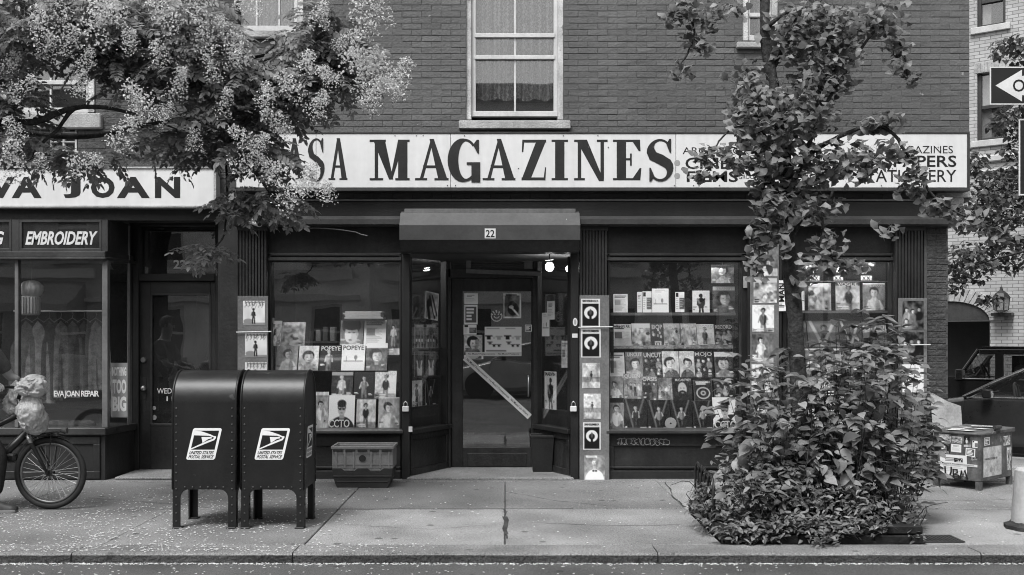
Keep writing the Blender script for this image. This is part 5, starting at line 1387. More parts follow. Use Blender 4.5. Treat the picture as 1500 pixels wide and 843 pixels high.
# ================================================================== mailboxes
M_mail = mat('mailbox_paint', .011, .4, .4, .2, 5, 50, .08, 12, streak=.14, chips=.06, chip_col=.045)
M_stk = mat('sticker_white', .72, .4, .4, .04, 6, 50)
def fillet_cut(x0, x1, z0, z1, r, n=6):
    pts = [(x0, z0)]
    for k in range(n + 1): a = math.pi - math.pi / 2 * k / n; pts.append((x0 + r + r * math.cos(a), z1 - r + r * math.sin(a)))
    for k in range(n + 1): a = math.pi / 2 - math.pi / 2 * k / n; pts.append((x1 - r + r * math.cos(a), z1 - r + r * math.sin(a)))
    pts.append((x1, z0)); return pts
def mailbox(name, label, loc, side_logo):
    t = thing(name, label, 'mailbox', 'mailboxes by the kerb', loc)
    W, D = .51, .47; zb, zv = .315, 1.02; R = D / 2; top = zv + R * 1.0
    lw = .062
    prof = [(0, zb), (0, zv)] + [(R - R * math.cos(math.pi * k / 16), zv + R * 1.06 * math.sin(math.pi * k / 16)) for k in range(1, 16)] + [(D, zv), (D, zb)]
    # shell: front, vault and back as one sheet
    q = MB(); n = len(prof)
    for i in range(n - 1):
        q.add([(.006, prof[i][0], prof[i][1]), (W - .006, prof[i][0], prof[i][1]), (W - .006, prof[i + 1][0], prof[i + 1][1]), (.006, prof[i + 1][0], prof[i + 1][1])], [(0, 1, 2, 3)])
    me = q.mesh('shell', fixn=False); bm = bmesh.new(); bm.from_mesh(me); bmesh.ops.remove_doubles(bm, verts=bm.verts, dist=.0005); bmesh.ops.recalc_face_normals(bm, faces=bm.faces); bm.to_mesh(me); bm.free()
    for p in me.polygons: p.use_smooth = True
    me.set_sharp_from_angle(angle=math.radians(50))
    obj('shell', me, M_mail, t)
    for sx in (0, 1):          # side plates with a turned lip
        x = 0 if sx == 0 else W; d = .012 if sx == 0 else -.012
        cut = fillet_cut(lw, D - lw, 0, zb, .07)
        poly = [(0, 0)] + cut + [(D, 0)] + list(reversed(prof[1:-1]))
        q = MB(); q.prism(poly, 'x', x, x + d); q.build('side_plate', M_mail, t)
        lip = MB(); pr = [(a, b) for a, b in prof[1:-1]]
        lip.tube([(x, a, b) for a, b in [(-.002, zb)] + pr + [(D + .002, zb)]], .009, 6); lip.build('rim', M_mail, t, smooth=True)
    for yy, s_ in ((-.004, 'front'), (D - .006, 'back')):   # face plates running down into the legs
        cut = fillet_cut(lw, W - lw, 0, zb, .07)
        poly = [(0, 0)] + cut + [(W, 0), (W, zv), (0, zv)]
        q = MB(); q.prism(poly, 'y', yy, yy + .01); q.build('face_plate', M_mail, t)
    for fx in (0, W - .075):
        for fy in (-.02, D - .055):
            q = MB(); q.box(fx, fx + .075, fy, fy + .075, 0, .012); q.build('foot', M_mail, t, bevel=.003)
    q = MB()
    for k in range(15):
        z = .06 + k * .065
        for x in (.03, W - .03): q.sphere((x, -.005, z), .0075, 6, 4)
        for y in (.03, D - .03):
            for x in (-.001, W + .001): q.sphere((x, y, z), .0075, 6, 4)
    for k in range(6):
        q.sphere((.1 + k * .062, -.005, zb + .02), .0075, 6, 4)
    q.build('rivets', mat('rivet', .05, .35, .5, .1), t)['kind'] = 'stuff'
    q = MB(); q.box(.08, W - .08, -.012, -.005, zv + .03, zv + .038); 
    # postal badge
    def badge(fn, nm):
        e = MB()
        def pl(pts, d): return [fn(a, b, d) for a, b in pts]
        sh = lambda a, b: (a + .3 * b * .86, b)
        H, Wb = 1.0, .86
        def rr(x0, y0, x1, y1, r=.07):
            pts = []
            for cx, cy, a0 in ((x1 - r, y1 - r, 0), (x0 + r, y1 - r, 90), (x0 + r, y0 + r, 180), (x1 - r, y0 + r, 270)):
                for k in range(5): a = math.radians(a0 + 22.5 * k); pts.append((cx + r * math.cos(a), cy + r * math.sin(a)))
            return [sh(*p) for p in pts]
        b0 = rr(0, 0, 1, 1); q = MB(); q.add(pl(b0, .001), [tuple(range(len(b0)))]); bo = q.build('badge', M_stk, t, fixn=False)
        d0 = [sh(*p) for p in ((.085, .32), (.915, .32), (.915, .92), (.085, .92))]
        q = MB(); q.add(pl(d0, .0018), [(0, 1, 2, 3)]); q.build('badge_field', M_mail, bo, fixn=False)
        q = MB()
        q.add(pl([sh(*p) for p in ((.085, .92), (.3, .9), (.66, .8), (.8, .74), (.8, .70), (.6, .76), (.085, .775))], .0026), [tuple(range(7))])
        q.add(pl([sh(*p) for p in ((.36, .72), (.7, .72), (.74, .68), (.62, .66), (.44, .53))], .0026), [tuple(range(5))])
        q.add(pl([sh(*p) for p in ((.7, .755), (.86, .745), (.87, .69), (.83, .62), (.085, .32), (.085, .36), (.6, .6), (.78, .665), (.8, .70))], .0028), [tuple(range(9))])
        q.build('eagle', M_stk, bo, fixn=False)
        v1, f1 = glyphs('UNITED STATES', .02, .25); v2, f2 = glyphs('POSTAL SERVICE', .02, .25)
        q = MB(); q.add([fn(*sh(.07 + a * .84, .175 + b * .1), .0024) for a, b in v1], f1); q.add([fn(*sh(.07 + a * .87, .045 + b * .1), .0024) for a, b in v2], f2); q.build('badge_lettering', M_ink, bo, fixn=False)
    bw_, bh = .232, .255
    badge(lambda a, b, d: (.108 + a * bw_, -.0045 - d, .555 + b * bh), 'front')
    if side_logo == 2: badge(lambda a, b, d: (W + .0005 + d, .08 + a * bw_, .555 + b * bh), 'side')
    if side_logo == 1:
        q = MB(); q.add([(W + .0015, .12, .5), (W + .0015, .36, .52), (W + .0015, .38, .82), (W + .0015, .13, .8)], [(0, 1, 2, 3)]); q.build('faded_sticker', mat('faded', .06, .6, .3, .5, 20, 60), t, fixn=False)
    return t
mailbox('mailbox', 'left dark riveted mailbox with white postal badge beside the cyclist', (X(253, -2.85), -2.85, 0), 1)
mailbox('mailbox', 'right dark riveted mailbox with white postal badge nearer the shop door', (X(353, -2.85), -2.85, 0), 2)

# ================================================================== folding crate
cr = thing('folding_crate', 'grey plastic folding crate stacked in a darker one on the pavement', 'crate', loc=(X(531, -.62), -.62, 0))
M_cr = mat('crate_grey', .19, .5, .4, .15, 6, 50, .1, 50); M_crd = mat('crate_dark', .022, .5, .4, .2, 6, 50)
w = .31; d = .36
q = MB()
for (a, b, c, e) in ((-w, w, 0, .018), (-w, w, d - .018, d), ): q.box(a, b, c, e, .19, .41)
q.box(-w, -w + .018, .018, d - .018, .19, .41); q.box(w - .018, w, .018, d - .018, .19, .41); q.box(-w, w, .0, d, .17, .188); q.build('tub', M_cr, cr, bevel=.004)
q = MB(); q.box(-w - .012, w + .012, -.012, .012, .395, .425); q.box(-w - .012, w + .012, d - .012, d + .012, .395, .425); q.box(-w - .012, -w + .012, .012, d - .012, .395, .425); q.box(w - .012, w + .012, .012, d - .012, .395, .425); q.build('rim', M_cr, cr, bevel=.004)
q = MB()
for x in (-.27, -.18, -.09, .09, .18, .27): q.box(x - .008, x + .008, -.012, .002, .2, .39)
q.box(-w, w, -.010, .002, .235, .243); q.box(-w, w, -.010, .002, .35, .356); q.build('ribs', M_cr, cr)
for k in range(5):
    q = MB(); q.box(-.3 + k * .125, -.3 + k * .125 + .1, -.014, -.004, .37, .39); q.build('grip_slot', M_crd, cr, bevel=.002)
q = MB(); q.lathe([(.035, -.013), (.035, -.002)], 0, .3, 16, 'y'); q.build('emblem', M_crd, cr)
poly = [(-.26, 0), (.26, 0), (.29, .08), (w, .17), (w, .2), (.22, .2), (.17, .165), (.09, .165), (.05, .2), (-.05, .2), (-.09, .165), (-.17, .165), (-.22, .2), (-w, .2), (-w, .17), (-.29, .08)]
q = MB(); q.prism(poly, 'y', -.016, d + .01); q.build('lower_tub', M_crd, cr, bevel=.003)
q = MB(); q.box(-.26, .26, -.022, -.01, .055, .07); q.box(-.3, .3, -.024, -.01, .11, .125); q.build('lower_ribs', M_crd, cr, bevel=.003)

# bin in the doorway
q = MB(); bn = thing('waste_bin', 'black square waste bin standing beside the shop door', 'bin', loc=(X(794, .45), .45, .03))
q.prism([(-.115, -.1), (.115, -.1), (.12, .12), (-.12, .12)], 'z', 0, .38); me = q.mesh('x')
q2 = MB(); q2.add([(-.105, -.09, 0), (.105, -.09, 0), (.105, .11, 0), (-.105, .11, 0), (-.13, -.11, .40), (.13, -.11, .40), (.13, .13, .40), (-.13, .13, .40)], [(0, 3, 2, 1), (0, 1, 5, 4), (1, 2, 6, 5), (2, 3, 7, 6), (3, 0, 4, 7)]); q2.build('body', M_blk, bn, fixn=True)
q = MB(); q.box(-.138, .138, -.118, -.104, .385, .41); q.box(-.138, .138, .124, .138, .385, .41); q.box(-.138, -.124, -.104, .124, .385, .41); q.box(.124, .138, -.104, .124, .385, .41); q.build('rim', M_blk2, bn, bevel=.004)

# ================================================================== newspaper cabinet at the corner
nc = thing('street_cabinet', 'stickered metal newspaper cabinet with graffiti standing at the corner', 'cabinet', loc=(X(1436, -.86), -.86, 0), rz=math.radians(-50))
M_cab = mat('cabinet_paint', .09, .55, .4, .35, 8, 40, .2, 40, chips=.4, chip_col=.2, streak=.3); M_pap = mat('worn_paper', .5, .8, .2, .25, 12, 50, streak=.1)
w, d = .47, .72         # along local -x (left face) and +y... faces meet at the near corner (0,0)
q = MB(); q.box(-w - .02, 0, 0, d, .09, .56); q.build('body', M_cab, nc, bevel=.008)
for a, b in ((-w - .02, 0), (-.05, 0), (-w - .02, d - .05), (-.05, d - .05)):
    q = MB(); q.box(a, a + .05, b, b + .05, 0, .09); q.build('leg', M_cab, nc)
q = MB(); q.prism([(-.02, .555), (d + .02, .555), (d + .02, .60), (-.02, .575)], 'x', -w - .04, .02); q.build('lid', M_cab, nc, bevel=.006)
q = MB()
r2 = random.Random(3)
for k in range(9):
    a, b = r2.uniform(-w, -.14), r2.uniform(.02, d - .16); s_ = r2.uniform(.06, .14); z = .578 + b * .04 + k * .0006; r_ = r2.uniform(0, 3)
    q.add([(a + s_ * .8 * math.cos(r_ + i * math.pi / 2) + .06, b + s_ * .6 * math.sin(r_ + i * math.pi / 2) + .06, z + .022 * 0) for i in range(4)], [(0, 1, 2, 3)])
sp_ = q.build('lid_papers', M_pap, nc, fixn=False); sp_.location = (0, 0, .006)
# left face (y=0), right face (x=0)
def stk(face, a, b, c, e, m, dd=.002):
    if face == 'L': a, c = a * .88, c * .88
    if isinstance(m, str):
        me = page(m, c - a, e - b, .0008); o = obj('sticker', me, print_mat(), nc)
        o.location = ((a + c) / 2, -dd, b) if face == 'L' else (dd, (a + c) / 2, b)
        o.rotation_euler = (0, rng.uniform(-.06, .06), 0) if face == 'L' else (0, 0, math.pi / 2)
        return o
    q = MB()
    if face == 'L': q.add([(a, -dd, b), (c, -dd, b), (c, -dd, e), (a, -dd, e)], [(0, 1, 2, 3)])
    else: q.add([(dd, a, b), (dd, c, b), (dd, c, e), (dd, a, e)], [(0, 1, 2, 3)])
    return q.build('sticker', m, nc, fixn=False)
for k, (a, b, c, e, kd) in enumerate(((-.49, .46, -.34, .545, 'comic'), (-.33, .46, -.21, .53, 'abs'), (-.49, .35, -.35, .45, 'face'), (-.34, .37, -.22, .45, 'notice'), (-.17, .34, -.06, .42, 'sticker'), (-.19, .43, -.11, .54, 'figure'), (-.09, .43, -.03, .5, 'block'), (-.1, .3, -.03, .34, 'abs'))): stk('L', a, b, c, e, kd, .0015 + k * .0003)
stk('L', -.47, .13, -.15, .34, 'notice', .004); stk('L', -.3, .27, -.2, .31, 'crowd', .0056)
o = stk('L', -.52, .235, -.03, .26, M_wht, .0065)
text('lettering', 'No Music? Postponements', -.45, -.06, .241, .254, -.0075, M_ink, nc, bold=.01)
stk('R', .06, .13, .46, .43, M_pap, .003); stk('R', .5, .42, .66, .52, 'abs', .003); stk('R', .58, .16, .68, .4, 'comic', .0035); stk('R', .08, .45, .2, .53, 'sticker', .003)
v, f = glyphs('WHERE TO FIND US', .02); q = MB(); q.add([(.0045, .1 + p[0] * .26, .3 + p[1] * .02) for p in v], f); q.build('lettering', M_ink, nc, fixn=False)
q = MB(); q.lathe([(.028, .004), (.028, .006)], .23, .2, 12, 'x'); q.build('sticker_ring', M_gry, nc)
gq = MB(); r2 = random.Random(9)
for k, poly in enumerate(([(.9, .85), (.5, 1), (.1, .8), (.3, .55), (.8, .4), (.9, .15), (.4, 0), (0, .2)], [(0, 1), (.05, .3), (.35, 0), (.75, .1), (.9, .5), (.95, 1)], [(.1, 0), (.15, 1), (.7, .95), (.8, .7), (.2, .5), (.85, .4), (.9, .1), (.1, 0)], [(0, 0), (.15, .9), (.45, .3), (.7, .95), (1, .05)])):
    gq.tube([(-.44 + k * .08 + p_[0] * .07 + r2.uniform(-.006, .006), -.0075 - k * .0002, .105 + p_[1] * .1 + .012 * math.sin(k * 2)) for p_ in poly], .0085, 5)
gq.build('graffiti', M_blk, nc)
q = MB(); q.box(.0, .02, .3, .4, .56, .6); q.tube([(.01, .28, .62), (.01, .42, .62)], .02, 8); q.build('handle', M_dk, nc)
# board leaning behind it
lbq = MB(); Yb = -.3; lbq.add([P(1374, 586, Yb), P(1414, 600, Yb), P(1414, 622, Yb), P(1372, 612, Yb)], [(0, 3, 2, 1)])
pl = thing('leaning_board', 'pale torn cardboard sheet standing behind the street cabinet', 'board', loc=(X(1393, -.22), -.22, 0))
q = MB(); q.add([(-.16, 0, 0), (.16, .0, 0), (.16, .12, .80), (.02, .13, .85), (-.14, .14, .94), (-.16, .14, .94)], [(0, 1, 2, 3, 4, 5)]); q.build('sheet', mat('cardboard', .33, .85, .2, .2, 5, 40, streak=.1), pl, fixn=False)
q = MB(); q.box(-.165, -.145, -.005, .02, 0, .5); q.box(.14, .16, -.005, .02, 0, .5); q.build('edge_batten', M_dk, pl)

# bollard at the right edge
bo = thing('bollard', 'pale tapered bollard on a dark foot at the right edge of the pavement', 'bollard', loc=(4.245, -2.86, 0))
q = MB(); q.lathe([(.155, .045), (.145, .2), (.125, .47), (.11, .485), (.02, .49)], 0, 0, 28); q.build('body', mat('bollard', .4, .6, .4, .12, 5, 40, .1, 60, streak=.05), bo, auto=40)
q = MB(); q.lathe([(.21, 0), (.21, .03), (.17, .045), (.157, .06)], 0, 0, 10); q.build('foot', M_dirt, bo)
# pavement grate near the pit
ga = thing('grate', 'small dark iron grate set in the pavement right of the tree pit', 'grate', loc=(X(1372, -3.3), -3.3, .004))
q = MB(); q.box(-.16, .16, -.13, -.11, 0, .008); q.box(-.16, .16, .11, .13, 0, .008); q.box(-.16, -.14, -.11, .11, 0, .008); q.box(.14, .16, -.11, .11, 0, .008); q.build('frame', M_dirt, ga)
for k in range(9):
    q = MB(); q.box(-.125 + k * .03, -.112 + k * .03, -.11, .11, 0, .007); q.build('bar', M_dirt, ga)

# ================================================================== one way sign on its post
ow = thing('one_way_sign', 'black sign with a white left-pointing arrow at the upper right', 'sign', loc=(0, 0, 0))
OY = -2.8; so = S(OY)
q = MB(); ax0, ax1, az0, az1 = X(1450, OY), X(1450, OY) + .914, Z(153.5, OY), Z(98, OY)
q.box(ax0, ax1, OY, OY + .004, az0, az1); q.build('plate', M_wht, ow)
q = MB(); e = .010; q.add([(ax0 + e, OY - .001, az0 + e), (ax1 - e, OY - .001, az0 + e), (ax1 - e, OY - .001, az1 - e), (ax0 + e, OY - .001, az1 - e)], [(0, 1, 2, 3)]); q.build('field', mat('sign_black', .012, .5, .4, .2, 6, 40), ow, fixn=False)
zc = (az0 + az1) / 2
q = MB(); q.add([(ax0 + .045, OY - .002, zc), (ax0 + .26, OY - .002, az0 + .025), (ax0 + .26, OY - .002, az0 + .075), (ax1 - .05, OY - .002, az0 + .075), (ax1 - .05, OY - .002, az1 - .075), (ax0 + .26, OY - .002, az1 - .075), (ax0 + .26, OY - .002, az1 - .025)], [(0, 1, 6), (1, 2, 5, 6), (2, 3, 4, 5)]); q.build('arrow', M_wht, ow, fixn=False)
text('lettering', 'ONE WAY', ax0 + .185, ax1 - .12, zc - .05, zc + .05, OY - .003, M_ink, ow, bold=.01)
q = MB(); q.tube([(ax0 + .46, OY + .03, 0), (ax0 + .46, OY + .03, 4.0)], .03, 10); q.build('post', mat('galvanised', .35, .45, .5, .15, metal=.6), ow, smooth=True)
s3 = thing('parking_sign', 'dark rounded sign peeking in below the arrow sign at the right edge', 'sign')
q = MB(); bx = X(1498, OY); q.box(bx, bx + .45, OY + .062, OY + .066, Z(285, OY), Z(172, OY)); q.build('plate', M_wht, s3, bevel=.0)
q = MB(); q.add([(bx + .012, OY + .0615, Z(285, OY) + .012), (bx + .438, OY + .0615, Z(285, OY) + .012), (bx + .438, OY + .0615, Z(172, OY) - .012), (bx + .012, OY + .0615, Z(172, OY) - .012)], [(0, 1, 2, 3)]); q.build('field', MATS['sign_black'], s3, fixn=False)

# ================================================================== bicycle and its rider
BYc = -1.92; sB = S(BYc)
bk = thing('bicycle', 'dark delivery bicycle with plastic bags on its handlebar at the left edge', 'bicycle')
WR = .325
fw = Vector((X(74, BYc), BYc, WR)); rw = fw + Vector((-1.06, 0, 0))
M_rub = mat('rubber', .022, .7, .3, .2, 8, 60); M_frm = mat('bike_black', .018, .35, .5, .2, 8, 40); M_rim = mat('rim_grey', .16, .35, .5, .1, metal=.5); M_spk = mat('spoke', .45, .3, .5, .05, metal=.8)
def wheel(c, nm='wheel'):
    def ring(R, r, n=40, k=8):
        q = MB()
        for i in range(n):
            a = 2 * math.pi * i / n
            for j in range(k):
                b = 2 * math.pi * j / k; rr = R + r * math.cos(b); q.v.append((c.x + rr * math.cos(a), c.y + r * math.sin(b) * .9, c.z + rr * math.sin(a)))
        for i in range(n):
            for j in range(k): q.f.append((i * k + j, ((i + 1) % n) * k + j, ((i + 1) % n) * k + (j + 1) % k, i * k + (j + 1) % k))
        return q
    t = ring(WR - .026, .026).build('wheel', M_rub, bk, smooth=True)
    ring(WR - .062, .013, 40, 6).build('rim', M_rim, t, smooth=True)
    q = MB()
    for i in range(32):
        a = 2 * math.pi * i / 32; a2 = a + (.5 if i % 2 else -.5); s_ = 1 if (i // 2) % 2 else -1
        q.tube([(c.x + .03 * math.cos(a2), c.y + .03 * s_, c.z + .03 * math.sin(a2)), (c.x + (WR - .07) * math.cos(a), c.y, c.z + (WR - .07) * math.sin(a))], .0022, 4, False)
    q.build('spokes', M_spk, t)
    q = MB(); q.tube([(c.x, c.y - .05, c.z), (c.x, c.y + .05, c.z)], .026, 12); q.build('hub', M_frm, t)
    q = MB(); q.lathe([(.06, c.y + .035), (.06, c.y + .038)], c.x, c.z, 20, 'y'); q.build('brake_disc', M_rim, t)
wheel(fw); wheel(rw)
hd_b = Vector((X(46, BYc), BYc, Z(637, BYc))); hd_t = Vector((X(30, BYc), BYc, Z(602, BYc))); stem = Vector((X(27, BYc), BYc, Z(585, BYc)))
q = MB()
for s_ in (-.06, .06): q.tube([fw + Vector((0, s_, 0)), hd_b + Vector((.02, s_, -.06)), hd_b + Vector((0, s_, .0)), hd_b + Vector((-.01, s_ * .2, .03))], [.014, .02, .02, .015], 8)
q.build('fork', M_frm, bk, smooth=True)
q = MB()
for s_ in (-.062, .062): q.tube([hd_b + Vector((.022, s_, -.07)), hd_b + Vector((.0, s_, .0))], .023, 8)
q.build('fork_stanchion', M_spk, bk, smooth=True)
q = MB(); bb = Vector((fw.x - .62, BYc, .29)); seat_t = Vector((fw.x - .82, BYc, .75))
q.tube([hd_b, hd_t], .026, 10); q.tube([hd_b + Vector((-.01, 0, .05)), bb], .036, 10); q.tube([hd_t + Vector((.0, 0, -.03)), Vector((fw.x - .75, BYc, .62))], .026, 10); q.tube([bb, seat_t], .022, 8)
for s_ in (-.05, .05): q.tube([bb + Vector((0, s_ * .6, 0)), rw + Vector((0, s_, 0))], .013, 6); q.tube([Vector((fw.x - .76, BYc + s_ * .5, .6)), rw + Vector((0, s_, 0))], .011, 6)
q.build('frame', M_frm, bk, smooth=True)
q = MB(); q.box(fw.x - .66, fw.x - .3, BYc - .045, BYc + .045, .42, .5); q.build('battery', M_frm, bk, bevel=.02)
q = MB(); q.tube([seat_t, seat_t + Vector((-.05, 0, .17))], .014, 8); q.build('seat_post', M_spk, bk)
q = MB(); q.sphere(seat_t + Vector((-.07, 0, .19)), .13, 14, 8, 1.05, .62, .34); q.sphere(seat_t + Vector((.06, 0, .19)), .06, 10, 6, 1.5, .6, .5); q.build('saddle', M_rub, bk, smooth=True)
q = MB(); q.tube([hd_t, stem], .02, 8); hb = stem + Vector((.0, 0, .10))
q.tube([stem, hb + Vector((.03, 0, 0))], .018, 8)
hbL = [hb + Vector((-.06, -.31, .01)), hb + Vector((-.02, -.2, .02)), hb + Vector((.03, 0, 0)), hb + Vector((-.02, .2, .02)), hb + Vector((-.06, .31, .01))]
q.tube(hbL, .013, 8); q.build('handlebar', M_frm, bk, smooth=True)
q = MB(); q.tube([hbL[0] + Vector((-.005, -.01, 0)), hbL[0] + (hbL[1] - hbL[0]) * .9], .019, 8); q.build('grip', M_rub, bk)
q = MB(); q.tube([hbL[4], hbL[4] + (hbL[3] - hbL[4]) * .9], .019, 8); q.build('grip', M_rub, bk)
q = MB()
for k in range(3):
    pts = [hb + Vector((.03, -.1 + .08 * k, 0)), hb + Vector((.12, -.08 + .08 * k, .03 - .02 * k)), hb + Vector((.14, -.03 + .03 * k, -.1)), hb + Vector((.06, 0, -.2)), fw + Vector((-.1, .05, .25))]; q.tube(pts, .004, 5)
q.build('cables', M_frm, bk)
# mudguard and front rack with lamp
q = MB(); pts = []
for k in range(13): a = math.radians(60 + 105 * k / 12); pts.append((fw.x + (WR + .025) * math.cos(a), BYc, fw.z + (WR + .025) * math.sin(a)))
for i in range(12):
    p0, p1 = pts[i], pts[i + 1]; q.add([(p0[0], BYc - .035, p0[2] - .008), (p1[0], BYc - .035, p1[2] - .008), (p1[0], BYc, p1[2] + .004), (p0[0], BYc, p0[2] + .004), (p1[0], BYc + .035, p1[2] - .008), (p0[0], BYc + .035, p0[2] - .008)], [(0, 1, 2, 3), (3, 2, 4, 5)])
q.build('mudguard', M_frm, bk, smooth=True, fixn=False)
rz_ = Z(637, BYc); q = MB()
for s_ in (-.07, 0, .07): q.tube([(X(52, BYc), BYc + s_, rz_), (X(92, BYc), BYc + s_ * .8, rz_ + .03)], .007, 6)
for x in (58, 74, 90): q.tube([(X(x, BYc), BYc - .07, rz_ + .002), (X(x, BYc), BYc + .07, rz_ + .002)], .006, 6)
q.tube([fw + Vector((0, -.07, .0)), (X(80, BYc), BYc - .07, rz_ + .01)], .005, 5); q.tube([fw + Vector((0, .07, .0)), (X(80, BYc), BYc + .07, rz_ + .01)], .005, 5)
q.build('front_rack', M_frm, bk)
q = MB(); c = P(96, 631, BYc); q.tube([c + Vector((-.03, 0, 0)), c + Vector((.015, 0, 0))], [.022, .028], 12); q.build('front_lamp', M_rim, bk); 
q = MB(); q.tube([bb + Vector((0, -.06, 0)), bb + Vector((.08, -.09, -.14))], .012, 6); q.box(bb.x + .03, bb.x + .13, BYc - .2, BYc - .1, .14, .165); q.tube([bb + Vector((0, -.06, 0)), bb + Vector((0, .06, 0))], .03, 10); q.build('crank', M_frm, bk)
q = MB(); q.tube([bb + Vector((-.1, .06, -.02)), bb + Vector((-.16, .1, -.29))], .01, 6); q.build('kickstand', M_frm, bk)

# plastic bags on the handlebar: crumpled sacks with gathered necks
def crumple(c, rx, ry, rz, seed, neck=0.0):
    from mathutils import noise as nz
    bm = bmesh.new(); bmesh.ops.create_icosphere(bm, subdivisions=5, radius=1.0); off = Vector((seed * 7.3, seed * 3.1, seed * 5.7))
    for v in bm.verts:
        p = v.co.copy()
        n1 = 1 - abs(nz.noise(p * 1.6 + off)) * 2; n2 = 1 - abs(nz.noise(p * 3.7 + off * 2)) * 2; n3 = 1 - abs(nz.noise(p * 8.0 + off * 3)) * 2
        low = nz.noise(p * .9 + off * .5)
        f_ = 1 + .4 * low + .3 * (n1 - .5) + .2 * (n2 - .5) + .08 * (n3 - .5)
        if neck and p.z > .1: f_ *= 1 - neck * ((p.z - .1) / .9) ** .8
        if neck and p.z < -.55: p.z = -.55 + (p.z + .55) * .5
        v.co = Vector((c[0] + p.x * rx * f_, c[1] + p.y * ry * f_, c[2] + p.z * rz * (1 + .25 * low)))
    me = bpy.data.meshes.new('bag'); bm.to_mesh(me); bm.free()
    for p in me.polygons: p.use_smooth = True
    return me
M_bag = mat('plastic_bag', .58, .3, .5, .15, 12, 60, 1.0, 30, transl=.35)
o = obj('plastic_bag', crumple(P(47, 567, BYc - .2), .125, .11, .11, 1), M_bag); tag(o, 'upper crumpled white plastic bag wrapped over the bicycle grip', 'bag', 'bags on the bicycle')
o = obj('plastic_bag', crumple(P(47, 602, BYc - .16), .12, .1, .25, 2, .7), M_bag); tag(o, 'lower hanging pale plastic bag full of goods below the grip', 'bag', 'bags on the bicycle')
o = obj('plastic_bag', crumple(P(22, 588, BYc + .2), .11, .08, .2, 5, .7), M_bag); tag(o, 'pale plastic bag hanging on the far side of the handlebar', 'bag', 'bags on the bicycle')

for k_, (a_, b_2) in enumerate((((47, 588), (40, 566)), ((22, 575), (26, 566)))):
    q = MB(); Yk = BYc - .16 if k_ == 0 else BYc + .2
    for dx in (-.03, .03): q.tube([P(a_[0], a_[1], Yk) + Vector((dx, 0, 0)), P(a_[0] - 4, a_[1] - 12, Yk) + Vector((dx * .6, 0, 0)), P(b_2[0], b_2[1], Yk)], .008, 6)
    tag(q.build('bag_handle', M_bag, smooth=True), ['twisted handles of the lower plastic bag over the near grip', 'twisted handles of the plastic bag over the far grip'][k_], 'bag handle', 'bags on the bicycle')
# rider, straddling the frame
def skin_body(name, nodes, edges, m, parent, root, sub=2):
    me = bpy.data.meshes.new(name); me.from_pydata([n[0] for n in nodes], edges, [])
    o = obj(name, me, m, parent)
    md = o.modifiers.new('skin', 'SKIN'); sv = me.skin_vertices[0].data
    for i, n in enumerate(nodes): rr = n[1]; sv[i].radius = rr if hasattr(rr, '__len__') else (rr, rr); sv[i].use_root = (i == root)
    md.use_smooth_shade = True
    s_ = o.modifiers.new('sub', 'SUBSURF'); s_.levels = sub; s_.render_levels = sub
    return o
pe = thing('person', 'person in grey short-sleeved shirt and dark trousers holding the bicycle at the left edge', 'person')
M_skin = mat('skin', .33, .5, .4, .08, 10, 60); M_shirt = mat('shirt', .12, .85, .2, .2, 8, 80, .3, 60); M_trs = mat('trousers', .022, .85, .2, .3, 8, 80, .3, 60); M_shoe = mat('shoe', .03, .6, .4, .3, 10, 60); M_sole = mat('sole', .2, .7, .3, .2)
pv = Vector((X(-50, BYc), BYc, .93))
gL = hbL[0] + (hbL[1] - hbL[0]) * .3; gR = hbL[4] + (hbL[3] - hbL[4]) * .3       # left hand is far? near grip = hbL[0]
chest = pv + Vector((.1, 0, .42)); neck = pv + Vector((.13, 0, .58)); head = pv + Vector((.17, 0, .76))
shN = chest + Vector((.02, -.2, .08)); shF = chest + Vector((.02, .2, .08))
elN = shN + (gL - shN) * .5 + Vector((-.02, -.08, -.1)); elF = shF + (gR - shF) * .5 + Vector((-.02, .08, -.1))
wrN = gL + (elN - gL).normalized() * .09 + Vector((0, 0, .02)); wrF = gR + (elF - gR).normalized() * .09 + Vector((0, 0, .02))
foN = Vector((X(11, BYc), BYc - .17, .09)); foF = Vector((X(-45, BYc), BYc + .2, .09))
hpN = pv + Vector((0, -.1, -.05)); hpF = pv + Vector((0, .1, -.05)); knN = (hpN + foN) / 2 + Vector((.19, -.02, .03)); knF = (hpF + foF) / 2 + Vector((.08, .02, .03))
N_ = [(tuple(pv), (.15, .12)), (tuple(pv + Vector((.05, 0, .2))), (.15, .11)), (tuple(chest), (.17, .12)), (tuple(neck), .06), (tuple(head - Vector((0, 0, .06))), .075), (tuple(head + Vector((0, 0, .05))), .09),
      (tuple(shN), .07), (tuple(elN), .045), (tuple(wrN), .03), (tuple(shF), .07), (tuple(elF), .045), (tuple(wrF), .03),
      (tuple(hpN), .1), (tuple(knN), .065), (tuple(foN + Vector((-.03, 0, .02))), .042), (tuple(hpF), .1), (tuple(knF), .065), (tuple(foF + Vector((-.03, 0, .02))), .042)]
E_ = [(0, 1), (1, 2), (2, 3), (3, 4), (4, 5), (2, 6), (6, 7), (7, 8), (2, 9), (9, 10), (10, 11), (0, 12), (12, 13), (13, 14), (0, 15), (15, 16), (16, 17)]
skin_body('body', N_, E_, M_skin, pe, 0)
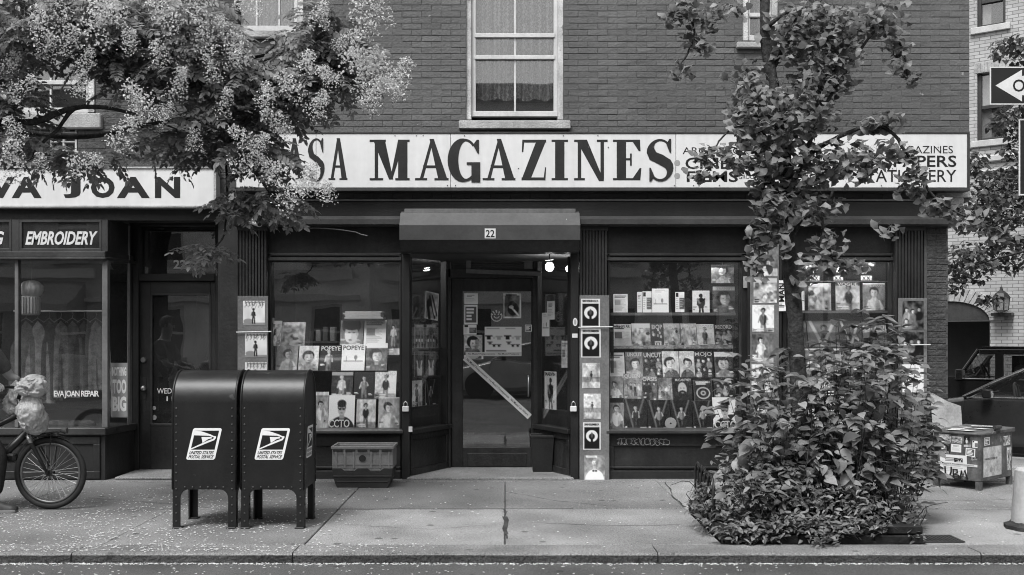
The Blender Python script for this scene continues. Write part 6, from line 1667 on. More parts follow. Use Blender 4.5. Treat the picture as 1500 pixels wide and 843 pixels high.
# clothes follow the limbs, a little fuller
sm = lambda a, b, t: a + (b - a) * t
N_ = [(tuple(pv + Vector((0, 0, -.02))), (.175, .145)), (tuple(pv + Vector((.05, 0, .2))), (.175, .135)), (tuple(chest), (.19, .14)), (tuple(neck - Vector((0, 0, .05))), .085), (tuple(shN), .088), (tuple(sm(shN, elN, .85)), .072), (tuple(shF), .088), (tuple(sm(shF, elF, .85)), .072)]
skin_body('shirt', N_, [(0, 1), (1, 2), (2, 3), (2, 4), (4, 5), (2, 6), (6, 7)], M_shirt, pe, 0)
N_ = [(tuple(pv + Vector((0, 0, -.02))), (.165, .135)), (tuple(hpN), .12), (tuple(knN), .085), (tuple(foN + Vector((-.03, 0, .05))), .065), (tuple(hpF), .12), (tuple(knF), .085), (tuple(foF + Vector((-.03, 0, .05))), .065)]
skin_body('trousers', N_, [(0, 1), (1, 2), (2, 3), (0, 4), (4, 5), (5, 6)], M_trs, pe, 0)
def shoe(c):
    q = MB(); secs = [(-.09, .03, .075), (-.05, .038, .09), (.0, .042, .085), (.06, .047, .06), (.12, .045, .045), (.165, .03, .035)]
    for x, hw_, h_ in secs:
        for k in range(8):
            a = math.pi * k / 7; q.v.append((c.x + x, c.y + hw_ * math.cos(a), .02 + h_ * math.sin(a)))
    for i in range(len(secs) - 1):
        for k in range(7): q.f.append((i * 8 + k, i * 8 + k + 1, (i + 1) * 8 + k + 1, (i + 1) * 8 + k))
    q.f.append(tuple(range(8))); q.f.append(tuple(range(len(secs) * 8 - 1, len(secs) * 8 - 9, -1)))
    o = q.build('shoe', M_shoe, pe, smooth=True)
    q = MB(); q.prism([(c.x + x, c.y - hw_ - .003) for x, hw_, h_ in secs] + [(c.x + x, c.y + hw_ + .003) for x, hw_, h_ in reversed(secs)], 'z', .0, .024); q.build('sole', M_sole, o, bevel=.004)
shoe(foN); shoe(foF)
def hand(w, g, far):
    d = (g - w).normalized(); o = Vector((0, 1 if far else -1, 0)); ac = (hbL[1] - hbL[0]).normalized() if not far else (hbL[3] - hbL[4]).normalized()
    up = Vector((0, 0, 1)); pal = g + up * .025 - d * .015
    nodes = [(tuple(w), .028), (tuple(pal - d * .02), (.04, .026)), (tuple(pal + d * .005), (.042, .024))]; edges = [(0, 1), (1, 2)]
    for k in range(4):
        base = pal + d * .02 + ac * (-.034 + .0225 * k); L_ = [.85, 1, .95, .75][k]
        p1 = base + d * .025 * L_ - up * .006; p2 = p1 - up * .03 * L_ + d * .004; p3 = p2 - d * .024 * L_ - up * .006
        i0 = len(nodes); nodes += [(tuple(base), .0105), (tuple(p1), .0098), (tuple(p2), .0092), (tuple(p3), .008)]; edges += [(2, i0), (i0, i0 + 1), (i0 + 1, i0 + 2), (i0 + 2, i0 + 3)]
    b0 = pal - d * .02 + ac * .035; i0 = len(nodes); nodes += [(tuple(b0), .012), (tuple(b0 + ac * .012 + d * .015 - up * .025), .0105), (tuple(b0 + d * .035 - up * .045 - ac * .004), .0085)]; edges += [(1, i0), (i0, i0 + 1), (i0 + 1, i0 + 2)]
    skin_body('hand', nodes, edges, M_skin, pe, 0, 2)
hand(wrN, gL, False); hand(wrF, gR, True)
q = MB(); q.sphere(head + Vector((-.01, 0, .05)), .103, 16, 10, 1.05, .88, 1.0); 
q.v = [v if not (v[0] > head.x + .055 and v[2] < head.z + .085) else (head.x + .02, v[1] * .98 + BYc * .02, v[2]) for v in q.v]
q.build('hair', mat('hair', .015, .6, .4, .3, 20, 90, .4, 80), pe, smooth=True)
q = MB(); q.sphere(head + Vector((.09, 0, -.005)), .018, 8, 6, .9, .7, 1.2); q.sphere(head + Vector((.0, -.085, .0)), .02, 8, 6, .7, .5, 1.3); q.sphere(head + Vector((.0, .085, .0)), .02, 8, 6, .7, .5, 1.3); q.build('nose_and_ears', M_skin, pe, smooth=True)
for s_ in (-.032, .032):
    q = MB(); q.sphere(head + Vector((.072, s_, .025)), .011, 8, 6); q.build('eye', M_blk, pe, smooth=True)
q = MB(); q.sphere(head + Vector((.078, 0, -.05)), .018, 8, 5, .5, 1.1, .35); q.build('mouth', mat('lips', .2, .5, .3, .1), pe, smooth=True)

# ================================================================== cars
M_car = mat('car_dark', .03, .2, .6, .15, 3, 30, coat=.6); M_carj = mat('car_black', .016, .2, .6, .15, 3, 30, coat=.7); M_carg = mat('car_silver', .5, .3, .6, .1, 3, 30, coat=.6)
M_chr = mat('chrome', .5, .2, .6, .05, metal=1.0); M_lamp = mat('headlamp', .55, .15, .6, .1, coat=.5); M_seat = mat('seat', .04, .8, .2, .2)
def car_wheel(t, x, y, r, side):
    q = MB(); q.lathe([(r * .62, y - .1), (r * .95, y - .1), (r, y - .075), (r, y + .075), (r * .95, y + .1), (r * .62, y + .1)], x, r, 26, 'y'); w_ = q.build('wheel', M_rub, t, auto=40)
    f_ = y + side * .085; q = MB(); q.lathe([(r * .64, f_ - side * .05), (r * .64, f_)], x, r, 24, 'y'); q.build('rim_barrel', M_blk, w_)
    q = MB()
    for k in range(10): a = 2 * math.pi * k / 10; q.add([(x + r * .1 * math.cos(a - .5), f_ + side * .006, r + r * .1 * math.sin(a - .5)), (x + r * .1 * math.cos(a + .5), f_ + side * .006, r + r * .1 * math.sin(a + .5)), (x + r * .62 * math.cos(a + .1), f_ + side * .012, r + r * .62 * math.sin(a + .1)), (x + r * .62 * math.cos(a - .1), f_ + side * .012, r + r * .62 * math.sin(a - .1))], [(0, 1, 2, 3)])
    q.lathe([(r * .16, f_ + side * .004), (r * .14, f_ + side * .02)], x, r, 12, 'y'); q.build('rim', M_rim, w_, fixn=False)
def loft(name, secs, m, t, auto=35, closed_ends=True):
    q = MB(); n = len(secs[0])
    for s_ in secs: q.v += [tuple(p) for p in s_]
    for i in range(len(secs) - 1):
        for k in range(n - 1): q.f.append((i * n + k, i * n + k + 1, (i + 1) * n + k + 1, (i + 1) * n + k))
    if closed_ends: q.f.append(tuple(range(n))); q.f.append(tuple((len(secs) - 1) * n + k for k in range(n - 1, -1, -1)))
    return q.build(name, m, t, auto=auto)
def sedan(label, loc, rz, paint, group=None):
    """4.7 m long, nose at +x; local origin on the ground under the middle"""
    t = thing('parked_car', label, 'car', group, loc, rz)
    st_ = [(-2.32, .35, .62, .95, .70), (-2.28, .25, .62, 1.03, .80), (-1.8, .2, .66, 1.06, .88), (-1.2, .19, .68, 1.02, .90), (-.3, .19, .68, .98, .91), (.6, .19, .68, .97, .91), (1.05, .19, .68, .96, .90), (1.6, .2, .66, .87, .87), (2.1, .22, .6, .76, .79), (2.32, .28, .5, .66, .62)]
    secs = []
    for x, zb_, zm, zt, hw_ in st_:
        pr_ = [(-hw_ * .9, zb_), (-hw_ * .99, zb_ + .1), (-hw_, zm), (-hw_ * .955, zt - .03), (-hw_ * .9, zt), (0, zt + .025), (hw_ * .9, zt), (hw_ * .955, zt - .03), (hw_, zm), (hw_ * .99, zb_ + .1), (hw_ * .9, zb_)]
        secs.append([(x, y, z) for y, z in pr_])
    b = loft('body', secs, paint, t)
    # cabin: roof shell, pillars, panes
    stations = [(1.12, .97, .80), (.35, 1.40, .62), (-.1, 1.455, .61), (-.75, 1.43, .60), (-1.95, 1.06, .70)]
    roof = []
    for x, z, hw_ in ((.38, 1.385, .60), (.2, 1.43, .60), (-.1, 1.46, .60), (-.6, 1.45, .59), (-.9, 1.40, .57)):
        roof.append([(x, -hw_, z - .03), (x, -hw_ * .85, z), (x, 0, z + .02), (x, hw_ * .85, z), (x, hw_, z - .03)])
    loft('roof', roof, paint, t, closed_ends=False)
    for s_ in (-1, 1):
        base = [(1.12, .97), (.85, .985), (-.05, .985), (-.95, 1.0), (-1.5, 1.03)]
        top = [(.42, 1.36), (.3, 1.40), (-.05, 1.43), (-.7, 1.41), (-.98, 1.36)]
        yb_, yt = .82, .61
        q = MB(); q.tube([(1.15, s_ * .80, .965), (.75, s_ * .72, 1.19), (.38, s_ * .61, 1.375), (-.1, s_ * .605, 1.44), (-.65, s_ * .60, 1.425), (-.95, s_ * .59, 1.36), (-1.75, s_ * .72, 1.05)], .032, 8); q.build('pillar', paint, t, smooth=True)
        q = MB(); q.tube([(1.13, s_ * .835, .985), (.73, s_ * .755, 1.205), (.36, s_ * .645, 1.39), (-.1, s_ * .64, 1.45), (-.65, s_ * .635, 1.435), (-.95, s_ * .625, 1.37), (-1.6, s_ * .75, 1.08)], .009, 6); q.build('roof_highlight_trim', M_chr, t, smooth=True)  # bright line added beside the pillar to stand in for glossy highlights
        q = MB(); q.tube([(-.12, s_ * yb_, .985), (-.18, s_ * yt, 1.42)], .032, 6); q.build('door_pillar', M_blk, t)
        q = MB(); q.add([(1.02, s_ * yb_, .985), (-.12, s_ * yb_, .985), (-.16, s_ * yt, 1.42), (.36, s_ * yt, 1.37), (.5, s_ * .65, 1.3)], [(0, 1, 2, 3, 4)]); q.build('side_pane', G_car, t, fixn=False)
        q = MB(); q.add([(-.12, s_ * yb_, .985), (-1.45, s_ * .79, 1.03), (-.95, s_ * .6, 1.35), (-.16, s_ * yt, 1.42)], [(0, 1, 2, 3)]); q.build('side_pane', G_car, t, fixn=False)
        q = MB(); q.tube([(1.1, s_ * .83, .97), (.4, s_ * .835, .982), (-1.5, s_ * .81, 1.03)], .011, 6); q.build('belt_trim', M_chr, t)
        q = MB(); q.box(.72, .84, s_ * .9, s_ * 1.08, .98, 1.1); q.tube([(.78, s_ * .84, .985), (.78, s_ * .94, 1.0)], .025, 6); q.build('mirror', M_blk, t, bevel=.035, seg=3, auto=60)
        for hx in (-.02, -1.05):
            q = MB(); q.tube([(hx, s_ * .92, .86), (hx - .18, s_ * .92, .865)], .016, 6); q.build('door_handle', paint, t)
        for x in (1.42, -1.4):
            car_wheel(t, x, s_ * .8, .325, s_)
            q = MB(); q.lathe([(.365, s_ * .885), (.365, s_ * .912)], x, .335, 26, 'y'); q.build('wheel_arch', M_blk, t)
        q = MB(); q.tube([(1.15, s_ * .905, .28), (1.16, s_ * .918, .66), (1.12, s_ * .885, .95)], .005, 4); q.tube([(-.1, s_ * .908, .26), (-.1, s_ * .922, .68), (-.12, s_ * .88, .97)], .005, 4); q.build('door_seam', M_blk, t)
        q = MB(); q.sphere((2.12, s_ * .62, .66), .14, 12, 8, 1.2, 1, .5); q.build('headlight', M_lamp, t, smooth=True)
        q = MB(); q.sphere((-2.25, s_ * .62, .85), .13, 12, 8, .5, 1.2, .6); q.build('tail_light', M_dk, t, smooth=True)
    q = MB(); q.add([(1.12, -.8, .97), (1.12, .8, .97), (.4, .6, 1.385), (.4, -.6, 1.385)], [(0, 1, 2, 3)]); q.build('windscreen', G_car, t, fixn=False)
    q = MB(); q.add([(-1.8, -.7, 1.06), (-1.8, .7, 1.06), (-.93, .58, 1.385), (-.93, -.58, 1.385)], [(0, 3, 2, 1)]); q.build('rear_screen', G_car, t, fixn=False)
    for s_ in (-.38, .38):
        q = MB(); q.box(-.35, .15, s_ - .24, s_ + .24, .55, .98 - .05); q.box(-.55, -.38, s_ - .24, s_ + .24, .6, 1.15); q.box(-.5, -.42, s_ - .12, s_ + .12, 1.15, 1.3); q.build('seat', M_seat, t, bevel=.04)
    q = MB(); pts = [(.5 + .09 * math.cos(a) * .4, .38 + .18 * math.sin(a), 1.0 + .18 * math.cos(a)) for a in [2 * math.pi * k / 20 for k in range(21)]]; q.tube(pts, .016, 6); q.tube([pts[0], pts[10]], .012, 5); q.build('steering_wheel', mat('steer', .12, .5, .4, .1), t, smooth=True)
    return t
def jeep(label, loc, rz):
    t = thing('parked_suv', label, 'car', None, loc, rz)
    P2 = [(-2.0, .45), (-2.0, 1.12), (.62, 1.12), (.66, 1.16), (1.95, 1.08), (2.05, .98), (2.05, .5), (1.75, .45), (1.6, .78), (1.1, .78), (.95, .42), (-.95, .42), (-1.1, .78), (-1.6, .78), (-1.75, .45)]
    q = MB(); q.prism(P2, 'y', -.75, .75); q.build('body', M_carj, t, bevel=.03, seg=2)
    # hard top: posts, rails and roof leave real openings
    ztop, zb_ = 1.70, 1.10
    q = MB(); q.box(-2.0, .3, -.70, .70, ztop - .06, ztop + .01); q.build('roof', M_carj, t, bevel=.03, seg=2)
    for s_ in (-1, 1):
        q = MB()
        for (xa, xb, ya) in ((-2.0, -1.85, 0), (-1.02, -.9, 0), (-.02 - .1, .02, 0)): q.box(xa, xb, s_ * .73 - .03, s_ * .73 + .03 - .0, zb_, ztop - .05)
        q.box(-2.0, .28, s_ * .73 - .035, s_ * .73 + .032, ztop - .13, ztop - .04); q.build('top_frame', M_carj, t, bevel=.008)
        q = MB(); q.tube([(.66, s_ * .73, zb_), (.3, s_ * .7, ztop - .05)], .035, 8); q.build('pillar', M_carj, t)
        q = MB(); q.add([(.6, s_ * .735, zb_ + .02), (-.02, s_ * .735, zb_ + .02), (-.02, s_ * .735, ztop - .13), (.32, s_ * .72, ztop - .13)], [(0, 1, 2, 3)]); q.build('side_pane', G_car, t, fixn=False)
        q = MB(); q.add([(-.12, s_ * .735, zb_ + .02), (-.9, s_ * .735, zb_ + .02), (-.9, s_ * .735, ztop - .13), (-.12, s_ * .735, ztop - .13)], [(0, 1, 2, 3)]); q.build('side_pane', G_car, t, fixn=False)
        q = MB(); q.add([(-1.02, s_ * .735, zb_ + .02), (-1.85, s_ * .735, zb_ + .02), (-1.85, s_ * .735, ztop - .13), (-1.02, s_ * .735, ztop - .13)], [(0, 1, 2, 3)]); q.build('side_pane', G_car, t, fixn=False)
        q = MB(); q.tube([(.58, s_ * .745, zb_ + .03), (-.01, s_ * .745, zb_ + .03), (-.01, s_ * .745, ztop - .14), (.31, s_ * .735, ztop - .14)], .012, 5); q.tube([(-.13, s_ * .745, ztop - .14), (-.13, s_ * .745, zb_ + .03), (-.89, s_ * .745, zb_ + .03), (-.89, s_ * .745, ztop - .14), (-.13, s_ * .745, ztop - .14)], .012, 5); q.build('pane_trim', M_gry, t)  # tone lightened so the window edges carry highlights in their colour
        for x in (1.35, -1.35): car_wheel(t, x, s_ * .78, .39, s_)
        q = MB(); q.prism([(.92, .78), (1.0, .98), (1.7, .98), (1.85, .72), (1.92, .72), (1.78, 1.04), (.95, 1.04), (.85, .78)], 'y', s_ * .75, s_ * .95); q.build('fender', M_carj, t, bevel=.02); q = MB(); q.prism([(-1.78, .74), (-1.7, .98), (-1.0, .98), (-.88, .74), (-.8, .74), (-.93, 1.04), (-1.75, 1.04), (-1.86, .74)], 'y', s_ * .75, s_ * .95); q.build('fender', M_carj, t, bevel=.02)
        q = MB(); q.box(.5, .62, s_ * .82, s_ * 1.02, 1.12, 1.3); q.tube([(.56, s_ * .74, 1.15), (.56, s_ * .85, 1.18)], .02, 6); q.build('mirror', M_carj, t, bevel=.03)
        q = MB(); q.lathe([(.1, 2.05), (.1, 2.09), (.02, 2.1)], s_ * .5, .85, 16, 'x'); q.build('headlight', M_lamp, t)
        q = MB(); q.box(-.05, -.0 + .06, s_ * .752, s_ * .77, .88, .94); q.build('door_handle', M_mid, t)
    q = MB(); q.add([(.66, -.7, zb_ + .03), (.66, .7, zb_ + .03), (.31, .66, ztop - .06), (.31, -.66, ztop - .06)], [(0, 1, 2, 3)]); q.build('windscreen', G_car, t, fixn=False)
    for s_ in (-.38, .38):
        for x in (-.35, -1.3): q = MB(); q.box(x - .1, x + .1, s_ - .24, s_ + .24, .7, 1.38); q.box(x - .07, x + .04, s_ - .13, s_ + .13, 1.38, 1.6); q.build('seat', M_seat, t, bevel=.05)
    q = MB(); pts = [(.25 + .07 * math.cos(a), .38 + .19 * math.sin(a), 1.2 + .18 * math.cos(a)) for a in [2 * math.pi * k / 20 for k in range(21)]]; q.tube(pts, .016, 6); q.build('steering_wheel', M_dk, t, smooth=True)
    return t
RZ = math.atan2(TD.y, TD.x)
pc = P(1500, 560, 4.9)
sedan('dark sedan parked nearest in the side street behind the street cabinet', SP(-4.15, 8.1, -.32), RZ, M_car)
jeep('boxy black four-wheel drive with hard top parked beyond the dark sedan', SP(-2.75, 11.55, -.34), RZ)

# ================================================================== light brick building across the side street
def lbrick_mat(name, c0, c1, cm, M_rot):
    m = bpy.data.materials.new(name); m.use_nodes = True
    nt = m.node_tree; N = nt.nodes; L = nt.links; b = N['Principled BSDF']
    tc = N.new('ShaderNodeTexCoord'); sp = N.new('ShaderNodeSeparateXYZ'); cb_ = N.new('ShaderNodeCombineXYZ')
    L.new(tc.outputs['Object'], sp.inputs[0]); L.new(sp.outputs[0], cb_.inputs[0]); L.new(sp.outputs[2], cb_.inputs[1])
    br = N.new('ShaderNodeTexBrick'); br.inputs['Scale'].default_value = 1; br.inputs['Brick Width'].default_value = .22; br.inputs['Row Height'].default_value = .075; br.inputs['Mortar Size'].default_value = .007
    br.inputs['Color1'].default_value = (c0, c0, c0, 1); br.inputs['Color2'].default_value = (c1, c1, c1, 1); br.inputs['Mortar'].default_value = (cm, cm, cm, 1)
    L.new(cb_.outputs[0], br.inputs['Vector']); L.new(br.outputs[0], b.inputs['Base Color'])
    bp = N.new('ShaderNodeBump'); bp.inputs['Strength'].default_value = .6; bp.inputs['Distance'].default_value = .008; bp.invert = True
    L.new(br.outputs['Fac'], bp.inputs['Height']); L.new(bp.outputs[0], b.inputs['Normal'])
    b.inputs['Roughness'].default_value = .85
    MATS[name] = m; return m
M_lb = lbrick_mat('pale_brick', .3, .4, .14, None)
fb = thing('pale_brick_building', 'pale brick building with an arched doorway across the side street', 'building', loc=SP(0, 15.2, -.18), rz=RZ + math.pi)
# local x runs along the street to the right of the picture, local -y faces the street
def LX(px):            # image column -> local x on the facade plane
    # camera ray: (u,1) scaled by d: point=(u*d, CAMY+d); solve ND.point=15.2
    u = (px - CX) / F; d = (15.2 - ND.y * CAMY) / (ND.x * u + ND.y); p = Vector((u * d, CAMY + d, 0)); return -(TD.dot(p)), d
def LZ(py, px): return CH - (py - HZ) * LX(px)[1] / F + .18
wins = []
for (a, b, c, d) in ((1431, 1473, -40, 38), (1431, 1474, 105, 205)):
    wins.append((LX(a)[0], LX(b)[0], LZ(d, (a + b) / 2), LZ(c, (a + b) / 2)))
x_ar0, x_ar1 = LX(1384)[0], LX(1450)[0]; z_sp = LZ(470, 1445); z_top = LZ(447, 1400)
wide = [(w_[0] + 3.2 * k, w_[1] + 3.2 * k, w_[2], w_[3]) for w_ in wins for k in (1, 2)]
ops2 = wins + wide + [(x_ar0 - 1.2, x_ar1, -.1, z_sp)]
q = MB(); wall_panel(q, -4, 16, -.1, 14, 0, .3, ops2); q.build('wall', M_lb, fb)
M_vous = mat('pale_voussoir', .33, .85, .2, .25, 8, 40); M_lst = mat('pale_stone', .42, .8, .3, .15, 4, 50)
for (a, b, c, d) in wins + wide:
    q = MB(); q.box(a, a + .07, .1, .2, c, d); q.box(b - .07, b, .1, .2, c, d); q.box(a + .07, b - .07, .1, .2, (c + d) / 2 - .04, (c + d) / 2 + .04); q.box(a + .07, b - .07, .1, .2, c, c + .07); w_ = q.build('window', M_dk, fb, bevel=.006)
    q = MB(); q.box(a, b, .16, .166, c, d); q.build('pane', G_win, w_)
    q = MB(); q.box(a, a + (b - a) * .42, .24, .25, c, d); q.build('blind', M_gry, w_)
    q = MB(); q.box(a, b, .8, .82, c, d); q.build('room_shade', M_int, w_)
    q = MB(); q.box(a - .12, b + .1, -.07, .12, c - .14, c); q.build('sill', M_lst, w_, bevel=.01)
    for k in range(10):
        xa = a - .06 + (b - a + .12) * k / 10; q = MB(); q.box(xa + .006, xa + (b - a + .12) / 10 - .006, -.012, .1, d + .005, d + .22); q.build('lintel_brick', M_vous, w_)
for zc_, h_ in ((LZ(232, 1462), .14), (LZ(250, 1462), .06)): q = MB(); q.box(-4, 16, -.08, .05, zc_ - h_ / 2, zc_ + h_ / 2); q.build('string_course', M_lst, fb, bevel=.02)
# arch of brick voussoirs over the doorway
cx_a = x_ar0 + (x_ar1 - x_ar0) * .1; rx_ = x_ar1 - cx_a; rise = z_top - z_sp + .08
ring = [(cx_a + rx_ * math.sin(a), z_sp + rise * math.cos(a)) for a in [math.pi * (-.5 + k / 24) for k in range(25)]]
q = MB(); poly = [(p[0], p[1]) for p in ring]
for i in range(24):
    (xa, za), (xb, zb2) = ring[i], ring[i + 1]; q.add([(xa, 0, za), (xb, 0, zb2), (xb, 0, z_sp + rise + .5), (xa, 0, z_sp + rise + .5), (xa, .3, za), (xb, .3, zb2)], [(0, 1, 2, 3), (0, 4, 5, 1)])
# the wall panel above z_sp is solid, so the recess's shade is a dark sheet set proud of it
q = MB(); q.add([(p[0], -.003, p[1]) for p in ring], [tuple(range(25))]); q.build('arch_recess_shade', M_dk, fb, fixn=False)
for i in range(-2, 26):
    a0, a1 = math.pi * (-.5 + i / 24 + .002), math.pi * (-.5 + (i + 1) / 24 - .002)
    pts = [(cx_a + rx_ * math.sin(a0), z_sp + rise * math.cos(a0)), (cx_a + rx_ * math.sin(a1), z_sp + rise * math.cos(a1)), (cx_a + (rx_ + .3) * math.sin(a1), z_sp + (rise + .3) * math.cos(a1)), (cx_a + (rx_ + .3) * math.sin(a0), z_sp + (rise + .3) * math.cos(a0))]
    if a0 < -math.pi / 2 or a1 > math.pi / 2: continue
    q = MB(); q.prism(pts, 'y', -.05, .05); q.build('voussoir', M_vous, fb, bevel=.004)
q = MB(); q.box(x_ar0 - 1.2, x_ar1, .9, .95, -.1, z_sp); q.build('doorway_back', M_blk, fb)
q = MB(); q.box(x_ar1, x_ar1 + .02, .02, .9, -.1, z_sp); q.build('doorway_side', M_blk2, fb)
q = MB(); q.box(x_ar1 + .75, x_ar1 + .85, -.13, -.005, LZ(510, 1470), 5.2); q.build('corner_strip', M_lst, fb)
ln = thing('wall_lantern', 'old metal wall lantern beside the arched doorway', 'lantern', loc=SP(0, 15.2, -.18), rz=RZ + math.pi)
lx_ = LX(1471)[0]; z0_, z1_ = LZ(455, 1471), LZ(432, 1471)
q = MB(); q.lathe([(.05, z0_ - .05), (.14, z0_), (.16, z1_ - .1), (.16, z1_ - .08)], lx_, -.3, 6); q.build('glass_box', mat('lantern_glass', .2, .2, .5, .3, 10, 30), ln)
q = MB(); q.lathe([(.19, z1_ - .08), (.12, z1_ + .02), (.04, z1_ + .08), (.02, z1_ + .16)], lx_, -.3, 6); q.box(lx_ - .2, lx_ + .2, -.32, -.005, z0_ - .12, z0_ - .06); q.tube([(lx_, -.3, z0_ - .05), (lx_, -.3, z0_ - .1)], .03, 6)
for k in range(6): a = 2 * math.pi * k / 6; q.tube([(lx_ + .14 * math.cos(a), -.3 + .14 * math.sin(a), z0_), (lx_ + .162 * math.cos(a), -.3 + .162 * math.sin(a), z1_ - .08)], .012, 4)
q.build('frame', M_blk, ln)

# ================================================================== across the avenue: what the shop windows reflect
ob_s = MB(); ob_s.box(-40, 40, -24, -16.2, -.3, .06); tag(ob_s.build('opposite_pavement', M_conc), kind='structure')
sedan('silver sedan parked across the avenue, seen only as a reflection in the shop door', (.75, -14.9, ROADZ), math.pi, M_carg)
specs = [(-22, -12.001, 8.6, .16, 'grey brick row house at the left of the opposite side'), (-12, -4.201, 9.5, .3, 'pale rendered row house opposite the repair shop'), (-4.2, 4.699, 8.8, .2, 'grey brick row house directly opposite the shop'), (4.7, 13.099, 9.8, .33, 'pale brick row house opposite the corner'), (13.1, 24, 8.6, .14, 'dark row house at the right of the opposite side')]
for i, (a, b, h, c, lab) in enumerate(specs):
    t = thing('row_house', lab, 'building', 'row houses across the avenue'); m = mat('opp%d' % i, [.45, .8, .62, .8, .4][i], .85, .2, .15, 1, 20)
    n = int((b - a) / 2.1); ws = []
    for f_ in range(4):
        for k in range(n):
            x = a + (b - a) * (k + .5) / n; z0_ = .9 + f_ * 3.0
            if z0_ + 1.8 < h - .4: ws.append((x - .5, x + .5, z0_, z0_ + 1.9 if f_ else z0_ + 1.6))
    q = MB(); wall_panel(q, a, b, .05, h, -20.6, -20.3, ws); q.build('wall', m, t)
    q = MB(); q.box(a, b, -20.6, -20.0, h, h + .5); q.build('roof_cornice', M_dk, t, bevel=.05)
    q = MB(); q.box(a, b, -20.3, -20.18, 6.2, 6.5); q.build('string_course', M_lst, t)
    q = MB(); q.box(a + .3, b - .3, -20.28, -20.1, 2.62, 2.78); q.build('ledge', M_sign, t)
    q = MB(); q.box(a + .5, b - .5, -20.17, -20.05, 3.3, 3.62); q.build('shop_fascia', M_sign, t)
    if i in (0, 4):
        q = MB(); q.prism([(-20.3, 3.2), (-18.9, 2.5), (-18.9, 2.3), (-20.3, 2.3)], 'x', a + .8, b - .8); q.build('awning', M_gry, t)
    for (x0, x1, z0_, z1_) in ws:
        q = MB(); q.box(x0, x0 + .08, -20.42, -20.33, z0_, z1_); q.box(x1 - .08, x1, -20.42, -20.33, z0_, z1_); q.box(x0 + .08, x1 - .08, -20.42, -20.33, z1_ - .08, z1_); q.box(x0 + .08, x1 - .08, -20.42, -20.33, z0_, z0_ + .08); q.box(x0 + .08, x1 - .08, -20.41, -20.34, (z0_ + z1_) / 2 - .04, (z0_ + z1_) / 2 + .04); w_ = q.build('window', M_white, t)
        q = MB(); q.box(x0, x1, -20.45, -20.44, z0_, z1_); q.build('pane', mat('far_pane', .03, .1, .6, .3, 2, 10), w_)
        q = MB(); q.box(x0 - .1, x1 + .1, -20.32, -20.2, z0_ - .14, z0_); q.build('sill', M_lst, w_)
# ================================================================== vegetation
M_bark = mat('bark', .045, .95, .15, .4, 12, 60, 1.0, 35, streak=.3)
M_bark2 = mat('bark_pale', .045, .9, .2, .35, 14, 60, .8, 40, streak=.3)
LM_tree = leaf_mat('leaf_pinnate', .14, .4, .4, .5, .5)
LM_gink = leaf_mat('leaf_fan', .07, .33, .45, .35)
LM_shrub = leaf_mat('leaf_shrub', .09, .36, .45, .38)
LM_low = leaf_mat('leaf_low', .065, .26, .5, .22)
LM_side = leaf_mat('leaf_side', .05, .18, .5, .4)
M_petal = mat('petal', .66, .8, .2, .2, 20, 60, transl=.35)

def limb(mb, pts, r0, r1, n=8, wob=.02, sub=5):
    """smooth, slightly crooked limb through the points"""
    pts = [Vector(p) for p in pts]; out = []
    for i in range(len(pts) - 1):
        p0 = pts[max(i - 1, 0)]; p1 = pts[i]; p2 = pts[i + 1]; p3 = pts[min(i + 2, len(pts) - 1)]
        for k in range(sub):
            t = k / sub; out.append(.5 * ((2 * p1) + (p2 - p0) * t + (2 * p0 - 5 * p1 + 4 * p2 - p3) * t * t + (3 * p1 - p0 - 3 * p2 + p3) * t ** 3))
    out.append(pts[-1]); m = len(out)
    out = [p + Vector((rng.uniform(-wob, wob), rng.uniform(-wob, wob), 0)) * (0 if i in (0, m - 1) else 1) for i, p in enumerate(out)]
    mb.tube(out, [(r0 + (r1 - r0) * (i / (m - 1)) ** .8) * rng.uniform(.92, 1.08) for i in range(m)], n)
    return out

def ell_pts(px, py, Y, rx, ry, rdep, n, shell=0.0):
    c = P(px, py, Y); s_ = S(Y); out = []
    while len(out) < n:
        p = Vector((rng.uniform(-1, 1), rng.uniform(-1, 1), rng.uniform(-1, 1)))
        if p.length > 1 or p.length < shell: continue
        out.append((Vector((c.x + p.x * rx / s_, c.y + p.y * rdep, c.z + p.z * ry / s_)), p))
    return out

# ------------------------------------------------------------------ flowering street tree at the left (trunk outside the picture)
lt_ = thing('flowering_tree', 'street tree with feathery leaves and white blossom reaching in from the left', 'tree')
TX, TY = -5.15, -3.0
tk = MB()
main = limb(tk, [(TX, TY, -.05), (TX + .03, TY + .02, 1.2), (TX - .03, TY + .05, 2.4), (TX + .1, TY + .1, 3.4)], .19, .14, 12)
fork = Vector((TX + .1, TY + .1, 3.4))
limbs = [
    [fork, P(20, 180, -2.9), P(110, 158, -2.7), P(180, 163, -2.6), P(260, 190, -2.5)],
    [fork, P(-20, 90, -2.6), P(110, 60, -2.4), P(260, 70, -2.3), P(380, 90, -2.2), P(470, 40, -2.1)],
    [fork, P(10, 190, -2.2), P(130, 200, -2.0), P(280, 175, -2.0), P(350, 230, -2.0), P(400, 290, -2.0)],
    [P(260, 70, -2.3), P(370, 85, -2.3), P(430, 55, -2.2), P(540, 95, -2.1)],
    [fork, P(-60, 40, -3.0), P(40, -40, -3.0), P(170, -90, -2.9), P(330, -80, -2.7)],
    [fork, (TX - .6, TY - .4, 4.4), (TX - 1.4, TY - .8, 5.4)], [fork, (TX - .2, TY + .8, 4.6), (TX + .1, TY + 1.4, 5.6)],
    [P(280, 175, -2.0), P(300, 210, -2.0), P(330, 240, -2.05), P(330, 330, -2.0), P(310, 370, -1.95)],
    [P(110, 158, -2.7), P(60, 215, -2.8), P(30, 245, -2.9)],
    [P(380, 90, -2.2), P(420, 130, -2.3), P(440, 165, -2.4)]]
